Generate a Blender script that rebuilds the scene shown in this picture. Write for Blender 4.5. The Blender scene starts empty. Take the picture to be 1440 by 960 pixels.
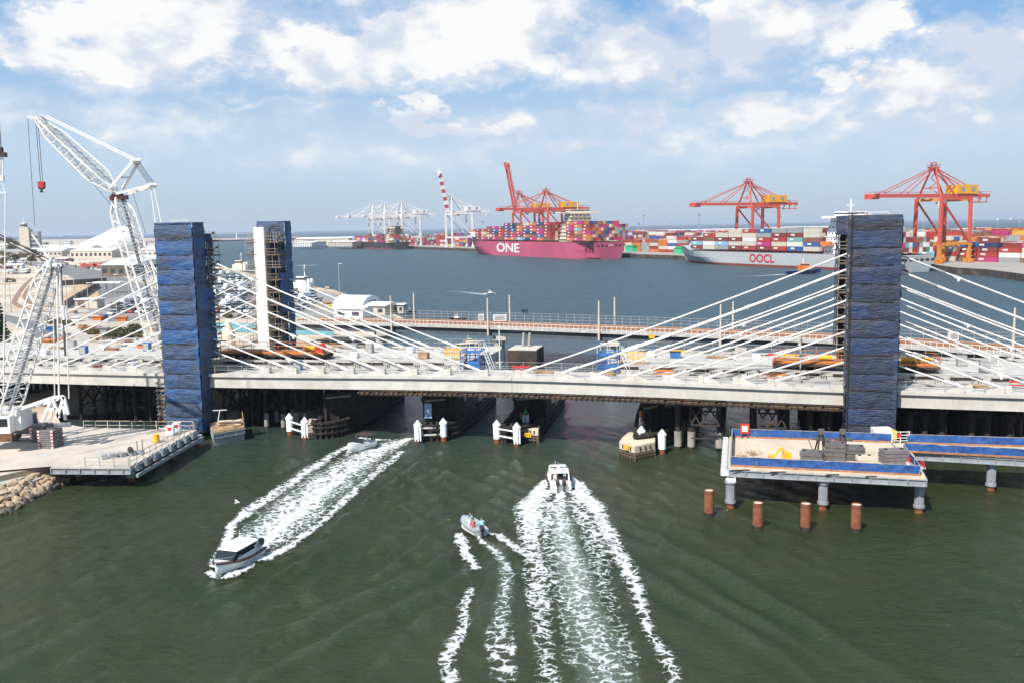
import bpy, bmesh, math, random
import numpy as np
from mathutils import Vector, Matrix, noise as mnoise
random.seed(7)
V = Vector
R = math.radians
sc = bpy.context.scene
COL = sc.collection
# ------------------------------------------------------------------ camera
H, F = 27.0, 1300.0
pitch, roll = math.atan(161.0 / F), R(1.0)
fwd = V((0, math.cos(pitch), -math.sin(pitch)))
up0 = V((0, math.sin(pitch), math.cos(pitch)))
rt0 = V((1, 0, 0))
rt = rt0 * math.cos(roll) - up0 * math.sin(roll)
upv = up0 * math.cos(roll) + rt0 * math.sin(roll)
cam = bpy.data.cameras.new('camera')
cam.sensor_width = 36.0
cam.lens = 36.0 * F / 1440.0
cam.clip_start = 0.5
cam.clip_end = 90000
co = bpy.data.objects.new('camera', cam)
m3 = Matrix((rt, upv, -fwd)).transposed()
co.matrix_world = Matrix.Translation((0, 0, H)) @ m3.to_4x4()
COL.objects.link(co)
sc.camera = co
# ------------------------------------------------------------------ light
SUN_EL, SUN_AZ = R(48), math.atan2(-0.56, -0.83)      # horizontal direction TOWARDS the sun (x, y)
sdir = V((-0.56, -0.83, 0)).normalized() * math.cos(SUN_EL) + V((0, 0, math.sin(SUN_EL)))
sl = bpy.data.lights.new('sun', 'SUN')
sl.energy = 5.0
sl.angle = R(0.55)
sl.color = (1.0, 0.955, 0.89)
so = bpy.data.objects.new('sun', sl)
so.rotation_euler = sdir.to_track_quat('Z', 'Y').to_euler()
COL.objects.link(so)
sc.view_settings.view_transform = 'Standard'
sc.view_settings.look = 'None'
sc.view_settings.exposure = 0.6
sc.view_settings.gamma = 1.0
sc.render.resolution_x, sc.render.resolution_y = 1024, 682
sc.cycles.max_bounces = 6
sc.cycles.transparent_max_bounces = 12
# ------------------------------------------------------------------ node helpers
class NT:
    def __init__(s, tree):
        s.t = tree
        s.n = tree.nodes
        s.l = tree.links
    def new(s, typ, **kw):
        nd = s.n.new(typ)
        for k, v in kw.items():
            setattr(nd, k, v)
        return nd
    def put(s, sock, v):
        if v is None: return
        if isinstance(v, bpy.types.NodeSocket): s.l.new(v, sock)
        else:
            if isinstance(v, (tuple, list)) and len(v) == 3 and sock.type == 'RGBA': v = (*v, 1)
            sock.default_value = v
    def math(s, op, a, b=None, c=None, clamp=False):
        nd = s.new('ShaderNodeMath', operation=op)
        nd.use_clamp = clamp
        s.put(nd.inputs[0], a); s.put(nd.inputs[1], b); s.put(nd.inputs[2], c)
        return nd.outputs[0]
    def vmath(s, op, a, b=None):
        nd = s.new('ShaderNodeVectorMath', operation=op)
        s.put(nd.inputs[0], a); s.put(nd.inputs[1], b)
        return nd.outputs[0]
    def noise(s, vec, scale, detail=4, rough=0.55, dist=0.0):
        nd = s.new('ShaderNodeTexNoise')
        s.put(nd.inputs['Vector'], vec)
        nd.inputs['Scale'].default_value = scale
        nd.inputs['Detail'].default_value = detail
        nd.inputs['Roughness'].default_value = rough
        nd.inputs['Distortion'].default_value = dist
        return nd.outputs['Fac']
    def mapr(s, v, a, b, c=0.0, d=1.0, smooth=False):
        nd = s.new('ShaderNodeMapRange')
        nd.clamp = True
        if smooth: nd.interpolation_type = 'SMOOTHSTEP'
        s.put(nd.inputs[0], v)
        for i, x in enumerate((a, b, c, d)): s.put(nd.inputs[i + 1], x)
        return nd.outputs[0]
    def mix(s, f, a, b, blend='MIX'):
        nd = s.new('ShaderNodeMix', data_type='RGBA')
        nd.blend_type = blend
        s.put(nd.inputs[0], f); s.put(nd.inputs[6], a); s.put(nd.inputs[7], b)
        return nd.outputs[2]
    def scale(s, vec, sx, sy, sz):
        return s.vmath('MULTIPLY', vec, (sx, sy, sz))
    def bump(s, h, dist, strength=1.0, normal=None):
        nd = s.new('ShaderNodeBump')
        s.put(nd.inputs['Height'], h)
        nd.inputs['Distance'].default_value = dist
        nd.inputs['Strength'].default_value = strength
        if normal is not None: s.put(nd.inputs['Normal'], normal)
        return nd.outputs[0]
MATS = {}
def mat(name, col, rough=0.6, metal=0.0, var=0.25, vs=1.5, bump=0.0, bs=8.0, streak=0.0, stain=None, stain_amt=0.0, stain_s=0.4, coat=0.0, wave=None):
    """procedural principled material: base colour broken by two noises, vertical run-off streaks, stains"""
    if name in MATS: return MATS[name]
    m = bpy.data.materials.new(name)
    m.use_nodes = True
    t = NT(m.node_tree)
    b = t.n['Principled BSDF']
    tc = t.new('ShaderNodeTexCoord').outputs['Object']
    n1 = t.noise(tc, vs, 5, 0.6)
    f = t.mapr(n1, 0.3, 0.7, 1 - var, 1 + var * 0.45)
    c = t.mix(1.0, (*col, 1), (1, 1, 1, 1), 'MULTIPLY')
    hsv = t.new('ShaderNodeHueSaturation')
    t.put(hsv.inputs['Color'], (*col, 1)); t.put(hsv.inputs['Value'], f)
    c = hsv.outputs[0]
    if streak:
        n2 = t.noise(t.scale(tc, 2.2, 2.2, 0.22), 1.6, 4, 0.65)
        c = t.mix(t.mapr(n2, 0.5, 0.75, 0, streak), c, tuple(x * 0.45 for x in col))
    if stain:
        n3 = t.noise(tc, stain_s, 6, 0.65)
        c = t.mix(t.mapr(n3, 0.48, 0.66, 0, stain_amt), c, stain)
    t.put(b.inputs['Base Color'], c)
    b.inputs['Roughness'].default_value = rough
    b.inputs['Metallic'].default_value = metal
    if coat: b.inputs['Coat Weight'].default_value = coat
    hgt = None
    if wave:
        w = t.new('ShaderNodeTexWave'); w.bands_direction = wave[0]
        t.put(w.inputs['Vector'], tc); w.inputs['Scale'].default_value = wave[1]
        hgt = w.outputs['Fac']
        t.put(b.inputs['Normal'], t.bump(hgt, wave[2]))
    elif bump:
        t.put(b.inputs['Normal'], t.bump(t.noise(tc, bs, 5, 0.6), bump))
    MATS[name] = m
    return m
# ------------------------------------------------------------------ world: nishita sky + direction-space clouds
w = bpy.data.worlds.new('World')
sc.world = w
w.use_nodes = True
t = NT(w.node_tree)
t.n.clear()
sky = t.new('ShaderNodeTexSky', sky_type='NISHITA')
sky.sun_disc = False
sky.sun_elevation = SUN_EL
sky.sun_rotation = math.atan2(sdir.x, sdir.y)
sky.air_density = 1.0
sky.dust_density = 0.6
sky.ozone_density = 2.0
sky.altitude = 30
tc = t.new('ShaderNodeTexCoord').outputs['Generated']
sep = t.new('ShaderNodeSeparateXYZ')
t.l.new(tc, sep.inputs[0])
X, Y, Z = sep.outputs
az = t.math('ARCTAN2', X, Y)
el = t.math('ARCSINE', Z)
azd = t.math('MULTIPLY', az, 57.2958)
eld = t.math('MULTIPLY', el, 57.2958)
# low sky is stretched sideways the way distant cloud decks are
cmb = t.new('ShaderNodeCombineXYZ')
t.put(cmb.inputs[0], t.math('MULTIPLY', azd, 0.125)); t.put(cmb.inputs[1], t.math('MULTIPLY', eld, 0.2)); cmb.inputs[2].default_value = 3.7
P = cmb.outputs[0]
fb = t.noise(P, 1.5, 12, 0.57, 0.1)
fb2 = t.noise(P, 5.0, 9, 0.62, 0.2)
fld = t.math('ADD', t.math('MULTIPLY', fb, 0.72), t.math('MULTIPLY', fb2, 0.28))
def SKYPOS(px, py):
    d = (fwd * F + rt * (px - 720) - upv * (py - 480)).normalized()
    return math.degrees(math.atan2(d.x, d.y)), math.degrees(math.asin(d.z))
# big cumulus masses as soft ellipses (px centre, px half sizes, strength) that bias one fractal field
CL = [(200, 55, 150, 62, .34), (340, 45, 190, 66, .34), (500, 78, 240, 50, .36), (640, 30, 260, 62, .36), (700, 95, 150, 26, .28), (880, 82, 170, 56, .36), (1030, 45, 180, 58, .36),
      (1190, 36, 100, 32, .33), (1390, 78, 110, 44, .34), (1320, 122, 100, 32, .34), (1186, 113, 42, 22, .36), (592, 162, 30, 26, .46), (612, 184, 46, 15, .46), (690, 190, 70, 9, .40), (40, 68, 60, 22, .3),
      (420, 205, 330, 50, .20), (960, 165, 360, 26, .29), (1330, 170, 220, 34, .30), (870, 205, 180, 14, .30), (1380, 210, 40, 14, .22), (1085, 210, 50, 12, .2), (720, 225, 800, 34, .14), (60, 190, 260, 50, .17), (400, 148, 90, 8, .2)]
wn1 = t.noise(P, 2.6, 5, 0.6); wn2 = t.noise(t.vmath('ADD', P, (7.3, 2.1, 5.5)), 2.6, 5, 0.6)
azw = t.math('ADD', azd, t.math('MULTIPLY', t.math('SUBTRACT', wn1, 0.5), 9.0))
elw = t.math('ADD', eld, t.math('MULTIPLY', t.math('SUBTRACT', wn2, 0.5), 3.6))
acc = None
for (cx, cy, sx, sy, k) in CL:
    a0, e0 = SKYPOS(cx, cy)
    ppd = F * R(1)
    dx = t.math('DIVIDE', t.math('SUBTRACT', azw, a0), sx / ppd)
    dy = t.math('DIVIDE', t.math('SUBTRACT', elw, e0), sy / ppd)
    r2 = t.math('ADD', t.math('MULTIPLY', dx, dx), t.math('MULTIPLY', dy, dy))
    g = t.math('MULTIPLY', t.mapr(r2, 0.0, 1.9, 1.0, 0.0, True), k)
    acc = g if acc is None else t.math('MAXIMUM', acc, g)
sm = t.math('ADD', fld, acc)
elsewhere = t.mapr(eld, 15, 30, 0.0, 0.16)
sm = t.math('ADD', sm, elsewhere)
cover = t.mapr(sm, 0.685, 0.81, 0, 1, True)
thin = t.mapr(sm, 0.52, 0.82, 0, 0.7, True)
cover = t.math('MAXIMUM', cover, thin)
cmb2 = t.new('ShaderNodeCombineXYZ')
t.put(cmb2.inputs[0], t.math('MULTIPLY', azd, 0.125)); t.put(cmb2.inputs[1], t.math('ADD', t.math('MULTIPLY', eld, 0.2), 0.14)); cmb2.inputs[2].default_value = 3.7
fbs = t.noise(cmb2.outputs[0], 1.25, 5, 0.55, 0.15)
puff = t.noise(P, 3.0, 8, 0.62, 0.3)
shade = t.mapr(t.math('ADD', t.math('MULTIPLY', t.math('SUBTRACT', fb, fbs), 2.2), puff), 0.30, 0.84, 0.0, 1.0, True)
ccol = t.mix(shade, (6.6, 7.3, 8.6, 1), (9.7, 9.7, 9.7, 1))
hz = t.mapr(eld, 0.0, 8.0, 1.0, 0.0)
grad = t.mix(t.mapr(eld, 4.0, 13.5, 0, 1, True), t.mix(t.mapr(eld, 0.0, 4.0, 0, 1), (4.9, 6.1, 7.4, 1), (5.5, 7.1, 8.9, 1)), (2.1, 4.6, 8.3, 1))
base = t.mix(0.85, sky.outputs[0], grad)
SKYMIX = base
ccol = t.mix(t.math('MULTIPLY', hz, 0.6), ccol, (7.2, 7.9, 9.0, 1))
lp = t.mapr(eld, 1.2, 6.0, 0.0, 1.0, True)
fin = t.mix(t.math('MULTIPLY', cover, lp), base, ccol)
bg = t.new('ShaderNodeBackground')
t.put(bg.inputs[0], fin)
bg.inputs[1].default_value = 0.066
out = t.new('ShaderNodeOutputWorld')
t.l.new(bg.outputs[0], out.inputs[0])
# ------------------------------------------------------------------ geometry helpers
def ray(px, py): return fwd * F + rt * (px - 720) - upv * (py - 480)
def W(px, py, z=0.0):
    d = ray(px, py)
    return V((0, 0, H)) + d * ((z - H) / d.z)
def WY(px, py, Yd):
    d = ray(px, py)
    return V((0, 0, H)) + d * (Yd / d.y)
def PX(p):
    d = V(p) - V((0, 0, H)); q = d.dot(fwd)
    return (720 + F * d.dot(rt) / q, 480 - F * d.dot(upv) / q)
def thing(name, label, cat, loc=(0, 0, 0), rz=0.0, group=None):
    o = bpy.data.objects.new(name, None)
    o.empty_display_size = 0.3
    COL.objects.link(o)
    o.location = loc; o.rotation_euler = (0, 0, rz)
    o['label'] = label; o['category'] = cat
    if group: o['group'] = group
    return o
def tag(o, label=None, cat=None, group=None, kind=None):
    if label: o['label'] = label
    if cat: o['category'] = cat
    if group: o['group'] = group
    if kind: o['kind'] = kind
    return o
def mtx(o):
    return Matrix.Translation(o.location) @ Matrix.Rotation(o.rotation_euler[2], 4, 'Z')
def gmtx(o):
    m = mtx(o); p = o.parent
    while p: m = mtx(p) @ m; p = p.parent
    return m
class MB:
    def __init__(s): s.v = []; s.f = []; s.m = []
    def add(s, vs, fs, m=0):
        k = len(s.v); s.v += [tuple(x) for x in vs]
        s.f += [tuple(i + k for i in f) for f in fs]; s.m += [m] * len(fs)
    def hexa(s, p, m=0):      # 8 points: bottom 4 ccw, top 4 ccw
        s.add(p, [(3, 2, 1, 0), (4, 5, 6, 7), (0, 1, 5, 4), (1, 2, 6, 5), (2, 3, 7, 6), (3, 0, 4, 7)], m)
    def box(s, c, d, rz=0.0, m=0, M=None):
        x, y, z = d[0] / 2, d[1] / 2, d[2] / 2
        p = [V(q) for q in ((-x, -y, -z), (x, -y, -z), (x, y, -z), (-x, y, -z), (-x, -y, z), (x, -y, z), (x, y, z), (-x, y, z))]
        if M is not None: p = [M @ q for q in p]
        if rz:
            ro = Matrix.Rotation(rz, 3, 'Z'); p = [ro @ q for q in p]
        s.hexa([q + V(c) for q in p], m)
    def b2(s, x0, x1, y0, y1, z0, z1, m=0):
        s.box(((x0 + x1) / 2, (y0 + y1) / 2, (z0 + z1) / 2), (abs(x1 - x0), abs(y1 - y0), abs(z1 - z0)), m=m)
    def bar(s, p, q, w=0.1, h=None, m=0):
        p, q = V(p), V(q); d = q - p
        if d.length < 1e-5: return
        d.normalize(); h = h or w
        r = V((0, 0, 1)).cross(d)
        if r.length < 1e-3: r = V((1, 0, 0))
        r.normalize(); u = d.cross(r)
        r = r * (w / 2); u = u * (h / 2)
        s.hexa([p - r - u, p + r - u, q + r - u, q - r - u, p - r + u, p + r + u, q + r + u, q - r + u], m)
    def tube(s, p, q, r, n=8, r2=None, m=0, cap=True):
        p, q = V(p), V(q); d = q - p
        if d.length < 1e-5: return
        d.normalize(); r2 = r if r2 is None else r2
        a = V((0, 0, 1)).cross(d)
        if a.length < 1e-3: a = V((1, 0, 0))
        a.normalize(); b = d.cross(a)
        vs = []
        for i in range(n):
            c, e = math.cos(2 * math.pi * i / n), math.sin(2 * math.pi * i / n)
            vs.append(p + (a * c + b * e) * r)
        for i in range(n):
            c, e = math.cos(2 * math.pi * i / n), math.sin(2 * math.pi * i / n)
            vs.append(q + (a * c + b * e) * r2)
        fs = [(i, (i + 1) % n, n + (i + 1) % n, n + i) for i in range(n)]
        if cap: fs += [tuple(range(n))[::-1], tuple(range(n, 2 * n))]
        s.add(vs, fs, m)
    def prism(s, pts, z0, z1, m=0, mside=None):
        n = len(pts)
        a = sum(pts[i][0] * pts[(i + 1) % n][1] - pts[(i + 1) % n][0] * pts[i][1] for i in range(n))
        if a < 0: pts = pts[::-1]
        vs = [(p[0], p[1], z0) for p in pts] + [(p[0], p[1], z1) for p in pts]
        s.add(vs, [tuple(range(n, 2 * n))], m)
        s.add(vs, [(i, (i + 1) % n, n + (i + 1) % n, n + i) for i in range(n)], m if mside is None else mside)
        s.add(vs, [tuple(range(n))[::-1]], m if mside is None else mside)
    def loft(s, rings, m=0, closed=True, cap=True):
        n = len(rings[0]); vs = [p for r in rings for p in r]; fs = []
        for k in range(len(rings) - 1):
            for i in range(n if closed else n - 1):
                j = (i + 1) % n
                fs.append((k * n + i, k * n + j, (k + 1) * n + j, (k + 1) * n + i))
        if cap: fs += [tuple(range(n))[::-1], tuple(range((len(rings) - 1) * n, len(rings) * n))]
        s.add(vs, fs, m)
    def build(s, name, mats, parent=None, world=False, smooth=False, loc=None):
        me = bpy.data.meshes.new(name)
        vs = s.v
        if world and parent is not None:
            iv = gmtx(parent).inverted(); vs = [tuple(iv @ V(p)) for p in vs]
        if loc is not None: vs = [(p[0] - loc[0], p[1] - loc[1], p[2] - loc[2]) for p in vs]
        me.from_pydata(vs, [], s.f)
        if not isinstance(mats, (list, tuple)): mats = [mats]
        for q in mats: me.materials.append(q)
        me.polygons.foreach_set('material_index', s.m)
        if smooth: me.polygons.foreach_set('use_smooth', [True] * len(s.f))
        me.update()
        o = bpy.data.objects.new(name, me)
        COL.objects.link(o)
        if parent is not None: o.parent = parent
        if loc is not None: o.location = loc
        return o
def lattice(mb, p, q, w0, w1, h0, h1, n, cr, br, side=None, taper=0.12, m=0):
    """four-chord lattice boom from p to q with pointed ends"""
    p, q = V(p), V(q); d = (q - p); L = d.length; d.normalize()
    r = side.normalized() if side else V((0, 0, 1)).cross(d).normalized()
    u = d.cross(r).normalized()
    st = []
    for i in range(n + 1):
        f = i / n
        k = min(1.0, 0.22 + 0.78 * f / taper) if f < taper else (min(1.0, 0.3 + 0.7 * (1 - f) / taper) if f > 1 - taper else 1.0)
        w = (w0 + (w1 - w0) * f) * k / 2; h = (h0 + (h1 - h0) * f) * k / 2
        c = p + d * (L * f)
        st.append([c - r * w - u * h, c + r * w - u * h, c + r * w + u * h, c - r * w + u * h])
    for i in range(n):
        for j in range(4):
            k = (j + 1) % 4
            mb.tube(st[i][j], st[i + 1][j], cr, 5, m=m, cap=False)
            a, b = (j, k) if i % 2 else (k, j)
            mb.bar(st[i][a], st[i + 1][b], br, m=m)
            if j % 2 == 0: mb.bar(st[i][j], st[i][k], br, m=m)
    return st
def copy_tree(o, parent=None):
    c = o.copy(); COL.objects.link(c)
    if parent is not None: c.parent = parent
    for ch in [x for x in CH.get(o.name, [])]: copy_tree(ch, c)
    return c
CH = {}
def reg(o, parts): CH[o.name] = parts
def dup(root, loc, rz=0.0, label=None, group=None, z=None):
    r = root.copy(); COL.objects.link(r); r.location = loc; r.rotation_euler = (0, 0, rz)
    if label: r['label'] = label
    if group: r['group'] = group
    for ch in list(root.children):
        c = ch.copy(); COL.objects.link(c); c.parent = r
        for g in ch.children:
            e = g.copy(); COL.objects.link(e); e.parent = c
    return r
ORD = ['first', 'second', 'third', 'fourth', 'fifth', 'sixth', 'seventh', 'eighth', 'ninth', 'tenth', 'eleventh', 'twelfth', 'thirteenth', 'fourteenth', 'fifteenth', 'sixteenth', 'seventeenth', 'eighteenth', 'nineteenth', 'twentieth', 'twenty-first', 'twenty-second', 'twenty-third', 'twenty-fourth', 'twenty-fifth', 'twenty-sixth', 'twenty-seventh', 'twenty-eighth', 'twenty-ninth', 'thirtieth']
def textmesh(s, size, depth=0.05):
    cu = bpy.data.curves.new('lettering', 'FONT'); cu.body = s; cu.size = size; cu.extrude = depth; cu.align_x = 'CENTER'; cu.align_y = 'CENTER'; cu.offset = size * 0.018
    o = bpy.data.objects.new('tmp', cu); COL.objects.link(o)
    dg = bpy.context.evaluated_depsgraph_get()
    me = bpy.data.meshes.new_from_object(o.evaluated_get(dg))
    COL.objects.unlink(o); bpy.data.objects.remove(o)
    return me
def text_on(name, s, size, c, xdir, updir, mt, parent, depth=0.05, sx=1.0):
    """text whose plane is spanned by xdir / updir at world point c"""
    me = textmesh(s, size, depth); me.name = name
    x = V(xdir).normalized(); u = V(updir).normalized(); nrm = x.cross(u)
    M = Matrix.Translation(V(c)) @ Matrix((x * sx, u, nrm)).transposed().to_4x4()
    me.transform(gmtx(parent).inverted() @ M)
    me.materials.clear(); me.materials.append(mt)
    o = bpy.data.objects.new(name, me); COL.objects.link(o); o.parent = parent
    return o
# ------------------------------------------------------------------ common materials
m_white = mat('white_paint', (0.72, 0.72, 0.70), 0.45, var=0.12, vs=1.0, stain=(0.35, 0.28, 0.2), stain_amt=0.25, stain_s=1.2)
m_purewhite = mat('gelcoat_white', (0.84, 0.84, 0.83), 0.3, var=0.05, coat=0.2)
m_conc = mat('pale_concrete', (0.50, 0.475, 0.43), 0.85, var=0.22, vs=0.35, bump=0.02, bs=3, streak=0.28, stain=(0.36, 0.31, 0.25), stain_amt=0.4, stain_s=0.22)
m_conc2 = mat('deck_concrete', (0.44, 0.42, 0.385), 0.9, var=0.3, vs=0.8, bump=0.03, bs=4, stain=(0.23, 0.21, 0.19), stain_amt=0.5, stain_s=0.5)
m_concd = mat('weathered_concrete', (0.3, 0.28, 0.25), 0.9, var=0.35, vs=0.6, bump=0.03, bs=3, streak=0.5)
m_steel = mat('grey_steel', (0.30, 0.32, 0.34), 0.5, 0.2, var=0.25, vs=1.2, streak=0.35)
m_galv = mat('galvanised_tube', (0.42, 0.41, 0.39), 0.5, 0.3, var=0.3, vs=2)
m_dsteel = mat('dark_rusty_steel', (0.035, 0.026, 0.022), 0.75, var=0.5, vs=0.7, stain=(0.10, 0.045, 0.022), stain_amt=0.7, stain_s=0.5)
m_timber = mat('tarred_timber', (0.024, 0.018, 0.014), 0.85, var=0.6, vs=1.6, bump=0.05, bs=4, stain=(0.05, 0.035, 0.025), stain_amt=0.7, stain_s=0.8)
m_rust = mat('rusty_pile_steel', (0.25, 0.085, 0.035), 0.8, var=0.55, vs=1.8, streak=.6, bump=0.02, bs=6, stain=(0.14, 0.04, 0.02), stain_amt=0.7, stain_s=0.9)
m_wood = mat('scaffold_plank', (0.36, 0.24, 0.13), 0.8, var=0.45, vs=1.2, streak=0.3)
m_ply = mat('formwork_plywood', (0.27, 0.13, 0.06), 0.75, var=0.4, vs=0.7, stain=(0.2, 0.08, 0.03), stain_amt=0.5, stain_s=0.5)
m_black = mat('black_rubber', (0.02, 0.02, 0.02), 0.7, var=0.3)
m_glass = mat('dark_glass', (0.02, 0.024, 0.028), 0.12, var=0.2)
m_yellow = mat('safety_yellow', (0.72, 0.42, 0.02), 0.5, var=0.2, stain=(0.3, 0.17, 0.03), stain_amt=0.4)
m_orange = mat('orange_paint', (0.62, 0.17, 0.03), 0.5, var=0.25)
m_blue = mat('blue_steel', (0.03, 0.13, 0.34), 0.5, var=0.2, vs=1)
m_red = mat('red_paint', (0.5, 0.035, 0.03), 0.5, var=0.2)
m_sand = mat('pale_sand', (0.42, 0.32, 0.22), 0.95, var=0.3, vs=0.25, bump=0.1, bs=1.2, stain=(0.30, 0.27, 0.23), stain_amt=0.6, stain_s=0.06)
m_grey = mat('counterweight_grey', (0.17, 0.15, 0.15), 0.65, var=0.25, vs=1.2, streak=0.3)
# ================================================================== water
def water_mat():
    m = bpy.data.materials.new('river_water'); m.use_nodes = True
    t = NT(m.node_tree); b = t.n['Principled BSDF']
    geo = t.new('ShaderNodeNewGeometry').outputs['Position']
    sp = t.new('ShaderNodeSeparateXYZ'); t.l.new(geo, sp.inputs[0])
    yy = sp.outputs[1]
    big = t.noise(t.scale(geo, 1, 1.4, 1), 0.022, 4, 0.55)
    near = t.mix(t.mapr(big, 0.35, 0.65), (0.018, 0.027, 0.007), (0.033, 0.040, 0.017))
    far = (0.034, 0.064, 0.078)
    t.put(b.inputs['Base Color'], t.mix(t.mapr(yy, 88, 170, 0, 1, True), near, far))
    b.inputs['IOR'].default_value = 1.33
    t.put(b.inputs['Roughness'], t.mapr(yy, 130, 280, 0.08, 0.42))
    a = t.noise(t.scale(geo, 0.6, 1.0, 1), 0.75, 3, 0.55, 0.5)
    c = t.noise(t.scale(geo, 0.6, 1.0, 1), 2.4, 6, 0.68, 0.3)
    d = t.noise(t.scale(geo, 0.45, 1.0, 1), 0.16, 4, 0.6, 0.4)
    h = t.math('ADD', t.math('MULTIPLY', a, 0.36), t.math('ADD', t.math('MULTIPLY', c, 0.33), t.math('MULTIPLY', d, t.mapr(yy, 130, 300, 0.6, 5.0))))
    t.put(b.inputs['Normal'], t.bump(h, 1.0, 1.0))
    return m
def axis(a, b, step, lo, hi):
    mid = list(np.arange(a, b + 1e-6, step)); out = []
    s = step; x = a
    while x > lo: s *= 1.18; x -= s; out.append(max(x, lo))
    left = out[::-1]; out = []; s = step; x = b
    while x < hi: s *= 1.18; x += s; out.append(min(x, hi))
    return np.array(left + mid + out)
xs = axis(-62, 62, 0.33, -40000, 40000)
ys = axis(40, 128, 0.33, -300, 60000)
GX, GY = np.meshgrid(xs, ys)
GZ = np.zeros_like(GX)
def seg_dist(px, py, a, b):
    ax, ay, bx, by = a[0], a[1], b[0], b[1]
    L2 = (bx - ax) ** 2 + (by - ay) ** 2 + 1e-9
    tt = np.clip(((px - ax) * (bx - ax) + (py - ay) * (by - ay)) / L2, 0, 1)
    qx, qy = ax + tt * (bx - ax), ay + tt * (by - ay)
    sg = np.sign((px - ax) * (by - ay) - (py - ay) * (bx - ax))
    return np.hypot(px - qx, py - qy), tt, sg
def ridge(pts, amp, wid):
    """a travelling bow wave: crest along the pixel polyline (on the water), troughs on both sides"""
    global GZ
    P3 = [W(x, y, 0) for x, y in pts]
    best = np.full_like(GX, 1e9); tb = np.zeros_like(GX)
    for i in range(len(P3) - 1):
        d, tt, sg = seg_dist(GX, GY, P3[i], P3[i + 1])
        mk = d < best
        best = np.where(mk, d * 1.0, best); tb = np.where(mk, (i + tt) / (len(P3) - 1), tb)
    env = np.clip(np.sin(np.pi * np.clip(tb, 0.03, 0.97)), 0, 1)
    GZ = GZ + amp * env * (np.exp(-(best / wid) ** 2) - 0.45 * np.exp(-((best - 1.9 * wid) / wid) ** 2))
for pts, a, wd in [([(852, 722), (930, 765), (1010, 800), (1110, 858), (1230, 930), (1330, 990)], 0.34, 0.9),
                   ([(830, 745), (900, 800), (980, 850), (1080, 905), (1180, 970)], 0.28, 0.8),
                   ([(920, 770), (1000, 830), (1090, 880), (1200, 950)], 0.2, 0.7),
                   ([(738, 705), (690, 740), (640, 775), (560, 815), (450, 860), (330, 905)], 0.30, 0.8),
                   ([(655, 800), (600, 830), (520, 870), (420, 915), (330, 960)], 0.28, 0.8),
                   ([(640, 830), (590, 870), (540, 920), (500, 965)], 0.2, 0.7),
                   ([(368, 795), (450, 758), (520, 700), (580, 655), (640, 620)], 0.2, 0.5),
                   ([(600, 665), (560, 680), (520, 700), (480, 735)], 0.12, 0.5)]:
    ridge(pts, a, wd)
for k in range(26):      # wind chop
    an = random.uniform(-0.5, 0.9); lam = random.uniform(1.6, 5.5); kx, ky = math.cos(an) * 2 * math.pi / lam, math.sin(an) * 2 * math.pi / lam
    env = np.clip(1.2 - np.maximum(np.abs(GX) / 62, np.abs(GY - 84) / 44), 0, 1)
    GZ = GZ + env * 0.011 * lam ** 0.5 * np.sin(kx * GX + ky * GY + random.uniform(0, 6))
nx, ny = len(xs), len(ys)
me = bpy.data.meshes.new('water')
vv = np.stack([GX.ravel(), GY.ravel(), GZ.ravel()], 1)
ii = (np.arange(ny - 1)[:, None] * nx + np.arange(nx - 1)[None, :]).ravel()
ff = np.stack([ii, ii + 1, ii + nx + 1, ii + nx], 1)
me.vertices.add(len(vv)); me.vertices.foreach_set('co', vv.ravel())
me.loops.add(len(ff) * 4); me.loops.foreach_set('vertex_index', ff.ravel().astype(np.int32))
me.polygons.add(len(ff)); me.polygons.foreach_set('loop_start', np.arange(len(ff), dtype=np.int32) * 4)
me.polygons.foreach_set('use_smooth', np.ones(len(ff), dtype=bool))
me.update(calc_edges=True)
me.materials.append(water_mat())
wo = bpy.data.objects.new('water', me); COL.objects.link(wo)
tag(wo, 'green river water turning blue grey in the harbour and open sea', kind='structure')
# ================================================================== ground
def ground_mat():
    m = bpy.data.materials.new('sandy_ground'); m.use_nodes = True
    t = NT(m.node_tree); b = t.n['Principled BSDF']
    g = t.new('ShaderNodeNewGeometry').outputs['Position']
    n1 = t.noise(g, 0.035, 6, 0.6); n2 = t.noise(g, 0.3, 5, 0.6); n3 = t.noise(g, 0.012, 3, 0.5)
    c = t.mix(t.mapr(n1, 0.4, 0.6), (0.36, 0.27, 0.18), (0.50, 0.43, 0.34))
    c = t.mix(t.mapr(n2, 0.55, 0.75, 0, 0.6), c, (0.20, 0.14, 0.07))
    c = t.mix(t.mapr(n3, 0.5, 0.62, 0, 0.8), c, (0.34, 0.32, 0.29))
    t.put(b.inputs['Base Color'], c); b.inputs['Roughness'].default_value = 0.95
    t.put(b.inputs['Normal'], t.bump(n2, 0.4))
    return m
m_ground = ground_mat()
m_asph = mat('grey_asphalt', (0.155, 0.15, 0.145), 0.9, var=0.25, vs=0.08, bump=0.02, bs=3, stain=(0.11, 0.1, 0.1), stain_amt=0.4, stain_s=0.05)
m_apron = mat('terminal_apron', (0.30, 0.27, 0.235), 0.9, var=0.25, vs=0.02, stain=(0.19, 0.17, 0.15), stain_amt=0.5, stain_s=0.02)
m_quay = mat('dark_quay_face', (0.05, 0.036, 0.028), 0.9, var=0.6, vs=0.12, stain=(0.16, 0.12, 0.09), stain_amt=0.6, stain_s=0.2)
def land(name, pts, z0, z1, mt, ms, label):
    mb = MB(); mb.prism([(p[0], p[1]) for p in pts], z0, z1, 0, 1)
    o = mb.build(name, [mt, ms]); tag(o, label, kind='structure'); return o
LZ = 2.2
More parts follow.
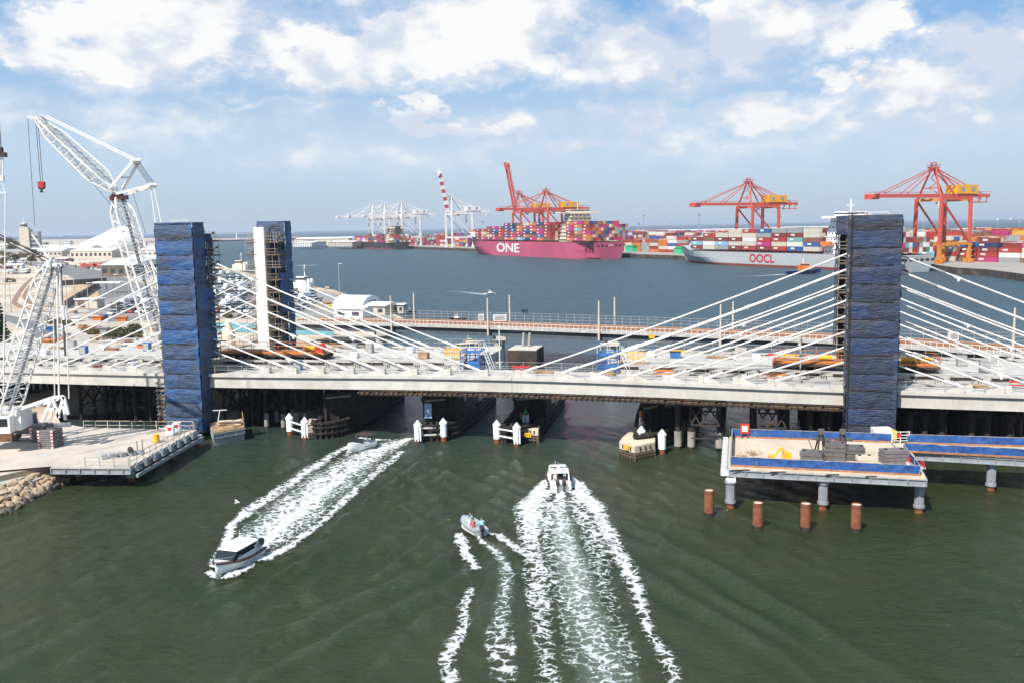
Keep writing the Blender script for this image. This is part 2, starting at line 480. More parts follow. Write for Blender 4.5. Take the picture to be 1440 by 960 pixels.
shore = [V((-400, 20, 0)), W(-420, 730, LZ), W(-60, 682, LZ), W(20, 664, LZ), W(60, 656, LZ), W(90, 648, LZ), W(100, 610, LZ), W(84, 592, LZ), W(70, 566, LZ), W(200, 556, LZ), W(250, 560, LZ), W(330, 545, LZ), W(400, 520, LZ), W(440, 505, LZ),
         W(490, 496, LZ), W(525, 480, LZ), W(530, 470, LZ), W(548, 462, LZ), W(572, 450, LZ), W(560, 444, LZ), W(500, 418, LZ), W(470, 408, LZ), W(425, 401, LZ), W(408, 396, LZ),
         W(350, 384, LZ), W(300, 374, LZ), W(255, 360, LZ), W(235, 350, LZ), W(250, 340, LZ), V((-1500, 4400, 0)), V((-3000, 5200, 0)), V((-5200, 5200, 0)), V((-5200, 20, 0))]
land('ground', shore, -2, LZ, m_ground, m_sand, 'pale sandy ground of the left bank behind the bridge')
BZ = 1.3
land('ground', [V((-380, 20, 0)), W(-420, 790, BZ), W(-60, 712, BZ), W(20, 688, BZ), W(58, 671, BZ), W(84, 661, BZ), W(97, 654, BZ), W(90, 640, BZ), W(-60, 640, BZ), W(-420, 640, BZ)], -2, BZ, m_ground, m_sand, 'low sandy bench behind the boulders at the lower left')
# terminal land across the harbour (quay line measured from the waterline)
Q0 = W(572, 350, 0); Q1 = W(1310, 380, 0)
qd = (Q1 - Q0).normalized(); qw = V((-qd.y * -1, qd.x * -1, 0)); qw = V((qd.y, -qd.x, 0))     # qw points to the water
if qw.x > 0: qw = -qw
TZ = 3.2
def QP(s, off=0.0, z=TZ):      # along the quay from Q0, off = inland
    p = Q0 + qd * s - qw * off; return V((p.x, p.y, z))
QL = (Q1 - Q0).length
far_q = W(430, 345.5, 0)
term = [W(1760, 420, TZ), W(1440, 385.5, TZ), W(1385, 378.5, TZ), W(1345, 376.5, TZ), QP(QL), QP(0), V((far_q.x, far_q.y, 0)), V((far_q.x - 250, far_q.y + 500, 0)), V((700, 2300, 0)), V((2600, 2300, 0)), V((2600, 500, 0))]
land('ground', term, -2, TZ, m_apron, m_quay, 'flat concrete apron of the container terminal across the harbour')
# low outer breakwater with its sandy back
bw = [W(150, 343.5, 1.5), W(300, 339.5, 1.5), W(420, 335.5, 1.5), W(420, 333.5, 1.5), W(300, 336.5, 1.5), W(150, 339.5, 1.5)]
land('breakwater', bw, -2, 3.5, mat('breakwater_stone', (0.34, 0.27, 0.22), 0.95, var=0.4, vs=0.02), m_quay, 'low stone breakwater far across the harbour mouth')
# roads on the left bank
def strip(name, pts, wid, z, mt, label, kind='structure'):
    mb = MB(); n = len(pts); L = []; Rr = []
    for i, p in enumerate(pts):
        a = pts[max(0, i - 1)]; b = pts[min(n - 1, i + 1)]; d = (b - a); d.z = 0; d.normalize(); s = V((-d.y, d.x, 0)) * (wid / 2)
        L.append(V((p.x, p.y, z)) + s); Rr.append(V((p.x, p.y, z)) - s)
    mb.add(L + Rr, [(i, n + i, n + i + 1, i + 1) for i in range(n - 1)])
    o = mb.build(name, mt)
    # make sure the strip faces up
    if o.data.polygons[0].normal.z < 0:
        o.data.flip_normals()
    tag(o, label, kind=kind); return o
def smooth(pts, k=6):
    out = []
    for i in range(len(pts) - 1):
        p0, p1, p2, p3 = pts[max(i - 1, 0)], pts[i], pts[i + 1], pts[min(i + 2, len(pts) - 1)]
        for j in range(k):
            u = j / k
            out.append(0.5 * ((2 * p1) + (-p0 + p2) * u + (2 * p0 - 5 * p1 + 4 * p2 - p3) * u * u + (-p0 + 3 * p1 - 3 * p2 + p3) * u ** 3))
    out.append(pts[-1]); return out
g = LZ
road1 = smooth([W(-60, 434, g), W(30, 452, g), W(80, 480, g), W(150, 512, g)])
strip('road', road1, 6, g + .012, m_asph, 'grey road running past the sandy bank behind the left crane')
road2 = smooth([W(-60, 366, g), W(60, 372, g), W(120, 385, g), W(160, 400, g), W(200, 425, g), W(210, 450, g)])
strip('road', road2, 26, g + .012, m_asph, 'wide grey port road curving between the sheds and the sand')
def patch(name, px, z, mt, label):
    mb = MB(); pts = [W(x, y, z) for x, y in px]
    a = sum(pts[i].x * pts[(i + 1) % len(pts)].y - pts[(i + 1) % len(pts)].x * pts[i].y for i in range(len(pts)))
    if a < 0: pts = pts[::-1]
    mb.add(pts, [tuple(range(len(pts)))]); o = mb.build(name, mt); tag(o, label, kind='structure'); return o
m_lot = mat('car_park_paving', (0.235, 0.225, 0.215), 0.9, var=0.25, vs=0.1, stain=(0.15, 0.14, 0.13), stain_amt=0.5, stain_s=0.08)
patch('pavement', [(225, 372), (300, 377), (345, 388), (405, 400), (470, 413), (560, 446), (530, 452), (225, 446)], g + .024, m_lot, 'grey wharf pavement with parked vehicles behind the left towers')
patch('pavement', [(120, 430), (175, 415), (215, 410), (215, 446), (130, 446)], g + .020, m_lot, 'grey car park full of white vehicles beside the tracks')
m_orsand = mat('ochre_sand', (0.44, 0.31, 0.17), 0.95, var=0.35, vs=0.2, bump=0.2, bs=0.6)
patch('sand', [(88, 418), (110, 398), (135, 405), (140, 418), (112, 430)], g + .03, m_orsand, 'ochre sand cutting beside the port road')
m_ballast = mat('rail_ballast', (0.24, 0.15, 0.10), 0.95, var=0.35, vs=0.5, bump=0.1, bs=3)
tr1 = smooth([W(52, 388, g), W(38, 398, g), W(22, 420, g), W(26, 430, g), W(60, 438, g), W(130, 441, g), W(225, 447, g)])
strip('railway_track', tr1, 2.0, g + .034, m_ballast, 'brown railway track bending through the sand on the left bank')
tr2 = smooth([W(62, 388, g), W(46, 400, g), W(36, 414, g), W(40, 424, g), W(60, 431, g), W(130, 435, g), W(225, 442, g)])
strip('railway_track', tr2, 2.0, g + .038, m_ballast, 'second brown railway track curving behind the first')
# haze
hb = MB(); hb.b2(-45000, 45000, -320, 62000, -3, 90)
hm = bpy.data.materials.new('sea_haze'); hm.use_nodes = True; hm.node_tree.nodes.clear()
ht = NT(hm.node_tree); pv = ht.new('ShaderNodeVolumePrincipled'); ho = ht.new('ShaderNodeOutputMaterial')
pv.inputs['Color'].default_value = (0.80, 0.88, 1.0, 1); pv.inputs['Density'].default_value = 0.00008; pv.inputs['Anisotropy'].default_value = 0.2
ht.l.new(pv.outputs[0], ho.inputs['Volume'])
hzo = hb.build('haze', hm); tag(hzo, 'thin pale sea haze over the harbour', kind='stuff')
# ================================================================== main bridge frame
DZ = 8.1
A0 = W(37, 520, DZ); B0 = W(1440, 555, DZ)
bu = V((B0.x - A0.x, B0.y - A0.y, 0)); BL = bu.length; bu.normalize()
bn = V((-bu.y, bu.x, 0))
if bn.y < 0: bn = -bn
BRZ = math.atan2(bu.y, bu.x)
def B(s, wv=0.0, z=0.0): return V((A0.x, A0.y, 0)) + bu * s + bn * wv + V((0, 0, z))
def SX(px, wv=0.0, z=8.1):       # s whose image column is px
    lo, hi = -150.0, 260.0
    for _ in range(50):
        mi = (lo + hi) / 2
        if PX(B(mi, wv, z))[0] < px: lo = mi
        else: hi = mi
    return lo
SM = SX(720)
def zc(s): return DZ + 0.62 * math.exp(-((s - SM) / 33.0) ** 2)      # crest of the deck
bridge = thing('cable_stayed_bridge', 'pale concrete cable stayed road bridge under construction over the river', 'bridge', B(SM, 0, 0), BRZ)
def strip_loft(mb, prof, s0, s1, step=2.0, m=0):
    n = max(1, int((s1 - s0) / step)); rings = []
    for i in range(n + 1):
        s = s0 + (s1 - s0) * i / n
        rings.append([B(s, a, zc(s) + b) for a, b in prof])
    mb.loft(rings, m)
S0, S1 = -64.0, BL + 45
sgapL, sgapR = SX(655, 7.0), SX(858, 7.0)
# edge girder (fascia) with overhanging top lip and the near deck strip
mb = MB(); strip_loft(mb, [(0.0, -1.85), (0.0, -0.38), (-0.32, -0.36), (-0.32, 0.0), (0.9, 0.0), (0.9, -1.85)], S0, SM - 0.03)
strip_loft(mb, [(0.0, -1.85), (0.0, -0.38), (-0.32, -0.36), (-0.32, 0.0), (0.9, 0.0), (0.9, -1.85)], SM + 0.03, S1)
mb.build('edge_girder', m_conc, bridge, True)
mb = MB(); strip_loft(mb, [(0.902, -0.9), (0.902, -0.12), (6.4, -0.12), (6.4, -0.9)], S0, S1)
mb.build('deck_slab', m_conc2, bridge, True)
# panel joints of the edge girder
mb = MB()
mb.bar(B(SM, 0.1, zc(SM) - 1.85), B(SM, 0.1, zc(SM) + 0.02), 0.16, 0.1)
mb.build('girder_joint', m_concd, bridge, True)
# raised main deck (two cantilevers) with the slotted wall on the river side
def maindeck(sa, sb):
    mb = MB(); strip_loft(mb, [(6.4, -1.3), (6.4, 0.95), (7.1, 0.95), (7.1, 0.62), (19.0, 0.62), (19.0, -1.3)], sa, sb)
    mb.build('deck_slab', m_conc2, bridge, True)
    mb = MB(); strip_loft(mb, [(19.002, -1.5), (19.002, 0.0), (25.6, 0.0), (25.6, 0.35), (25.9, 0.35), (25.9, -1.8), (25.0, -1.8), (25.0, -1.5)], sa, sb)
    mb.build('deck_slab', m_conc2, bridge, True)
    mb = MB(); k = 0; s = sa + 1.0
    while s < sb - 3:
        mb.add([B(s, 6.39, zc(s) + 0.40), B(s + 2.7, 6.39, zc(s) + 0.40), B(s + 2.7, 6.39, zc(s) + 0.72), B(s, 6.39, zc(s) + 0.72)], [(0, 1, 2, 3)])
        mb.add([B(s - 0.05, 6.36, zc(s) + 0.34), B(s + 2.75, 6.36, zc(s) + 0.34), B(s + 2.75, 6.36, zc(s) + 0.40), B(s - 0.05, 6.36, zc(s) + 0.40)], [(0, 1, 2, 3)])
        for q in range(3):
            mb.box(B(s + 3.0 + q * 0.28, 6.385, zc(s) + 0.25), (0.12, 0.02, 0.35), BRZ)
        s += 4.3
    mb.build('wall_slot', m_timber, bridge, True)
maindeck(S0, sgapL); maindeck(sgapR, S1)
# piers of the new bridge below the towers
TL, TR = SX(268.5), SX(1222)
FOL, FOR_ = -1.07, 0.48
# ------------------------------------------------------------------ pylons and stays
PT = 27.6
def pylon(s, wv, ztop, wd=2.1, dp=2.4):
    mb = MB()
    c0 = [(-wd / 2, -dp / 2), (wd / 2, -dp / 2), (wd / 2, dp / 2), (-wd / 2, dp / 2)]
    rings = []
    for z, k in ((-1.0, 1.18), (8.0, 1.12), (ztop, 1.0)):
        rings.append([B(s + a * k, wv + b * k, z) for a, b in c0])
    mb.loft(rings)
    return mb.build('pylon', mat('pylon_concrete', (0.62, 0.60, 0.56), 0.8, var=0.12, vs=0.4, streak=0.15), bridge, True)
WF, WB = 1.9, 22.6
for s, fo in ((TL, FOL), (TR, FOR_)):
    pylon(s, WF, PT); pylon(s + fo, WB, PT, 1.75, 1.9)
m_stay = mat('stay_sheath', (0.70, 0.69, 0.66), 0.45, var=0.15, vs=.6, stain=(.35, .33, .30), stain_amt=.35, stain_s=.7)
ends_px = [673, 620, 573, 527, 483, 441, 402, 364]
eR = [SX(p) - TL for p in ends_px]
z_at = [23.9 - 1.76 * k for k in range(8)]
side_name = {(0, 0): 'near left', (0, 1): 'far left', (1, 0): 'near right', (1, 1): 'far right'}
for ti, s0 in enumerate((TL, TR)):
    for wi, (wv, we) in enumerate(((WF, 3.2), (WB, 24.2))):
        if wi: s0 = s0 + (FOL, FOR_)[ti]
        for sg in (1, -1):
            for k in range(8):
                se = s0 + sg * eR[k]
                if se < S0 + 1 or se > S1 - 1 or (wi and k < 2): continue
                wA = 1.4 if wi == 0 else 24.3
                a = B(s0 + sg * 1.2, wA, z_at[k]); b = B(se, wA + 0.3, zc(se) + 0.35)
                mb = MB()
                r = 0.098 if k != 1 else 0.135
                N = 6; prev = a
                for i in range(1, N + 1):
                    f = i / N; p = a.lerp(b, f); p.z -= 0.35 * 4 * f * (1 - f) * (a - b).length / 45
                    mb.tube(prev, p, r, 8, cap=(i in (1, N))); prev = p
                d = (b - a).normalized()
                mb.tube(a - d * 0.4, a + d * 1.4, r + 0.06, 8)
                mb.tube(b - d * 2.2, b + d * 0.5, r + 0.07, 8)
                if k in (0, 3, 5) and sg > 0 or (k in (2, 4) and sg < 0):
                    q = a.lerp(b, 0.2 + 0.11 * k); q.z -= 0.25
                    mb.tube(q - d * 0.5, q + d * 0.5, r + 0.07, 7); mb.box(q + V((0, 0, -0.25)), (0.25, 0.3, 0.35), BRZ)
                o = mb.build('stay_cable', m_stay, bridge, True, smooth=True)
                # anchor plinth on the deck strip
                if wi == 0:
                    pb = MB(); e = B(se, wA + 0.3, zc(se) + 0.05)
                    pb.hexa([e + bu * (x * 0.8 * sg) + bn * y + V((0, 0, z)) for x, y, z in ((-2.2, -0.35, -0.2), (1, -0.35, -0.2), (1, 0.35, -0.2), (-2.2, 0.35, -0.2), (-1.2, -0.3, 0.28), (1, -0.3, 0.62), (1, 0.3, 0.62), (-1.2, 0.3, 0.28))])
                    pb.build('cable_anchor', m_conc, bridge, True)
# ------------------------------------------------------------------ guard rails: thin tube fences along the near edge and far edge
def railing(name, label, pts, h, post, rails, r, mt, parent=None, cat='railing', mesh=None, group=None):
    """pts world polyline; one thing (or a part when parent given)"""
    root = parent if parent else thing(name, label, cat, pts[0], 0, group)
    mb = MB()
    for i in range(len(pts) - 1):
        a, b = pts[i], pts[i + 1]; L = (b - a).length; n = max(1, round(L / post))
        for k in range(n + (1 if i == len(pts) - 2 else 0)):
            p = a.lerp(b, k / n); mb.bar(p, p + V((0, 0, h)), r * 1.4)
        for q in rails: mb.bar(a + V((0, 0, h * q)), b + V((0, 0, h * q)), r)
    mb.build('railing' if parent else 'rail_frame', mt, root, True)
    return root
pts = [B(S0 + i * 6, 0.05, zc(S0 + i * 6)) for i in range(int((S1 - S0) / 6) + 1)]
railing('edge_protection', 'long galvanised tube guard rail on the near edge of the bridge deck', pts, 1.1, 2.15, (0.5, 1.0), 0.035, m_galv)
pts = [B(S0 + i * 6, 5.9, zc(S0 + i * 6) - 0.12) for i in range(int((S1 - S0) / 6) + 1)]
railing('edge_protection', 'galvanised tube guard rail on the inner side of the near walkway strip', pts, 1.1, 2.4, (0.5, 1.0), 0.035, m_galv)
for sa, sb, nm in ((S0, sgapL, 'left'), (sgapR, S1, 'right')):
    n = int((sb - sa) / 6); pts = [B(sa + (sb - sa) * i / n, 25.7, zc(sa + (sb - sa) * i / n) + 0.35) for i in range(n + 1)]
    railing('edge_protection', 'tube guard rail on the far edge of the %s half of the deck' % nm, pts, 1.1, 2.4, (0.5, 1.0), 0.035, m_galv)
# lamp poles on deck
def pole(px, py_top, wv, label, mt=m_galv, head=True, z0=None):
    s = SX(px, wv); z0 = zc(s) if z0 is None else z0
    p = B(s, wv, z0); top = WY(px, py_top, p.y).z
    o = thing('lamp_pole', label, 'lamp pole', p); mb = MB(); mb.tube((0, 0, 0), (0, 0, top - z0), 0.09, 7, 0.06); mb.build('pole', mt, o)
    if head:
        mb = MB(); mb.box((0, 0, top - z0 + 0.12), (0.36, 0.36, 0.24)); mb.build('lamp_head', m_white, o)
    return o
pole(703, 461, 8.5, 'thin white pole with a small lamp head in the gap at mid span', m_white, z0=8.5)
pole(1125, 471, 3.8, 'thin grey pole on the deck left of the near right tower', m_galv, False)
# ------------------------------------------------------------------ site clutter on the strip: individual long items
m_cl = [m_galv, m_wood, m_white, m_blue, m_orange, m_dsteel, m_steel, m_yellow]
def clutter(s, wv, kind, label):
    z = zc(s) - 0.12 if wv < 6.4 else zc(s) + 0.62
    if wv > 19: z = zc(s)
    rz = BRZ + random.uniform(-0.12, 0.12)
    nm, cat = {'planks': ('plank_stack', 'plank stack'), 'tubes': ('tube_bundle', 'scaffold tubes'), 'crate': ('site_crate', 'crate'), 'cabinet': ('tool_cabinet', 'cabinet'), 'barrier': ('work_barrier', 'barrier'), 'bag': ('material_bag', 'bag')}[kind]
    o = thing(nm, label, cat, B(s, wv, z), rz)
    if kind == 'planks':
        mb = MB()
        for i in range(4): mb.box((random.uniform(-.15, .15), 0, 0.05 + i * 0.09), (random.uniform(2.6, 3.6), 0.7, 0.075), random.uniform(-.05, .05))
        mb.build('planks', m_wood if random.random() < .6 else m_ply, o)
    elif kind == 'tubes':
        mb = MB()
        for i in range(7): mb.tube((-2.2 + random.uniform(-.4, .4), -0.2 + 0.1 * (i % 4), 0.06 + 0.1 * (i // 4)), (2.2 + random.uniform(-.4, .4), -0.2 + 0.1 * (i % 4), 0.06 + 0.1 * (i // 4)), 0.05, 5)
        mb.build('tubes', m_galv, o)
    elif kind == 'crate':
        mb = MB(); mb.box((0, 0, 0.45), (1.4, 0.9, 0.7)); mb.box((-0.5, 0, .05), (.12, .9, .1)); mb.box((.5, 0, .05), (.12, .9, .1)); mb.build('crate_body', random.choice(m_cl), o)
        mb = MB(); mb.box((0, 0, .84), (1.5, 1.0, .07)); mb.build('lid', random.choice([m_galv, m_dsteel, m_wood]), o)
    elif kind == 'cabinet':
        mb = MB(); mb.box((0, 0, 0.7), (1.1, 0.7, 1.3)); mb.build('cabinet_body', random.choice([m_white, m_blue, m_steel]), o)
        mb = MB(); mb.box((0, -0.36, .7), (.9, .03, 1.1)); mb.build('door', m_galv, o)
    elif kind == 'barrier':
        mb = MB()
        for x in (-1, 0, 1): mb.bar((x, 0, 0), (x, 0, 1.0), 0.07)
        mb.build('posts', m_galv, o); mb = MB(); mb.box((0, -.05, .8), (2.2, .05, .25)); mb.box((0, -.05, .4), (2.2, .05, .15)); mb.build('board', random.choice([m_orange, m_red, m_yellow]), o)
    else:
        mb = MB(); mb.loft([[V((x * k, y * k, z)) for x, y in ((-.5, -.5), (.5, -.5), (.55, .45), (-.5, .5))] for z, k in ((0, .9), (.35, 1.1), (.7, 1.0), (.85, .7))]); mb.build('bag_body', m_white, o)
        mb = MB(); mb.bar((-.4, 0, .8), (0, 0, 1.1), .05); mb.bar((.4, 0, .8), (0, 0, 1.1), .05); mb.build('handles', m_blue, o)
    return o
NAMES = {'planks': 'brown plank stack', 'tubes': 'grey scaffold tube bundle', 'crate': 'lidded site crate', 'cabinet': 'upright tool cabinet', 'barrier': 'low work barrier', 'bag': 'white bulk bag'}
rs = random.Random(11)
cnt = {}
for wv, zone in ((4.6, 'near walkway'), (11.0, 'middle deck'), (16.5, 'deck back'), (21.5, 'far walkway')):
    sq = -20.0
    while sq < BL + 12:
        sq += rs.uniform(3.2, 7.5)
        if wv > 6 and sgapL - 3 < sq < sgapR + 3: continue
        if abs(sq - TL) < 4 or abs(sq - TR) < 4: continue
        kd = rs.choice(['planks', 'tubes', 'planks', 'tubes', 'crate', 'cabinet', 'barrier', 'bag'])
        side = 'left of left towers' if sq < TL else ('right of left towers' if sq < SM else ('left of right towers' if sq < TR else 'right of right towers'))
        key = (kd, zone, side); cnt[key] = cnt.get(key, 0) + 1
        clutter(sq, wv + rs.uniform(-.5, .5), kd, '%s %s on %s %s' % (ORD[cnt[key] - 1], NAMES[kd], zone, side))
# ------------------------------------------------------------------ orange formwork platforms around the towers
def formwork(pxa, pxb, wv0, wv1, label, zb=1.0, fc=m_ply):
    sa, sb = SX(pxa, wv0), SX(pxb, wv0); z = zc((sa + sb) / 2) + zb
    o = thing('formwork_platform', label, 'formwork', B((sa + sb) / 2, (wv0 + wv1) / 2, z), BRZ)
    L, D = (sb - sa) / 2, (wv1 - wv0) / 2
    mb = MB(); mb.b2(-L, L, -D, D, 0.55, 0.72)
    mb.build('plywood_deck', fc, o)
    mb = MB()
    for y in (-D, -D / 3, D / 3, D): mb.bar((-L, y, 0.4), (L, y, 0.4), 0.12, 0.28)
    x = -L
    while x <= L: mb.bar((x, -D, 0.1), (x, D, 0.1), 0.14, 0.3); mb.bar((x, -D + .1, -0.35), (x, -D + .1, 0.1), 0.12); x += 1.2
    mb.build('steel_beams', m_dsteel, o)
    mb = MB(); x = -L
    while x <= L + .01:
        for y in (-D, D): mb.bar((x, y, .7), (x, y, 1.75), 0.05)
        x += 1.3
    for y in (-D, D):
        for q in (1.2, 1.72): mb.bar((-L, y, q), (L, y, q), 0.045)
    for x in (-L, L):
        for q in (1.2, 1.72): mb.bar((x, -D, q), (x, D, q), 0.045)
    mb.build('guard_rail', m_orange, o)
    mb = MB(); mb.b2(-L, L, -D - .04, -D + .0, .72, .95); mb.build('toe_board', m_orange, o)
    return o
formwork(300, 456, 8.0, 12.0, 'brown plywood formwork platform with orange rails beside the left towers')
formwork(1088, 1200, 8.0, 12.0, 'brown plywood formwork platform with orange rails left of the near right tower')
formwork(1255, 1322, 8.0, 12.0, 'brown plywood formwork platform with orange rails right of the near right tower')
# blue stair scaffolds at the ends of both cantilevers
def stairbox(px, wv, label):
    s = SX(px, wv); z = zc(s) - 1.2
    o = thing('stair_scaffold', label, 'scaffold', B(s, wv, z), BRZ)
    Lx, Ly, Hh = 1.25, 1.3, 3.6
    mb = MB()
    for x in (-Lx, 0, Lx):
        for y in (-Ly, Ly): mb.bar((x, y, 0), (x, y, Hh), 0.12)
    for k in range(5):
        q = k * Hh / 4
        for y in (-Ly, Ly): mb.bar((-Lx, y, q), (Lx, y, q), 0.1)
        for x in (-Lx, Lx): mb.bar((x, -Ly, q), (x, Ly, q), 0.1)
    mb.bar((-Lx, -Ly, 0), (Lx, -Ly, Hh / 2), 0.08); mb.bar((-Lx, -Ly, Hh / 2), (0, -Ly, Hh), 0.08)
    mb.build('frame', m_blue, o)
    mb = MB()
    for k in range(3): mb.box((0, 0, 0.05 + k * Hh / 2.2), (2 * Lx - .1, 2 * Ly - .1, 0.06))
    mb.b2(-Lx, Lx * .5, -Ly - .05, -Ly - .02, 0.1, 1.1); mb.b2(-Lx * .2, Lx, -Ly - .05, -Ly - .02, 1.5, 2.3)
    mb.build('panel', m_blue, o)
    mb = MB()
    for k in range(9): mb.box((Lx + .5 + k * .13, 0, 3.4 - k * .38), (.3, .9, .05))
    for y in (-.5, .5): mb.bar((Lx + .4, y, 3.4), (Lx + 1.7, y, 0.1), 0.08); mb.bar((Lx + .4, y, 4.4), (Lx + 1.7, y, 1.1), 0.06)
    for y in (-Ly, Ly):
        mb.bar((-Lx, y, Hh + 1), (Lx, y, Hh + 1), .05)
        for x in (-Lx, 0, Lx): mb.bar((x, y, Hh), (x, y, Hh + 1), .05)
    mb.build('stair', m_white, o)
    return o
stairbox(665, 6.9, 'blue steel stair scaffold at the end of the left cantilever')
stairbox(856, 6.9, 'blue steel stair scaffold at the end of the right cantilever')
def yellowcage(px, wv, label):
    s = SX(px, wv); o = thing('rail_cage', label, 'guard cage', B(s, wv, zc(s) + 0.95), BRZ)
    mb = MB()
    for x in (-1.4, -.7, 0, .7, 1.4):
        for y in (-.6, .6): mb.bar((x, y, 0), (x, y, 1.3), .09)
    for q in (.65, 1.3):
        for y in (-.6, .6): mb.bar((-1.4, y, q), (1.4, y, q), .08)
        for x in (-1.4, 1.4): mb.bar((x, -.6, q), (x, .6, q), .08)
    mb.build('rails', m_yellow, o); mb = MB(); mb.b2(-1.5, 1.5, -.7, .7, -.1, 0.02); mb.build('base', m_wood, o)
yellowcage(641, 8.2, 'yellow guard cage beside the left stair scaffold')
yellowcage(890, 8.2, 'yellow guard cage beside the right stair scaffold')
# white bollard like posts / machines near far tower: yellow tanks on main deck
def tank(px, wv, label, mt=m_yellow, z=1.7):
    s = SX(px, wv); o = thing('fuel_tank', label, 'tank', B(s, wv, zc(s) + z), BRZ)
    mb = MB(); mb.tube((-.8, 0, .4), (.8, 0, .4), .32, 12); mb.build('tank_body', mt, o, smooth=False)
    mb = MB(); mb.box((-.5, 0, .06), (.15, .7, .14)); mb.box((.5, 0, .06), (.15, .7, .14)); mb.tube((0, 0, .7), (0, 0, .85), .1, 8); mb.build('fittings', m_dsteel, o)
tank(437, 10.5, 'yellow tank on the formwork right of the far left tower'); tank(1298, 10.5, 'yellow tank on the formwork right of the near right tower'); tank(1276, 10.2, 'yellow tank next to the near right tower'); tank(1160, 10.4, 'yellow tank on the formwork left of the near right tower')
# red hose drum
s = SX(452, 9); o = thing('hose_drum', 'red cable drum at the right end of the left formwork platform', 'cable drum', B(s, 9, zc(s) + 1.7), BRZ)
mb = MB(); mb.tube((0, -.6, .6), (0, .6, .6), .4, 14); mb.build('spool', m_red, o)
for y in (-.6, .6):
    mb = MB(); mb.tube((0, y - .05, .6), (0, y + .05, .6), .62, 16); mb.build('flange', m_red, o)
# ------------------------------------------------------------------ under-deck: soffit walkway between left bank and right trestles
sa, sb = SX(505), SX(1190)
o = thing('soffit_walkway', 'rusty hung steel walkway under the edge girder of the bridge', 'walkway', B((sa + sb) / 2, 0.6, 0), BRZ)
mb = MB(); n = 90
for i in range(n + 1):
    s = sa + (sb - sa) * i / n; z = zc(s) - 1.86
    if i < n:
        s2 = sa + (sb - sa) * (i + 1) / n; z2 = zc(s2) - 1.86
        mb.bar(B(s, -.05, z - .55), B(s2, -.05, z2 - .55), 0.12, 0.28); mb.bar(B(s, 1.5, z - .5), B(s2, 1.5, z2 - .5), 0.12, 0.25)
        mb.bar(B(s, -.1, z - .12), B(s2, -.1, z2 - .12), 0.07, 0.1)
    mb.bar(B(s, -.12, z - .02), B(s, -.12, z - .8), 0.09); mb.bar(B(s, -.4, z - .45), B(s, 5.5, z - .45), 0.12, 0.16)
mb.build('hanger_frame', m_dsteel, o, True)
mb = MB()
for i in range(0, n, 3):
    s = sa + (sb - sa) * i / n; mb.box(B(s + 0.5, 0.7, zc(s) - 2.28), ((sb - sa) / n * 2.4, 1.3, 0.06), BRZ)
mb.build('walk_boards', m_wood, o, True)
# temporary pile bents
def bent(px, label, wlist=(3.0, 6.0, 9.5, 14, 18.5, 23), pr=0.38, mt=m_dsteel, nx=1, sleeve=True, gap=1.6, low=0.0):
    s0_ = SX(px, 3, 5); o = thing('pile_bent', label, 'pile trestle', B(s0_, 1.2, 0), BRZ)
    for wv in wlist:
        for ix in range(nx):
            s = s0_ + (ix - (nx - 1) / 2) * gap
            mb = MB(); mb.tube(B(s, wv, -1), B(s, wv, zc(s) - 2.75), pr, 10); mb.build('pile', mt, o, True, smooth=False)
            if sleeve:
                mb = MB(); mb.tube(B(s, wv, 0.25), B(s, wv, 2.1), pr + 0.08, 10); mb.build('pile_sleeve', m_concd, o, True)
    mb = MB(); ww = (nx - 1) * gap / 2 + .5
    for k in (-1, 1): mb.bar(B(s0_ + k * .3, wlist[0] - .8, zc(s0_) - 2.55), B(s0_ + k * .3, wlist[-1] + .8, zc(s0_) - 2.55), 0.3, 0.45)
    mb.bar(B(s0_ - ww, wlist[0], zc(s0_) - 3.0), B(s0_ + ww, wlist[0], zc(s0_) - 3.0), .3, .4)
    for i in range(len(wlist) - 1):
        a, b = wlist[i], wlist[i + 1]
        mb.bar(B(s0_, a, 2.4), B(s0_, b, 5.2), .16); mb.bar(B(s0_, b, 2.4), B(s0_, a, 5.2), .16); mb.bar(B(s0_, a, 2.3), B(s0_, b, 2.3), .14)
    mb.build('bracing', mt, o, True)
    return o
def xframe(pxa, pxb, wv, label):
    sa, sb = SX(pxa, wv, 5), SX(pxb, wv, 5); o = thing('cross_bracing', label, 'bracing', B(sa, wv, 0), BRZ)
    mb = MB(); z0, z1 = 3.3, 5.4
    n = 3
    for k in range(n):
        a = sa + (sb - sa) * k / n; b = sa + (sb - sa) * (k + 1) / n
        mb.bar(B(a, wv, z0), B(b, wv, z1), .17); mb.bar(B(a, wv, z1), B(b, wv, z0), .17)
    mb.bar(B(sa, wv, z0), B(sb, wv, z0), .18); mb.bar(B(sa, wv, z1 + .2), B(sb, wv, z1 + .2), .25); mb.bar(B(sa, wv, z0 - 1.6), B(sb, wv, z0 - 1.6), .12)
    mb.build('braces', m_dsteel, o, True)
rb = [(963, 'rusty pile bent right of the fourth river pier', 2), (1012, 'rusty single row pile bent between the fourth pier and the blue fence', 1), (1060, 'rusty pile bent behind the left end of the blue fence', 1), (1106, 'rusty pile bent behind the middle of the blue fence', 1),
      (1290, 'dark pile bent just right of the near right tower', 2), (1325, 'dark pile bent, second right of the near right tower', 1), (1378, 'dark pile bent, third right of the near right tower', 2), (1432, 'dark pile bent at the right edge of the photo', 2), (1150, 'dark pile bent left of the near right tower base', 2), (1178, 'dark pile bent beside the near right tower base', 2)]
for px, lb, nx_ in rb: bent(px, lb, nx=nx_, sleeve=(px < 1020))
xframe(972, 1012, 1.2, 'crossed steel braces under the deck right of the fourth pier'); xframe(1066, 1106, 1.2, 'crossed steel braces under the deck above the blue fence'); xframe(972, 1012, 9.5, 'crossed steel braces deep under the deck right of the fourth pier')
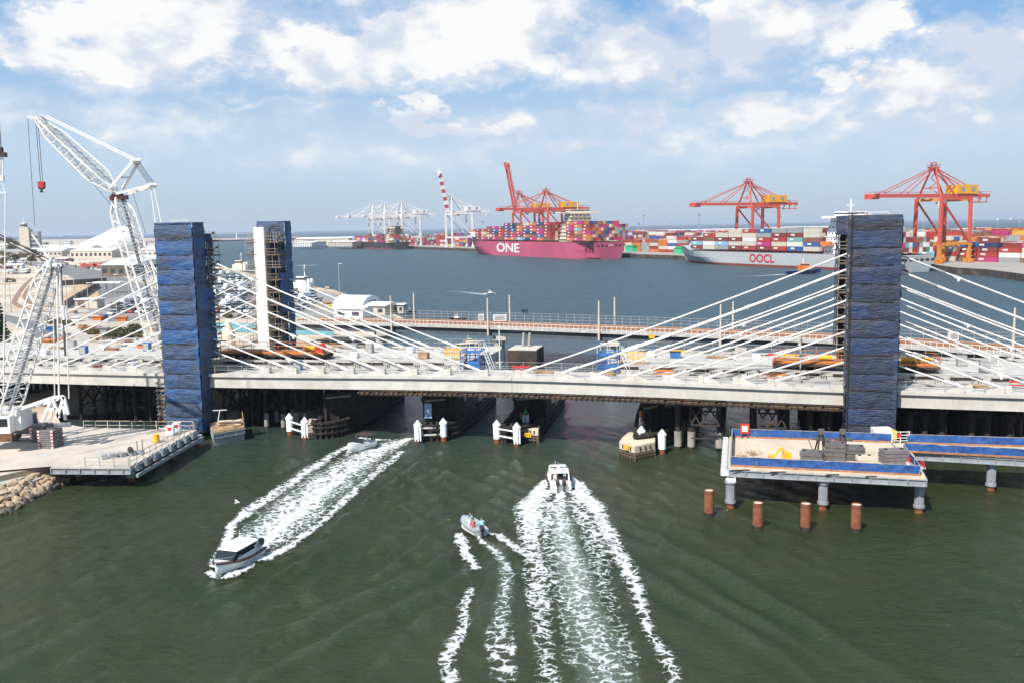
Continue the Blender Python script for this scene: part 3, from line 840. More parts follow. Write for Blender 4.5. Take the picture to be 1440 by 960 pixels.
xframe(1066, 1106, 9.5, 'crossed steel braces deep under the deck above the blue fence'); xframe(1292, 1325, 5, 'crossed steel braces under the deck right of the right tower')
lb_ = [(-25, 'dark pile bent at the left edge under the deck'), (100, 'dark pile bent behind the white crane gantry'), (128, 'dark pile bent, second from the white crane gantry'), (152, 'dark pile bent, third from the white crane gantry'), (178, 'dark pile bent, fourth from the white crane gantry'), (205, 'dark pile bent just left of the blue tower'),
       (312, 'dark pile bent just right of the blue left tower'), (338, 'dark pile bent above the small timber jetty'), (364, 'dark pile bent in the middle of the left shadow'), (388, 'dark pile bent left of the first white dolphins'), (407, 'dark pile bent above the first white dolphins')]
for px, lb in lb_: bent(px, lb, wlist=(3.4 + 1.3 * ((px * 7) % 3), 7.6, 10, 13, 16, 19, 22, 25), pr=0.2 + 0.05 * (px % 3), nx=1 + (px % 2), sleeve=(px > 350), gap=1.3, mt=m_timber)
# concrete pier caps of the new bridge under both tower pairs
for s, nm in ((TL, 'left'), (TR, 'right')):
    mb = MB(); 
    for wv in (5.0, 20): mb.box(B(s, wv, 2.2), (3.2, 2.6, 6.6), BRZ)
    mb.box(B(s, 12.5, 0.9), (5.2, 22.5, 1.9), BRZ)
    mb.build('pier', m_concd, bridge, True)
# ================================================================== wrapped scaffolds round the pylons
def tarp_mat(name, ca, cb, dust):
    m = bpy.data.materials.new(name); m.use_nodes = True; t = NT(m.node_tree); b = t.n['Principled BSDF']
    tc = t.new('ShaderNodeTexCoord').outputs['Object']
    n1 = t.noise(t.scale(tc, 0.3, 0.3, 1.5), 1.0, 5, 0.6); n2 = t.noise(t.scale(tc, .5, .5, 5.0), 1.6, 6, 0.7); n3 = t.noise(t.scale(tc, .10, .10, .8), 1.3, 3, 0.5); n4 = t.noise(t.scale(tc, 1.2, 1.2, 3.0), 1.2, 5, 0.65)
    c = t.mix(t.mapr(n1, 0.36, 0.64), ca, cb); c = t.mix(t.mapr(n2, 0.48, 0.66, 0, 0.7), c, tuple(x * .42 for x in ca)); c = t.mix(t.mapr(n4, 0.56, 0.72, 0, 0.6), c, dust); c = t.mix(t.mapr(n3, .53, .62, 0, .6), c, (0.045, 0.045, 0.055))
    sn = t.new('ShaderNodeVectorMath', operation='SNAP'); t.put(sn.inputs[0], t.vmath('ADD', tc, (0.7, 0.7, 0.0))); t.put(sn.inputs[1], (2.9, 9.0, 1.95))
    wn = t.new('ShaderNodeTexWhiteNoise'); t.put(wn.inputs['Vector'], sn.outputs[0])
    hs = t.new('ShaderNodeHueSaturation'); t.put(hs.inputs['Color'], c); t.put(hs.inputs['Value'], t.mapr(wn.outputs['Value'], 0, 1, .62, 1.35)); t.put(hs.inputs['Saturation'], t.mapr(wn.outputs['Value'], 0, 1, .8, 1.05)); c = hs.outputs[0]
    t.put(b.inputs['Base Color'], c); b.inputs['Roughness'].default_value = 0.45
    t.put(b.inputs['Normal'], t.bump(t.math('ADD', t.noise(t.scale(tc, 1, 1, 3.5), 1.6, 6, .65), t.math('MULTIPLY', n2, .6)), 0.16)); return m
m_tarpL = tarp_mat('blue_tarp', (0.012, 0.048, 0.14), (0.026, 0.088, 0.22), (0.07, 0.09, 0.13))
m_tarpR = tarp_mat('faded_blue_netting', (0.012, 0.022, 0.052), (0.018, 0.040, 0.105), (0.05, 0.055, 0.07))
def tarp_panel(mb, a, b, z0, z1, lift, out, seed, wr=0.1):
    """cloth wall from a to b, in horizontal lifts that lap over each other, wrinkled"""
    d = V(b) - V(a); L = d.length; d.normalize(); rr = random.Random(seed)
    z = z0
    while z < z1 - 0.05:
        zt = min(z1, z + lift); off = rr.uniform(0, 0.07); nx_ = max(4, int(L / 0.28)); nz = 7
        vs = []
        for j in range(nz + 1):
            for i in range(nx_ + 1):
                f = i / nx_; zz = z - (0.10 if j == 0 else 0) + (zt - z) * j / nz
                p = V(a) + d * (L * f)
                k = mnoise.noise(V((p.x * 0.9 + seed, zz * 2.6, p.y * 0.9))) * wr + mnoise.noise(V((p.x * 2.3, zz * 1.1 + seed, p.y * 2.3))) * wr * .6
                sagz = -0.10 * math.sin(math.pi * ((f * 3) % 1.0)) * (1 - j / nz)
                edge = 0.0 if 0 < j < nz else -0.03
                belly = math.sin(math.pi * j / nz) * 0.07
                vs.append(p + V(out) * (off + k + belly + edge) + V((0, 0, zz - p.z + sagz)))
        fs = [(j * (nx_ + 1) + i, j * (nx_ + 1) + i + 1, (j + 1) * (nx_ + 1) + i + 1, (j + 1) * (nx_ + 1) + i) for j in range(nz) for i in range(nx_)]
        mb.add(vs, fs); z = zt
def scaffold(mb_t, mb_p, s0, s1, w0, w1, z0, z1, bay=1.9, lift=1.95, deck=True, br=True):
    ns = max(1, round((s1 - s0) / bay)); nw = max(1, round((w1 - w0) / bay)); nz = int((z1 - z0) / lift)
    for i in range(ns + 1):
        for j in range(nw + 1): mb_t.bar(B(s0 + (s1 - s0) * i / ns, w0 + (w1 - w0) * j / nw, z0), B(s0 + (s1 - s0) * i / ns, w0 + (w1 - w0) * j / nw, z1), 0.055)
    for k in range(nz + 1):
        z = z0 + k * lift
        for dz in (0, .5, 1.0):
            if z + dz > z1: continue
            for w_ in (w0, w1): mb_t.bar(B(s0 - .25, w_, z + dz), B(s1 + .25, w_, z + dz), 0.05)
            for s_ in (s0, s1): mb_t.bar(B(s_, w0 - .25, z + dz), B(s_, w1 + .25, z + dz), 0.05)
        if deck and mb_p is not None: mb_p.box(B((s0 + s1) / 2, (w0 + w1) / 2, z + .03), (s1 - s0 + .2, w1 - w0 + .1, 0.07), BRZ)
        if br and k < nz:
            a, b = (s0, s1) if k % 2 else (s1, s0)
            mb_t.bar(B(a, w0, z), B(b, w0, z + lift), 0.05); mb_t.bar(B(a, w1, z), B(b, w1, z + lift), .05)
            a, b = (w0, w1) if k % 2 else (w1, w0)
            mb_t.bar(B(s0, a, z), B(s0, b, z + lift), .05); mb_t.bar(B(s1, a, z), B(s1, b, z + lift), .05)
m_plankd = mat('scaffold_deck', (0.16, 0.11, 0.075), 0.85, var=0.5, vs=1.5)
m_tube = mat('scaffold_tube', (0.40, 0.33, 0.26), 0.55, 0.2, var=0.35, vs=1.5)
def wraptower(name_label, s, wf0, wf1, hw, z0, ztop, mt, open_s=(1,), front=True, back=False, topwrap=2.0, seed=1, face_w=None, sides=(-1, 1)):
    root = thing('wrapped_scaffold', name_label, 'scaffold', B(s, (wf0 + wf1) / 2, z0), BRZ)
    w0, w1 = wf0, wf1
    mt_ = MB(); mp = MB()
    scaffold(mt_, mp, s - hw + .25, s + hw - .25, w0 + .2, w1 - .1, z0, ztop - .3, bay=1.6)
    mt_.build('scaffold_tubes', m_tube, root, True); mp.build('scaffold_decks', m_plankd, root, True)
    mb = MB()
    fw = w0 if front else w1
    out = -bn if front else bn
    tarp_panel(mb, B(s - hw, fw, z0), B(s + hw, fw, z0), z0, ztop, 1.95, out, seed)
    # roof edge band
    for sg in sides:
        a, b = B(s + sg * hw, w0, z0), B(s + sg * hw, w1, z0)
        tarp_panel(mb, a, b, z0, ztop, 1.95, bu * sg, seed + 3 + sg)
    mb.build('tarpaulin', mt, root, True, smooth=True)
    rr_ = random.Random(seed + 99); mb = MB(); z = z0 + 1.95
    while z < ztop - .5:
        e = .14; x0 = s - hw + rr_.uniform(0, .5); x1 = s + hw - rr_.uniform(0, .8)
        mb.bar(B(x0, fw - (e if front else -e), z - .05), B(x1, fw - (e if front else -e), z - .05 + rr_.uniform(-.04, .04)), .05, .05)
        z += 1.95
    mb.build('lap_ties', m_timber, root, True)
    mb = MB(); mb.box(B(s, (w0 + w1) / 2, ztop - .04), (2 * hw, w1 - w0, .06), BRZ)
    mb.build('top_deck', m_plankd, root, True)
    return root
# near left tower: bright blue tarp on the river side and the right side, ragged open scaffold behind
hwL = 2.75
r1 = wraptower('bright blue tarpaulin wrapped scaffold round the near left bridge tower', TL, -2.0, 0.7, hwL, 0.8, 28.3, m_tarpL, seed=5)
def openwing(parent, s0, s1, w0, w1, z0, z1, lift=1.95, ragged=True, seed=3):
    rr = random.Random(seed); mt_, mp = MB(), MB()
    z = z0; k = 0
    while z < z1:
        e = rr.uniform(-.35, .45) if ragged else 0
        scaffold(mt_, mp, s0, s1 + e, w0, w1, z, min(z + lift, z1), bay=1.2, lift=lift / 1.0)
        mp.box(B((s0 + s1) / 2 + .3, (w0 + w1) / 2, z + .12), (s1 - s0 + .9, w1 - w0, .09), BRZ)
        for q in range(3): mp.box(B(s1 + e, (w0 + w1) / 2 + (q - 1) * (w1 - w0) / 3, z + .5 + .3 * q), (.12, .5, .3), BRZ)
        z += lift; k += 1
    mt_.build('wing_tubes', m_tube, parent, True); mp.build('wing_decks', m_plankd, parent, True)
openwing(r1, TL + 1.15, TL + 2.75, 0.9, 3.6, zc(TL), 27.2, seed=4)
openwing(r1, TL - 2.6, TL - 1.2, 0.9, 3.6, zc(TL), 27.2, seed=6)
mb = MB(); tarp_panel(mb, B(TL + 2.7, 0.7, 4), B(TL + 2.8, 2.2, 4), 10.5, 26.8, 2.3, bu, 21, .28); mb.build('loose_tarpaulin', m_tarpL, r1, True, smooth=True)
# far left tower: blue on the far side, bare white pylon facing us
TLf, TRf = TL + FOL, TR + FOR_
r2 = wraptower('blue wrapped scaffold behind the bare white far left bridge tower', TLf + 1.1, WB + .9, WB + 3.0, 2.35, 8.9, 28.5, m_tarpL, seed=9, front=True)
openwing(r2, TLf + 1.1, TLf + 2.9, WB - 1.1, WB + .8, 9.6, 26.9, seed=8)
openwing(r2, TLf - 2.3, TLf - 1.15, WB - 1.0, WB + .8, 9.6, 26.9, seed=10)
for z_, h_ in ((22.0, 1.9), (14.5, 6.0)):
    mb = MB(); tarp_panel(mb, B(TLf + 3.3, WB - .9, z_), B(TLf + 3.5, WB + 1.0, z_), z_, z_ + h_, 1.95, bu, 31, .2)
    mb.build('side_tarpaulin', m_tarpL, r2, True, smooth=True)
# near right tower
r3 = wraptower('dark blue netting wrapped scaffold round the near right bridge tower', TR, -2.0, 0.7, 2.6, 0.8, 27.6, m_tarpR, seed=12)
openwing(r3, TR - 2.35, TR - 1.3, 0.9, 3.4, zc(TR), 26.9, seed=14); openwing(r3, TR + 1.3, TR + 2.3, 0.9, 3.4, zc(TR), 26.9, seed=15)
mb = MB(); mb.bar(B(TR - 2.49, -2.22, 2.5), B(TR - 2.49, -2.22, 27.7), .10, .14); mb.build('corner_post', m_timber, r3, True)
# far right tower
r4 = wraptower('open scaffold with dark blue top round the far right bridge tower', TRf + .3, WB + 1.0, WB + 2.8, 2.1, 8.9, 27.6, m_tarpR, seed=17)
openwing(r4, TRf - 2.1, TRf - 1.0, WB - 1.2, WB + .8, 9.6, 26.8, seed=18, ragged=False)
mb = MB(); tarp_panel(mb, B(TRf - 2.3, WB - 1.5, 20), B(TRf - .9, WB - 1.5, 20), 25.4, 27.7, 1.3, -bn, 41, .08); tarp_panel(mb, B(TRf - 2.32, WB + .8, 20), B(TRf - 2.32, WB - 1.5, 20), 9.5, 27.7, 2, -bu, 43, .06)
mb.build('side_netting', m_tarpR, r4, True, smooth=True)
# zig-zag stair scaffold under the deck left of the near left tower
o = thing('stair_tower', 'bare scaffold stair tower under the deck left of the blue tower', 'scaffold', B(TL - 4.2, .4, LZ), BRZ)
mt_, mp = MB(), MB(); scaffold(mt_, mp, TL - 5.2, TL - 3.3, -.2, 1.2, 1.4, 7.0, lift=1.1); mt_.build('scaffold_tubes', m_galv, o, True); mp.build('scaffold_decks', m_wood, o, True)
# site camera on top
for s, z, nm in ((TL, 28.33, 'left'), (TR, 27.63, 'right')):
    o = thing('roof_rail', 'thin white rail on top of the wrapped near %s tower' % nm, 'rail', B(s, -.6, z), BRZ); mb = MB(); mb.bar((-1, 0, .25), (1.4, 0, .25), .05); mb.bar((-1, 0, 0), (-1, 0, .3), .05); mb.bar((1.4, 0, 0), (1.4, 0, .3), .05); mb.build('rail', m_white, o)
# ================================================================== old river piers with fenders
def riverpier(fl, fr, length, label, capz=2.2, block=None, endcap=True):
    """fl, fr: front corners on the water (world). long fender wall running back under the bridge"""
    fl = V((fl.x, fl.y, 0)); fr = V((fr.x, fr.y, 0))
    x = (fr - fl); wdt = x.length; x.normalize(); y = V((-x.y, x.x, 0)); y = y if y.y > 0 else -y
    y = (bn * 0.92 + y * 0.08).normalized()
    c = (fl + fr) / 2; root = thing('river_pier', label, 'bridge pier', c, math.atan2(x.y, x.x))
    def P(a, b, z): q = c + x * a + y * b; return V((q.x, q.y, z))
    hw = wdt / 2
    # fender wall: outline
    outl = [(-hw, .9), (-hw * .2, 0.0), (hw * .45, 0.1), (hw, 1.0), (hw * 1.12, length * .45), (hw, length - 1.2), (0, length), (-hw, length - 1.2), (-hw * 1.12, length * .5)]
    mb = MB()
    for i in range(len(outl)):
        a, b = outl[i], outl[(i + 1) % len(outl)]
        A, Bq = P(*a, 0), P(*b, 0); L = (Bq - A).length; n = max(2, int(L / .62))
        for k in range(n):
            p = A.lerp(Bq, (k + .5) / n); h = capz + random.uniform(-.25, .35)
            mb.tube((p.x, p.y, -1), (p.x, p.y, h), 0.24, 7)
        for z in (0.7, 1.5, capz - .15): mb.bar((A.x, A.y, z), (Bq.x, Bq.y, z), .62, .24)
    mb.build('fender_timbers', m_timber, root, True)
    mb = MB(); mb.prism([tuple(P(a * .93, b * .97 + .25, 0))[:2] for a, b in outl], -1, capz - .5); mb.build('core', m_timber, root, True)
    # central shaft carrying the bridge
    b0, b1, sw, off = block or (2.4, length * .62, hw * .62, 0)
    mb = MB()
    mb.hexa([P(off - sw, b0, .5), P(off + sw, b0, .5), P(off + sw, b1, .5), P(off - sw, b1, .5), P(off - sw, b0, 5.3), P(off + sw, b0, 5.3), P(off + sw, b1, 5.3), P(off - sw, b1, 5.3)])
    mb.hexa([P(off - sw - .3, b0 - .4, 4.8), P(off + sw + .3, b0 - .4, 4.8), P(off + sw + .3, b1 + .3, 4.8), P(off - sw - .3, b1 + .3, 4.8), P(off - sw - .3, b0 - .4, 5.42), P(off + sw + .3, b0 - .4, 5.42), P(off + sw + .3, b1 + .3, 5.42), P(off - sw - .3, b1 + .3, 5.42)])
    for k in (-1, -.3, .3, 1): 
        q = P(off + sw * k, b0 - .12, 0); mb.tube((q.x, q.y, .5), (q.x, q.y, 5.1), .2, 7)
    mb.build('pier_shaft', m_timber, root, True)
    mb = MB(); mb.bar(P(off - sw * .9, b0 - .45, 4.9), P(off + sw * .5, b0 - .45, 4.9), .1, .22); mb.build('cap_beam', m_concd, root, True)
    mb = MB()
    for k in (-1, 1): mb.bar(P(off + sw * .3 * k, b0 + .5, 5.4), P(off + sw * .35 * k, b0 + .5, 6.2), .28)
    mb.bar(P(off - sw * .5, b0 + .5, 5.9), P(off + sw * .5, b0 + .5, 5.9), .2, .3)
    mb.build('bearing_frame', m_ply, root, True)
    return root, P, hw
def dolphin(p, label, h=2.2, r=.48, fluted=False):
    o = thing('fender_pile', label, 'pile', (p.x, p.y, 0)); mb = MB()
    mb.tube((0, 0, 0.55), (0, 0, h), r * .93, 14, r)
    if fluted:
        for a in (-2.2, -1.4, -.7): mb.tube((r * math.cos(a), r * math.sin(a), .3), (r * math.cos(a), r * math.sin(a), h - .1), .11, 6)
    mb.build('sleeve', m_purewhite, o)
    mb = MB(); mb.tube((0, 0, h - .02), (0, 0, h + .16), r * 1.1, 14, r * 1.1); mb.tube((0, 0, h + .16), (0, 0, h + .75), r * 1.08, 14, .05); mb.build('cone_cap', m_purewhite, o)
    mb = MB(); mb.tube((0, 0, -1), (0, 0, .6), r * .8, 10); mb.build('pile_foot', m_rust, o)
    return o
def rails2(a, b, label):
    o = thing('fender_rail', label, 'rail', (a.x, a.y, 0)); mb = MB()
    for z in (.95, 1.85): mb.bar((a.x, a.y, z), (b.x, b.y, z - .1), .16)
    mb.build('white_rails', m_white, o, True)
def sign(c, w_, h_, base, label, lines=(), ring=None, cat='sign', xdir=None, mtb=None):
    o = thing('sign', label, cat, c); xd = (xdir or bu).normalized(); n = xd.cross(V((0, 0, 1)))
    mb = MB(); a = V(c)
    mb.hexa([a + xd * (sx * w_ / 2) + n * (sy * .04) + V((0, 0, sz * h_ / 2)) for sx, sy, sz in ((-1, 1, -1), (1, 1, -1), (1, -1, -1), (-1, -1, -1), (-1, 1, 1), (1, 1, 1), (1, -1, 1), (-1, -1, 1))])
    mb.build('board', mtb or base, o, True)
    mb = MB(); bk = a - n * .08
    mb.bar(bk + V((0, 0, -h_ / 2 - .3)), bk + V((0, 0, h_ / 2)), .07); mb.build('bracket', m_dsteel, o, True)
    for (txt, size, dz, mt_) in lines:
        text_on('lettering', txt, size, a + n * .05 + V((0, 0, dz)), xd, (0, 0, 1), mt_, o, 0.004)
    if ring:
        rr, dz, mt_ = ring; mb = MB(); N = 24; cc = a + n * .05 + V((0, 0, dz)); vs = []
        for i in range(N):
            an = 2 * math.pi * i / N
            for q in (rr, rr * .8): vs.append(cc + xd * (math.cos(an) * q) + V((0, 0, math.sin(an) * q)))
        vs2 = [v + n * .01 for v in vs]
        fs = [(2 * i, (2 * i + 2) % (2 * N), (2 * i + 3) % (2 * N), 2 * i + 1) for i in range(N)]
        mb.add(vs2, fs); mb.build('prohibition_ring', mt_, o, True)
    return o
m_sblue = mat('sign_blue', (0.20, 0.32, 0.52), .5, var=.08); m_sred = mat('sign_red', (.5, .02, .02), .5, var=.05); m_ink = mat('sign_ink', (.02, .02, .02), .6, var=.05)
m_green = mat('channel_green', (0.0, 0.22, 0.05), .5, var=.15)
m_cap = mat('cream_render', (.60, .52, .40), .8, var=.25, vs=1.5, stain=(.4, .33, .22), stain_amt=.5)
# P1
p1, P, hw = riverpier(W(436, 619), W(484, 613), 27, 'dark timber river pier with long fender wall beside the left bank', block=(3.5, 15, 2.4, 1.0))
dolphin(W(408, 611), 'white conical capped fender pile, left of the pair at the first pier'); dolphin(W(429.5, 617), 'white conical capped fender pile, right of the pair at the first pier', fluted=True)
rails2(W(408, 611), W(429.5, 617), 'white rails joining the two fender piles of the first pier')
# P2
p2, P, hw = riverpier(W(592, 622), W(640, 617), 25, 'dark timber river pier with blue sign, second from the left bank', block=(3.0, 8.5, 2.0, -.6))
dolphin(W(588, 622), 'white fluted fender pile at the left front corner of the second pier', fluted=True); dolphin(W(624, 619), 'white conical capped fender pile at the right front corner of the second pier')
rails2(W(588, 622), W(624, 619), 'white rails across the front of the second pier')
for px, py, nm in ((651, 578, 'left'), (676, 580, 'right')): dolphin(W(px, py), 'white capped pile at the %s rear corner of the second pier' % nm)
c = WY(602, 577, P(-.6 - 1.0, 2.45, 0).y - .2)
sign(c, 1.0, 1.95, m_sblue, 'tall pale blue notice board on the front of the second pier', lines=[('NOTICE', .2, .62, m_white), ('KEEP', .26, .2, m_white), ('CLEAR', .26, -.15, m_white), ('BRIDGE', .22, -.55, m_white)])
# P3
p3, P, hw = riverpier(W(704, 625), W(755, 619), 25, 'dark timber river pier with white speed sign, third from the left bank', block=(4.2, 10, 2.1, .8))
dolphin(W(699, 622), 'white conical capped fender pile at the left front corner of the third pier'); dolphin(W(727, 626), 'white fluted fender pile in front of the third pier', fluted=True)
rails2(W(699, 622), W(727, 626), 'white rails across the front of the third pier')
yv = P(.8, 4.0, 0).y - .3
c = WY(738.5, 589, yv); sign(c, .98, 1.4, m_purewhite, 'white speed limit sign under the green triangle on the third pier', ring=(.34, .28, m_sred), lines=[('8', .42, .28, m_ink), ('KNOTS', .2, -.28, m_ink)])
c = WY(739, 579, yv); o = thing('channel_marker', 'green triangle channel mark above the speed sign on the third pier', 'marker', c); mb = MB(); a = c
mb.add([a + bu * x + V((0, 0, z)) - bn * y for x, z, y in ((-.45, -.35, .1), (.45, -.35, .1), (0, .6, .1), (-.45, -.35, .02), (.45, -.35, .02), (0, .6, .02))], [(0, 1, 2), (5, 4, 3), (0, 3, 4, 1), (1, 4, 5, 2), (2, 5, 3, 0)]); mb.build('triangle', m_green, o, True)
c = WY(729.5, 584, yv); sign(c, .7, .8, mat('olive_board', (.22, .26, .08), .6), 'small olive green board left of the white speed sign')
c = WY(741, 611, W(741, 622).y + .2); sign(c, 1.1, .55, m_yellow, 'yellow board on the fender of the third pier', lines=[('8 KNOTS', .2, 0, m_ink)])
# P4
p4, P, hw = riverpier(W(893, 640), W(942, 628), 26, 'dark timber river pier with white front apron, fourth from the left bank', block=(3.2, 9, 1.8, -.1))
dolphin(W(902, 632), 'white conical capped fender pile on the apron of the fourth pier'); dolphin(W(931, 637), 'white conical capped fender pile right of the fourth pier apron')
yv = P(-.1, 3.0, 0).y - .3
c = WY(904, 594, yv); sign(c, .95, 1.35, m_purewhite, 'white speed limit sign under the orange square on the fourth pier', ring=(.32, .3, m_sred), lines=[('8', .4, .3, m_ink), ('KNOTS', .2, -.25, m_ink)])
c = WY(903.5, 582, yv); sign(c, .85, .8, m_orange, 'orange square board above the white sign on the fourth pier')
for px, nm in ((926, 'left'), (952, 'right')): dolphin(W(px, 592), 'white capped pile at the %s rear corner of the fourth pier' % nm)
o = thing('pontoon_box', 'cream box on the rear fender of the fourth pier', 'box', W(936, 590, 0)); mb = MB(); mb.box((0, 0, 2.4), (2.6, 1.6, 1.2)); mb.build('box_body', m_cap, o); mb = MB(); mb.box((0, 0, 3.05), (2.8, 1.8, .12)); mb.build('box_lid', m_concd, o)
def apron(pts, z0, z1, label, sq=True):
    c = pts[0]; o = thing('fender_apron', label, 'fender', (c.x, c.y, 0))
    mb = MB(); pp = [(p.x, p.y) for p in pts]
    cx = sum(p[0] for p in pp) / len(pp); cy = sum(p[1] for p in pp) / len(pp); mb.prism(pp, z0, z1); mb.build('white_panels', m_cap, o, True)
    mb = MB()
    n = len(pts)
    for i in range(n):
        a, b = pts[i], pts[(i + 1) % n]
        for z in (.3, .62): mb.bar((a.x, a.y, z), (b.x, b.y, z), .22, .16)
        L = (b - a).length
        for k in range(int(L / .5) + 1):
            p = a.lerp(b, min(1, k * .5 / L)); mb.bar((p.x, p.y, -.5), (p.x, p.y, z0 + .02), .16)
    mb.build('timber_grid', mat('worn_timber', (.12, .085, .06), .85, var=.5, vs=2), o, True)
    if sq:
        for i in range(1, n - 1):
            a, b = pts[i], pts[i + 1] if i + 1 < n else pts[0]
            d = (b - a).normalized(); nn = V((d.y, -d.x, 0)); L = (b - a).length
            if nn.dot(V((cx, cy, 0)) - a) > 0: nn = -nn
            for k in range(3):
                mb = MB(); p = a + d * (L * (.25 + .25 * k)) + nn * .03; mb.bar((p.x, p.y, z0 + .2), (p.x, p.y, z1 - .2), .2, .05); mb.build('panel_slot', m_timber, o, True)
    return o
apron([W(875, 634, 0), W(871, 640, 0), W(893, 647, 0), W(921, 641, 0), W(921, 628, 0), W(884, 626, 0)], .85, 1.7, 'cream fender apron in front of the fourth pier')
sign((lambda p: V((p.x, p.y, 1.3)))(W(881, 644, 0)), .75, .6, m_yellow, 'small yellow board on the cream apron', xdir=(W(893, 647) - W(871, 640)))
apron([W(737, 616, 0), W(735, 620, 0), W(757, 622, 0), W(762, 610, 0), W(740, 606, 0)], .9, 1.7, 'cream fender apron at the right front of the third pier')
apron([W(434, 612, 0), W(434, 618, 0), W(462, 614, 0), W(464, 606, 0), W(436, 604, 0)], .9, 1.7, 'cream fender apron at the right front of the first pier')
apron([W(594, 616, 0), W(594, 620, 0), W(616, 618, 0), W(634, 614, 0), W(634, 606, 0), W(596, 606, 0)], .8, 1.4, 'cream fender apron at the front of the second pier', False)
# ================================================================== rusty foundation piles
for px, py, nm in ((997, 724, 'leftmost, standing a little further back'), (1065.5, 743, 'second from the left'), (1132.5, 744.5, 'third from the left'), (1203.5, 746, 'rightmost')):
    p = W(px, py, 0); o = thing('steel_pile', 'rusty open steel pile in the water, ' + nm + ' of four', 'pile', p, 0, 'rusty steel piles standing in the water')
    mb = MB(); h = 2.45; r = .45; n = 24
    mb.loft([[V((math.cos(2 * math.pi * i / n) * r_, math.sin(2 * math.pi * i / n) * r_, z)) for i in range(n)] for r_, z in ((r * 1.02, -1), (r, .4), (r, h), (r - .04, h), (r - .04, .9))], cap=False)
    mb.build('pile_shell', m_rust, o, smooth=False)
    mb = MB(); mb.tube((0, 0, -.4), (0, 0, .34), r + .025, 20, r + .012, cap=False); mb.build('tide_band', mat('weed_band', (.035, .03, .018), .5, var=.5, vs=3, bump=.04, bs=8), o)
    mb = MB(); mb.tube((0, 0, h - .34), (0, 0, h - .30), r + .012, 20, cap=False); mb.build('cut_seam', m_dsteel, o)
    mb = MB(); mb.tube((0, 0, .9), (0, 0, h - .08), r - .05, 20); mb.build('concrete_fill', m_cap, o)

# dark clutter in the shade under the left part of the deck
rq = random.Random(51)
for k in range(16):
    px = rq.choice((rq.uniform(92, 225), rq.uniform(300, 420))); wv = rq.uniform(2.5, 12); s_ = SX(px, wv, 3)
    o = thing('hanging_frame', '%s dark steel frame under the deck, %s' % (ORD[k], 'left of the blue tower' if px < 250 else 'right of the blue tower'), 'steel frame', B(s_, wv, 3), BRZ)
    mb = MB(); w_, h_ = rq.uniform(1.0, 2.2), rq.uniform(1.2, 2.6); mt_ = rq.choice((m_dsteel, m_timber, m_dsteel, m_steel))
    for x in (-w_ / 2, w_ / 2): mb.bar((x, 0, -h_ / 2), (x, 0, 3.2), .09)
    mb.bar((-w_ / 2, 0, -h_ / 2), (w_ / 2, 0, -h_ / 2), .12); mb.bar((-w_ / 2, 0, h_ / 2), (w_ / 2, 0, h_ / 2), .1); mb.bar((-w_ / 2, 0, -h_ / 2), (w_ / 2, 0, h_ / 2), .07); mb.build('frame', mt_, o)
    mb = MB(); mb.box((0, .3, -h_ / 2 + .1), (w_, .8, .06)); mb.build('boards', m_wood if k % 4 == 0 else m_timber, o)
# ================================================================== rail bridge behind
RZ_ = 7.2
rp = smooth([W(-120, 437, RZ_), W(70, 441, RZ_), W(225, 445.5, RZ_), W(413, 452, RZ_), W(560, 455, RZ_), W(720, 460, RZ_), W(1000, 471, RZ_), W(1190, 479.5, RZ_), W(1440, 497, RZ_), W(1600, 510, RZ_)], 5)
rp = [V((p.x, p.y, 0)) for p in rp]
ri = [i for i, p in enumerate(rp)]
start = next(i for i, p in enumerate(rp) if PX((p.x, p.y, RZ_))[0] > 395)
rbp = rp[start:]
def off_line(pts, wv):
    out = []
    for i, p in enumerate(pts):
        a = pts[max(0, i - 1)]; b = pts[min(len(pts) - 1, i + 1)]; d = (b - a).normalized(); out.append(p + V((-d.y, d.x, 0)) * wv)
    return out
def sweep(mb, pts, prof, m=0):
    ls = [off_line(pts, a) for a, _ in prof]
    mb.loft([[V((ls[j][i].x, ls[j][i].y, prof[j][1])) for j in range(len(prof))] for i in range(len(pts))], m)
rb_ = thing('rail_bridge', 'grey railway bridge with rust brown tracks crossing behind the new bridge', 'bridge', rbp[8], 0)
mb = MB(); sweep(mb, rbp, [(-1.0, 5.4), (-1.0, 6.8), (9.5, 6.8), (9.5, 5.4)]); mb.build('girders', mat('blue_grey_girder', (0.07, 0.085, 0.10), .6, var=.3, vs=.5, streak=.4), rb_, True)
mb = MB(); sweep(mb, rbp, [(-1.7, 6.8), (-1.7, 7.15), (10.2, 7.15), (10.2, 6.8)]); mb.build('deck', m_conc2, rb_, True)
mb = MB(); sweep(mb, rbp, [(0.2, 7.152), (0.6, 7.35), (8.2, 7.35), (8.6, 7.152)]); mb.build('ballast', mat('rust_ballast', (.22, .12, .075), .95, var=.4, vs=1), rb_, True)
for a in (1.6, 2.7, 5.6, 6.7):
    mb = MB(); sweep(mb, rbp, [(a - .06, 7.36), (a - .06, 7.5), (a + .06, 7.5), (a + .06, 7.36)]); mb.build('rail', mat('rusty_rail', (.30, .13, .06), .6, var=.3), rb_, True)
mb = MB(); fl_ = off_line(rbp, -1.6)
for i in range(len(fl_) - 1):
    a, b = fl_[i], fl_[i + 1]; L = (b - a).length; n = max(1, int(L / .9))
    for k in range(n):
        p = a.lerp(b, k / n); mb.bar((p.x, p.y, 6.85), (p.x, p.y, 8.2), .07)
    for z in (7.5, 8.15): mb.bar((a.x, a.y, z), (b.x, b.y, z), .07)
mb.build('parapet_fence', m_white, rb_, True)
mb = MB(); fl_ = off_line(rbp, 10.1)
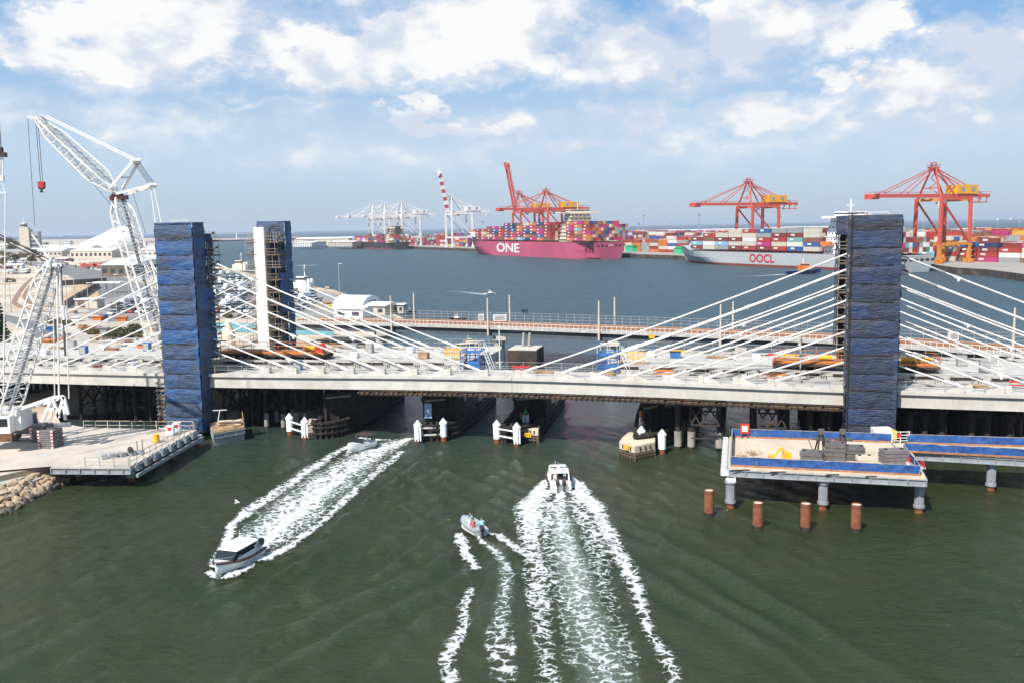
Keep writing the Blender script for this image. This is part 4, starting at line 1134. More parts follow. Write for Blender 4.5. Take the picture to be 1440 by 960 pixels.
for i in range(len(fl_) - 1):
    a, b = fl_[i], fl_[i + 1]; L = (b - a).length; n = max(1, int(L / 1.6))
    for k in range(n):
        p = a.lerp(b, k / n); mb.bar((p.x, p.y, 7.1), (p.x, p.y, 9.0), .06)
    for z in (7.8, 8.4, 8.95): mb.bar((a.x, a.y, z), (b.x, b.y, z), .05)
mb.build('parapet_fence', m_galv, rb_, True)
def near_i(px):
    return min(range(len(rbp)), key=lambda i: abs(PX((rbp[i].x, rbp[i].y, RZ_))[0] - px))
def rb_at(px, wv):
    best = None
    L = off_line(rbp, wv)
    for i in range(len(L) - 1):
        for k in range(10):
            p = L[i].lerp(L[i + 1], k / 10); e = abs(PX((p.x, p.y, RZ_))[0] - px)
            if best is None or e < best[0]: best = (e, p)
    return best[1]
for px in (535, 703, 863, 1040, 1230, 1400):
    mb = MB()
    for wv in (0.2, 6.8):
        p = rb_at(px, wv); mb.loft([[V((p.x + math.cos(a) * r_, p.y + math.sin(a) * r_, z)) for a in [2 * math.pi * i / 14 for i in range(14)]] for r_, z in ((1.0, -1), (1.0, 3.2), (1.15, 3.9), (1.7, 4.7))])
    a, b = rb_at(px, -1.3), rb_at(px, 8.6); mb.bar((a.x, a.y, 5.0), (b.x, b.y, 5.0), 2.0, .8)
    mb.build('bridge_pier', m_conc, rb_, True)
for px, top, wv, nm in ((551, 416, -2.1, 'first front mast from the left'), (688, 419, -2.1, 'second front mast from the left'), (842, 423, -2.1, 'third front mast from the left'), (1013, 428, -2.1, 'fourth front mast from the left'), (1422, 433, -2.1, 'right hand front mast'),
                        (581, 412, 10.4, 'first back mast from the left'), (717, 415, 10.4, 'second back mast from the left'), (867, 418, 10.4, 'third back mast from the left'), (1031, 424, 10.4, 'fourth back mast from the left'), (1125, 470, -2.1, 'short front mast between the cables')):
    p = rb_at(px, wv); top_z = WY(px, top, p.y).z
    o = thing('overhead_line_mast', 'concrete railway mast on the rail bridge, ' + nm, 'mast', (p.x, p.y, 5.6), 0, 'masts along the rail bridge'); mb = MB(); mb.tube((0, 0, 0), (0, 0, top_z - 5.6), .2, 8, .13); mb.build('mast', m_cap, o)
    mb = MB(); mb.bar((0, 0, .2), (0, 1.2 if wv < 0 else -1.2, 1.2), .35, .5); mb.build('bracket', m_conc, o)
# concrete island pier and navigation block seen in the gap
p = W(736, 519, 0); o = thing('fender_island', 'dark timber sided concrete block standing in the water behind the gap', 'fender', p, -.25)
mb = MB(); mb.box((0, 2.5, 1.6), (5.6, 6.2, 4.2)); mb.build('timber_sides', m_dsteel, o)
mb = MB(); mb.box((0, 2.5, 3.8), (5.5, 6.1, .25)); mb.build('concrete_top', m_conc, o)
mb = MB(); mb.tube((.3, 3.5, 3.9), (.3, 4.5, 6.4), .28, 8); mb.tube((-.9, 3.5, 3.9), (-.9, 4.5, 6.4), .28, 8); mb.build('columns', m_concd, o)
# solar navigation light and white cabinets on the rail bridge
for px, label, w_ in ((757 - 55, 'long white cabinet on the far side of the rail bridge', 2.8), (677, 'small white cabinet on the far side of the rail bridge', 1.2), (1338, 'white cabinet on the right part of the rail bridge', 1.5)):
    p = rb_at(px, 9.2); o = thing('trackside_cabinet', label, 'cabinet', (p.x, p.y, 7.16)); mb = MB(); mb.box((0, 0, .8), (w_, .7, 1.3)); mb.build('cabinet_body', m_white, o); mb = MB(); mb.box((0, -.36, .8), (w_ * .8, .03, 1.0)); mb.build('door', m_galv, o)
p = rb_at(738, 9.8); o = thing('solar_light', 'small solar panel light post on the rail bridge', 'lamp', (p.x, p.y, 7.16)); mb = MB(); mb.tube((0, 0, 0), (0, 0, 2.2), .07, 6); mb.build('post', m_steel, o); mb = MB(); mb.box((0, 0, 2.4), (1.4, .9, .08), M=Matrix.Rotation(.5, 3, 'X')); mb.build('panel', m_glass, o)
p = rb_at(915, -1.8); o = thing('warning_board', 'yellow board on the near face of the rail bridge', 'board', (p.x, p.y, 6.6)); mb = MB(); mb.box((0, -.1, .1), (1.1, .08, .75)); mb.build('board', m_yellow, o)
# ================================================================== jetty platforms
m_deckp = mat('platform_planks', (0.50, 0.42, 0.32), .85, var=.2, vs=.3, bump=.01, bs=3, stain=(.36, .29, .22), stain_amt=.45, stain_s=.45)
PZ = 3.7
def poly_platform(name, label, px, z, th, mt, beams=True):
    pts = [W(x, y, z) for x, y in px]; o = thing(name, label, 'platform', (pts[0].x, pts[0].y, z))
    mb = MB(); mb.prism([(p.x, p.y) for p in pts], z - .18, z); mb.build('deck', mt, o, True)
    mb = MB(); mb2 = MB()
    n = len(pts)
    for i in range(n):
        a, b = pts[i], pts[(i + 1) % n]; d = (b - a).normalized(); nn = V((d.y, -d.x, 0)) * .02
        a2, b2_ = a + nn, b + nn
        mb.bar((a2.x, a2.y, z - .22), (b2_.x, b2_.y, z - .22), .3, .06); mb.bar((a2.x, a2.y, z - .5), (b2_.x, b2_.y, z - .5), .05, .6); mb.bar((a2.x, a2.y, z - .8), (b2_.x, b2_.y, z - .8), .32, .06)
        L = (b - a).length
        for k in range(int(L / 1.6) + 1): 
            p = a2.lerp(b2_, min(1, k * 1.6 / L)); mb.bar((p.x, p.y, z - .8), (p.x, p.y, z - .22), .1, .3)
    mb.build('edge_beam', m_steel, o, True)
    # cross beams underneath
    a, b, c_, d_ = pts[0], pts[1], pts[2], pts[3]
    mb = MB()
    for k in range(1, 9):
        p, q = a.lerp(b, k / 9), d_.lerp(c_, k / 9); mb.bar((p.x, p.y, z - .55), (q.x, q.y, z - .55), .2, .5)
    mb.build('cross_beams', m_dsteel, o, True)
    return o, pts
def jack_pile(o, p, z, sleeve=1.9):
    mb = MB(); mb.tube((p.x, p.y, -1), (p.x, p.y, .6), .38, 16); mb.build('pile', m_rust, o, True)
    mb = MB(); mb.tube((p.x, p.y, .55), (p.x, p.y, z - 1.15), .42, 16); mb.tube((p.x, p.y, .5), (p.x, p.y, .75), .52, 16); mb.tube((p.x, p.y, z - 1.25), (p.x, p.y, z - 1.1), .56, 16)
    for a in range(6): mb.box((p.x + math.cos(a * 1.05) * .42, p.y + math.sin(a * 1.05) * .42, (z - .5) / 2 + .2), (.07, .07, z - 1.9))
    mb.build('jacket', m_steel, o, True)
    mb = MB(); mb.box((p.x, p.y, z - 1.0), (.8, .8, .2)); mb.box((p.x - .35, p.y - .3, z - .9), (.1, .1, .5)); mb.box((p.x + .35, p.y - .3, z - .9), (.1, .1, .5)); mb.build('bracket', m_white, o, True)
o, pp = poly_platform('work_platform', 'large tan decked steel work platform with blue mesh fences on the right', [(1024, 657), (1302, 671), (1275, 622), (1026, 613)], PZ, .2, m_deckp)
for px, py in ((1027, 713), (1157, 715), (1292, 720)): jack_pile(o, W(px, py, 0), PZ)
for px, py in ((1031, 660), (1278, 668)): jack_pile(o, W(px, py, 0), PZ)
mb = MB()
a, b = pp[0], pp[3]
for k in range(9):
    p = a.lerp(b, k / 8); mb.box((p.x - .35, p.y, PZ - .5), (.7, .35, .5)); mb.box((p.x - .45, p.y, PZ - .15), (.5, .3, .12))
mb.build('side_brackets', m_white, o, True)
for i, x in enumerate((1052, 1105, 1180, 1232)):
    mb = MB(); a = W(x, 664, PZ); mb.box((a.x, pp[0].y + (pp[1].y - pp[0].y) * (x - 1024) / 278 - .04, PZ - .12), (2.6, .06, .1))
    mb.build('edge_gap', m_timber, o, True)
# access trestle running to the right
o2, p2_ = poly_platform('access_trestle', 'tan access walkway running from the work platform to the right edge', [(1277, 634), (1560, 650), (1560, 631), (1276, 623)], PZ - .004, .2, m_deckp)
for px, py in ((1393, 689), (1560, 700)): jack_pile(o2, W(px, py, 0), PZ)
m_mesh = mat('blue_fence_mesh', (0.012, 0.075, 0.27), .6, var=.5, vs=1.4, bump=.06, bs=3, stain=(.05, .10, .22), stain_amt=.6, stain_s=1.2)
def mesh_fence(a, b, h, label, z):
    a = V((a.x, a.y, z)); b = V((b.x, b.y, z)); d = (b - a); L = d.length; d.normalize(); nn = V((d.y, -d.x, 0))
    o = thing('mesh_fence', label, 'fence', a, 0)
    mb = MB(); n = int(L / .22); vs = []
    for j in range(4):
        for i in range(n + 1):
            p = a + d * (L * i / n) + nn * (mnoise.noise(V((i * .35, j * .8, z + L))) * .10) + V((0, 0, .12 + (h - .12) * j / 3 + (mnoise.noise(V((i * .15, 3, L))) * .06 - .05 * abs(math.sin(i * .22 * math.pi / 2.4)) if j == 3 else 0)))
            vs.append(p)
    mb.add(vs, [(j * (n + 1) + i, j * (n + 1) + i + 1, (j + 1) * (n + 1) + i + 1, (j + 1) * (n + 1) + i) for j in range(3) for i in range(n)])
    mb.build('mesh_sheet', m_mesh, o, True, smooth=True)
    mb = MB(); k = 0
    while k * 2.4 <= L: p = a + d * (k * 2.4); mb.bar(p - nn * .06, p - nn * .06 + V((0, 0, h + .05)), .055); k += 1
    mb.bar(a + V((0, 0, h)), b + V((0, 0, h)), .045); mb.build('posts', m_galv, o, True)
    mb = MB(); mb.bar(a + nn * .05 + V((0, 0, .1)), b + nn * .05 + V((0, 0, .1)), .04, .18); mb.build('toe_board', mat('toe_board_wood', (.36, .16, .07), .8, var=.4), o, True)
ins = lambda px, py: W(px, py, PZ)
mesh_fence(ins(1028, 655), ins(1294, 668.5), 0.98, 'blue mesh fence along the front of the right platform', PZ)
mesh_fence(ins(1028, 655), ins(1030, 614.5), 0.98, 'blue mesh fence on the left side of the right platform', PZ)
mesh_fence(ins(1030, 614.5), ins(1255, 622), 0.98, 'long blue mesh fence along the back of the right platform', PZ)
mesh_fence(ins(1275, 622.8), ins(1560, 632), 0.98, 'blue mesh fence at the back of the access walkway', PZ)
mesh_fence(ins(1294, 668.5), ins(1270, 637.5), 0.98, 'short dark blue mesh fence at the right end of the platform', PZ)
mesh_fence(ins(1272, 635), ins(1560, 650), 0.95, 'blue mesh fence on the near side of the access walkway', PZ)
def ballast_stack(px, py, w_, d_, h_, rz, label, z=PZ, mt=m_grey, layers=4, lug=True, stripes=False):
    o = thing('counterweight_stack', label, 'counterweights', W(px, py, z), rz)
    lh = h_ / layers
    for k in range(layers):
        mb = MB(); mb.box((random.uniform(-.04, .04), random.uniform(-.04, .04), lh * (k + .5)), (w_, d_, lh - .05)); mb.build('weight_slab', mt, o)
    for sx_ in (-1, 1): mb = MB(); mb.box((sx_ * w_ * .35, 0, h_ + .02), (.25, .25, .12)); mb.build('lifting_lug', m_timber, o)
    if stripes:
        mb = MB(); mbw = MB(); n = 11
        for cx in (-w_ / 2 + .12, w_ / 2 - .12):
            for i in range(n):
                z0 = h_ * i / n; (mb if i % 2 else mbw).box((cx, -d_ / 2 - .012, z0 + h_ / n / 2), (.24, .03, h_ / n))
        for cy in (-d_ / 2 + .12, d_ / 6):
            for i in range(n):
                z0 = h_ * i / n; (mb if i % 2 else mbw).box((-w_ / 2 - .012, cy, z0 + h_ / n / 2), (.03, .24, h_ / n))
        mb.build('hazard_stripes', m_red, o); mbw.build('stripe_ground', m_white, o)
    return o
m_grey2 = mat('dark_counterweight', (0.115, 0.105, 0.10), .6, var=.3, vs=1.5, streak=.3)
ballast_stack(1142, 649, 2.1, 1.7, 1.1, -.45, 'low dark weight stack, leftmost on the right platform', mt=m_grey2, layers=3)
ballast_stack(1174, 645, 1.9, 1.6, 1.7, -.3, 'tall dark weight stack in the middle of the right platform', mt=m_grey2)
ballast_stack(1201, 645, 1.8, 1.6, 1.35, -.2, 'dark weight stack right of the tall stack', mt=m_grey2)
ballast_stack(1256, 650, 2.3, 1.5, 1.35, .08, 'broad grey weight stack near the right end of the platform', mt=m_grey, layers=4)
ballast_stack(1215, 653, 1.3, .8, .95, 0, 'cream box stack among the dark weights', mt=m_cap, layers=2)
for px, nm in ((1152, 'left'), (1182, 'right')):
    o = thing('lifting_frame', 'dark A shaped lifting frame on the weights, %s of the two' % nm, 'frame', W(px + 2, 639, PZ)); mb = MB()
    for s_ in (-1, 1): mb.bar((-.8 * s_ * .6, -.4, 0), (-.12 * s_, 0, 2.3), .14); mb.bar((-.8 * s_ * .6, .6, 0), (-.12 * s_, 0.1, 2.3), .12)
    mb.build('legs', m_dsteel, o); mb = MB(); mb.box((0, 0, 2.4), (.5, .4, .5)); mb.bar((-.8, 0, 1.7), (1.0, 0, 1.5), .22, .3); mb.build('head', m_grey2, o)
o = thing('boom_lift', 'small yellow folding lift on the left of the right platform', 'lift', W(1100, 649, PZ), .1); mb = MB(); mb.box((.45, 0, .5), (.7, .7, .9)); mb.build('body', m_yellow, o)
mb = MB(); mb.bar((.3, 0, .9), (-.1, 0, 1.45), .2); mb.bar((-.1, 0, 1.45), (-.9, 0, .6), .17); mb.build('arm', m_yellow, o); mb = MB(); mb.box((-1.1, 0, .55), (.5, .5, .45)); mb.build('basket', m_yellow, o); mb = MB()
for x in (.2, .7):
    for y in (-.35, .35): mb.tube((x, y - .06, .14), (x, y + .06, .14), .14, 10)
mb.build('wheels', m_black, o)
o = thing('life_ring_box', 'orange framed white notice at the back left of the right platform', 'notice', W(1047, 616, PZ)); mb = MB(); mb.box((0, 0, 1.1), (1.0, .08, 1.1)); mb.build('frame', m_red, o); mb = MB(); mb.box((0, -.06, 1.1), (.6, .04, .6)); mb.build('notice_face', m_white, o)
mb = MB(); mb.bar((-.35, 0, 0), (-.35, 0, .6), .07); mb.bar((.35, 0, 0), (.35, 0, .6), .07); mb.build('posts', m_red, o)
o = thing('generator', 'white and yellow generator beside the foot of the near right tower', 'generator', W(1243, 621, PZ)); mb = MB(); mb.box((0, .8, .8), (1.9, 1.0, 1.2)); mb.build('cabin', m_white, o); mb = MB(); mb.box((1.2, .8, .6), (.6, .9, 1.0)); mb.build('yellow_end', m_yellow, o); mb = MB(); mb.box((0, .8, .1), (2.2, 1.1, .18)); mb.build('skid', m_dsteel, o)
o = thing('stair_gate', 'small white railed gate in the back fence by the near right tower', 'gate', W(1266, 623, PZ)); mb = MB()
for x in (-.9, 0, .9): mb.bar((x, 0, 0), (x, 0, 1.3), .07)
for z in (.3, .6, .9, 1.25): mb.bar((-.9, 0, z), (.9, 0, z), .06)
mb.build('gate_frame', m_white, o); mb = MB(); mb.box((-.2, -.06, .9), (.45, .04, .4)); mb.build('gate_notice', m_red, o)
for px, py, w_, nm in ((1047, 645, 1.0, 'left'), (1060, 640, .9, 'right')):
    o = thing('access_ladder', 'thin tube trestle lying on the tan deck, %s of the pair' % nm, 'trestle', W(px, py, PZ)); mb = MB()
    for x in (-w_ / 2, w_ / 2): mb.bar((x, 0, 0), (x, 0, 1.6), .04); mb.bar((x, 1.5, 0), (x, 1.5, 1.6), .04); mb.bar((x, 0, 1.5), (x, 1.5, 1.5), .04)
    for z in (.5, 1.0, 1.5): mb.bar((-w_ / 2, 0, z), (w_ / 2, 0, z), .04)
    mb.build('tubes', m_cap, o); mb = MB(); mb.box((0, .75, .06), (w_, 1.4, .05)); mb.build('board', m_wood, o)
# hose lying on the deck
for a, b, nm in (((1137, 618), (1149, 645), 'left'), ((1253, 622), (1270, 640), 'right')):
    o = thing('steel_wire', 'thin rusty deck joint strip across the tan platform, %s one' % nm, 'joint strip', W(*a, PZ)); p, q = W(*a, PZ + .02), W(*b, PZ + .02); mb = MB(); mb.bar(p, q, .08, .03); mb.build('strip', m_dsteel, o, True)
# orange hi-vis barrier at platform end
o = thing('safety_barrier', 'red and white barrier at the right corner of the platform', 'barrier', W(1285, 655, PZ)); mb = MB()
for k in range(4): mb.box((-.5 + k * .28, 1.6 - k * .9, .5), (.1, .7, .5))
mb.build('red_boards', m_red, o); mb = MB()
for k in range(4): mb.box((-.5 + k * .28, 1.6 - k * .9, .15), (.4, .4, .2))
mb.build('feet', m_white, o)
# ------------------------------------------------------------------ left platform
LPZ = 2.45
m_deckl = mat('jetty_planks', (0.46, 0.40, 0.33), .85, var=.25, vs=.3, bump=.01, bs=3, stain=(.34, .33, .32), stain_amt=.6, stain_s=.1)
o, lp_ = poly_platform('jetty_platform', 'tan decked steel jetty on the left with crane counterweights on it', [(72, 655), (183, 655.5), (277, 604), (118, 600)], LPZ, .2, m_deckl)
for px, py in ((185, 676), (243, 645), (279, 628), (112, 674), (230, 618)): jack_pile(o, W(px, py, 0), LPZ)
mb = MB(); a, b = lp_[1], lp_[2]
for k in range(8):
    p = a.lerp(b, (k + .5) / 8.5); mb.box((p.x + .3, p.y - .2, LPZ - .15), (.45, .45, .7)); mb.box((p.x + .3, p.y - .2, LPZ - .55), (.6, .6, .08))
d = (b - a).normalized(); nn = V((d.y, -d.x, 0)) * .7
mb.bar(a + nn + V((0, 0, -1.0)), b + nn + V((0, 0, -1.0)), .25, .35)
mb.build('side_girder', m_steel, o, True)
patch('pavement', [(-80, 668), (72, 655), (118, 600), (60, 590), (-80, 600)], LPZ - .03, m_deckl, 'pale hardstanding under the left crane').data
def pipe_rail(pts, h, label, mt=m_white):
    railing('pipe_railing', label, pts, h, 1.6, (.5, 1.0), .05, mt, cat='railing')
pipe_rail([W(118, 603, LPZ), W(272, 604, LPZ)], 1.1, 'cream tube railing along the back of the left jetty', m_cap)
pipe_rail([W(274, 606, LPZ), W(183, 656, LPZ)], 1.1, 'thin tube railing on the river side of the left jetty', m_galv)
pipe_rail([W(120, 655, LPZ), W(181, 656, LPZ)], 1.0, 'thin tube railing at the front corner of the left jetty', m_galv)
p = W(292, 607, 0); o = thing('mooring_post', 'thin white post in the water at the corner of the left jetty', 'post', p); mb = MB(); mb.tube((0, 0, -.5), (0, 0, 4.0), .17, 8); mb.build('post', m_white, o)
mb = MB(); mb.tube((0, 0, -1), (0, 0, .6), .2, 8); mb.build('rusty_foot', m_rust, o)
o = thing('oil_drum', 'yellow drum on the right edge of the left jetty', 'drum', W(220, 622, LPZ)); mb = MB(); mb.tube((0, 0, 0), (0, 0, 1.0), .38, 14); mb.build('drum_body', m_yellow, o); mb = MB(); mb.tube((0, 0, .32), (0, 0, .36), .4, 14); mb.tube((0, 0, .66), (0, 0, .7), .4, 14); mb.tube((0, 0, .98), (0, 0, 1.03), .4, 14); mb.build('rings', m_yellow, o)
o = thing('winch', 'grey mooring winch and cable trays at the front corner of the left jetty', 'winch', W(172, 641, LPZ), .5); mb = MB()
for k in range(5): mb.box((-1.8 + k * .9, 0, .25), (.6, .9, .4), .2 * k)
mb.build('trays', m_steel, o); mb = MB(); mb.tube((.9, -.5, .6), (.9, .5, .6), .3, 10); mb.bar((1.6, 0, 0), (1.6, 0, 1.5), .08); mb.bar((2.2, .3, 0), (2.2, .3, 1.6), .08); mb.build('drums', m_dsteel, o)
for px, py, nm in ((240, 612, 'beside the blue tower'), (249, 608, 'next to the far corner of the left jetty')):
    o = thing('white_cabinet', 'small white and red equipment box ' + nm, 'box', W(px, py, LPZ)); mb = MB(); mb.box((0, 0, .7), (.9, .6, 1.2)); mb.build('box_body', m_white, o); mb = MB(); mb.box((0, -.31, .9), (.5, .03, .4)); mb.build('red_notice', m_red, o)
ballast_stack(72, 627, 1.9, 2.0, 2.1, -.12, 'front grey counterweight stack with red striped edge on the left jetty', z=LPZ, mt=m_grey, layers=9, stripes=True)
ballast_stack(60, 619, 1.8, 1.8, 2.1, -.12, 'rear grey counterweight stack with red striped edge on the left jetty', z=LPZ, mt=m_grey, layers=9, stripes=True)
ballast_stack(37, 608, 2.1, 1.8, 2.4, .05, 'hanging grey counterweight block with green notice beside the crane track', z=LPZ + .9, mt=m_grey, layers=9, stripes=True)
# small timber jetty right of the tower
o, tp_ = poly_platform('timber_jetty', 'small railed timber jetty on a concrete float right of the blue tower', [(300, 608), (343, 600), (341, 588), (296, 594)], 1.7, .2, m_wood)
mb = MB(); mb.prism([(p.x, p.y) for p in tp_], -.5, .85); mb.build('concrete_float', m_concd, o, True)
pipe_rail([W(300, 607, 1.7), W(343, 599, 1.7), W(341, 589, 1.7)], 1.1, 'brown tube railing round the small timber jetty', m_wood)
o = thing('timber_stack', 'stack of loose planks on the small timber jetty', 'plank stack', W(322, 597, 1.7), .15); mb = MB()
for k in range(5): mb.box((random.uniform(-.3, .3), random.uniform(-.2, .2), .1 + k * .12), (3.0, .8, .1), random.uniform(-.15, .15))
mb.build('planks', m_cap, o)
mb = MB(); mb.bar((-1.4, .2, .6), (-1.1, .2, 2.0), .1); mb.bar((-2.0, .2, 2.0), (-.2, .2, 2.0), .09); mb.build('trestle', m_white, o)
# ================================================================== riprap
rr = random.Random(5); bases = []
m_rock = mat('limestone_boulder', (.43, .31, .21), .9, var=.45, vs=1.1, bump=.12, bs=2.5, stain=(.14, .10, .07), stain_amt=.7, stain_s=.8)
for k in range(6):
    bm = bmesh.new(); bmesh.ops.create_icosphere(bm, subdivisions=2, radius=.5)
    sx, sy, sz = rr.uniform(.8, 1.4), rr.uniform(.7, 1.1), rr.uniform(.55, .85)
    for v in bm.verts:
        n_ = mnoise.noise(v.co * 1.6 + V((k * 7, 0, 0))) * .35; v.co *= 1 + n_; v.co.x *= sx; v.co.y *= sy; v.co.z *= sz
    me = bpy.data.meshes.new('boulder'); bm.to_mesh(me); bm.free(); me.materials.append(m_rock); bases.append(me)
edge = [W(-60, 748, 0), W(20, 716, 0), W(62, 694, 0), W(98, 675, 0), W(112, 664, 0)]
inn = [W(-60, 704, BZ), W(20, 682, BZ), W(58, 666, BZ), W(84, 657, BZ), W(96, 651, BZ)]
m_wet = mat('wet_boulder', (.11, .085, .06), .5, var=.5, vs=1.2, bump=.12, bs=2.5)
wets = []
for me_ in bases[:4]:
    w_ = me_.copy(); w_.materials.clear(); w_.materials.append(m_wet); wets.append(w_)
for i in range(290):
    f = rr.uniform(0, 3.999); k = int(f); f -= k; e = edge[k].lerp(edge[k + 1], f); n_ = inn[k].lerp(inn[k + 1], f); g_ = rr.random()
    p = e.lerp(n_, g_); p.z = -.15 + g_ * 1.6 + rr.uniform(-.1, .2)
    o = bpy.data.objects.new('boulder', wets[i % 4] if g_ < .16 else bases[i % 6]); COL.objects.link(o); o.location = p; sc_ = rr.uniform(.55, 1.25); o.scale = (sc_, sc_, sc_); o.rotation_euler = (rr.uniform(-.5, .5), rr.uniform(-.5, .5), rr.uniform(0, 6.3))
    tag(o, 'rough limestone boulder in the stone bank at the lower left', 'boulder', 'boulders of the stone bank')
o = land('slipway', [W(-80, 652, 1.6), W(40, 651, 1.6), W(66, 657, 1.6), W(40, 668, 1.6), W(-20, 690, 1.6), W(-80, 704, 1.6)], 1.0, 1.6, mat('green_grey_slab', (.31, .33, .27), .9, var=.25, vs=.4), m_concd, 'green grey concrete slab behind the boulders at the lower left')
# ================================================================== crawler cranes on the left
m_cw = mat('crane_white', (0.74, 0.73, 0.70), .4, var=.12, vs=.6, stain=(.35, .30, .25), stain_amt=.3, stain_s=.7)
m_rope = mat('steel_rope', (.10, .10, .11), .5, .3, var=.2)
m_hook = mat('hook_red', (.38, .03, .025), .5, var=.3)
D1 = 104.0                                  # foreground crane stands on the hardstanding
def c1(px, py, d=D1): return WY(px, py, d)
cr = thing('lattice_crane', 'white lattice crawler crane at the left edge with derrick mast and grey counterweight', 'crane', W(6, 612, LPZ), 0)
mb = MB(); sd = V((.6, .8, 0))
lattice(mb, c1(4, 588), c1(73, 368), 2.5, 1.9, 2.0, 1.5, 24, .12, .065, side=sd, taper=.1); mb.build('derrick_mast', m_cw, cr, True)
mb = MB(); mb.bar(c1(12, 580), c1(76, 372), .5, .12); mb.build('mast_catwalk', m_steel, cr, True)
mb = MB()
for k in (-1, 1): mb.tube(c1(73, 366) + V((0, k * .5, 0)), c1(73, 376) + V((0, k * .5, 0)), .35, 10); mb.bar(c1(66, 371) + V((0, k * .5, 0)), c1(84, 373) + V((0, k * .5, 0)), .22, .4)
mb.build('mast_head', m_cw, cr, True)
mb = MB()
for k, (a, b) in enumerate((((72, 367), (-60, 300)), ((74, 372), (-60, 308)), ((60, 357), (-60, 312)))): mb.bar(c1(*a), c1(*b, D1 + 4), .11)
mb.build('derrick_ropes', m_dsteel, cr, True)
mb = MB(); mb.tube(c1(45, 330), c1(74, 370), .1, 6); mb.build('stay_strut', m_cw, cr, True)
# main boom mostly outside the frame, rope fall at the very edge
mb = MB(); lattice(mb, c1(-30, 592), c1(-110, 60), 2.2, 1.8, 2.0, 1.6, 24, .11, .055, side=sd); mb.build('main_boom', m_cw, cr, True)
for x, top, bot, r in ((75, 376, 558, .06), (81, 376, 557, .10), (94, 430, 560, .06), (85, 376, 470, .05)):
    mb = MB(); mb.tube(c1(x - 1, top), c1(x + (2 if x < 90 else 3), bot), r, 6); mb.build('pendant_bar', m_cw, cr, True)
mb = MB(); mb.tube(c1(86, 376), c1(90, 470), .07, 6); mb.tube(c1(77, 450), c1(80, 480), .14, 6); mb.tube(c1(90, 466), c1(92, 500), .12, 6); mb.build('hoist_rope', m_rope, cr, True)
mb = MB(); mb.tube(c1(89, 430), c1(90, 450), .16, 7); mb.build('rope_socket', m_cw, cr, True)
# superstructure
mb = MB()
a = c1(-6, 596); mb.box(a + V((0, 1.2, .4)), (5.6, 3.4, 2.2), .12); mb.box(a + V((1.6, -1.0, .2)), (1.6, 1.4, 1.9), .12)
mb.build('machinery_house', m_cw, cr, True)
mb = MB(); mb.box(a + V((1.6, -1.72, .5)), (1.3, .06, .9), .12); mb.build('cab_window', m_glass, cr, True)
mb = MB(); 
for y in (-1.9, 2.6):
    q = W(-4, 614, LPZ); pr = []
    for i in range(16):
        an = 2 * math.pi * i / 16; pr.append((math.cos(an) * (3.9 if True else 1), math.sin(an)))
    ring = [V((q.x + (3.2 if c_ > 0 else -3.2) + .62 * c_, q.y + y, LPZ + .65 + .62 * s_)) for c_, s_ in [(math.cos(2 * math.pi * i / 16 - math.pi / 2 + .01), math.sin(2 * math.pi * i / 16 - math.pi / 2 + .01)) for i in range(16)]]
    mb.loft([[p - V((0, .6, 0)) for p in ring], [p + V((0, .6, 0)) for p in ring]])
mb.build('crawler_track', mat('track_rust', (.14, .075, .045), .85, var=.5, vs=2, bump=.06, bs=6), cr, True)
# counterweight tray boom + A frame
mb = MB(); mb.bar(c1(0, 584), c1(72, 559), .42, .35); mb.bar(c1(0, 588) + V((0, 1.4, 0)), c1(78, 562) + V((0, 1.4, 0)), .3, .3); mb.bar(c1(72, 559), c1(78, 562) + V((0, 1.4, 0)), .3, .3); mb.bar(c1(18, 580), c1(28, 592), .16); mb.build('telescopic_strut', m_cw, cr, True)
mb = MB()
for a, b in (((74, 558), (59, 592)), ((74, 558), (83, 587)), ((90, 557), (80, 588)), ((90, 557), (96, 582)), ((74, 558), (90, 557)), ((66, 575), (79, 574)), ((84, 572), (94, 572))): mb.bar(c1(*a), c1(*b), .3)
mb.build('tray_a_frame', m_cw, cr, True)
for a, b in (((76, 560), (70, 590)), ((88, 558), (92, 590))):
    mb = MB(); mb.bar(c1(*a, D1 + 2), c1(*b, D1 + 2), .26); mb.build('tray_leg', m_cw, cr, True)
mb = MB(); q = W(60, 598, LPZ + .1); mb.bar(W(20, 600, LPZ + 1.2), W(100, 596, LPZ + 1.2), .3, .5); mb.build('tray_beam', m_steel, cr, True)
# hanging hook block of the other crane's boom at the very edge
o = thing('hoist_block', 'dark sheave block on white strut hanging at the left edge of the photo', 'hoist', c1(2, 235, 96)); mb = MB(); mb.box(c1(1, 218, 96), (1.1, .5, .45)); mb.box(c1(-2, 211, 96), (.8, .4, .5)); mb.build('sheaves', m_dsteel, o, True)
mb = MB(); mb.tube(c1(1, 222, 96), c1(-1, 252, 96), .07, 6); mb.tube(c1(4, 222, 96), c1(4, 252, 96), .07, 6); mb.box(c1(2, 251, 96), (.5, .3, .5)); mb.tube(c1(2, 255, 96), c1(8, 272, 96), .06, 6); mb.bar(c1(-3, 271, 96), c1(9, 271, 96), .12)
mb.tube(c1(8, 272, 96), c1(5, 560, 96), .07, 6); mb.build('white_rods', m_cw, o, True)
mb = MB(); mb.tube(c1(-25, -20, 96), c1(-2, 211, 96), .05, 6); mb.tube(c1(-15, -20, 96), c1(2, 215, 96), .05, 6); mb.build('ropes', m_rope, o, True)
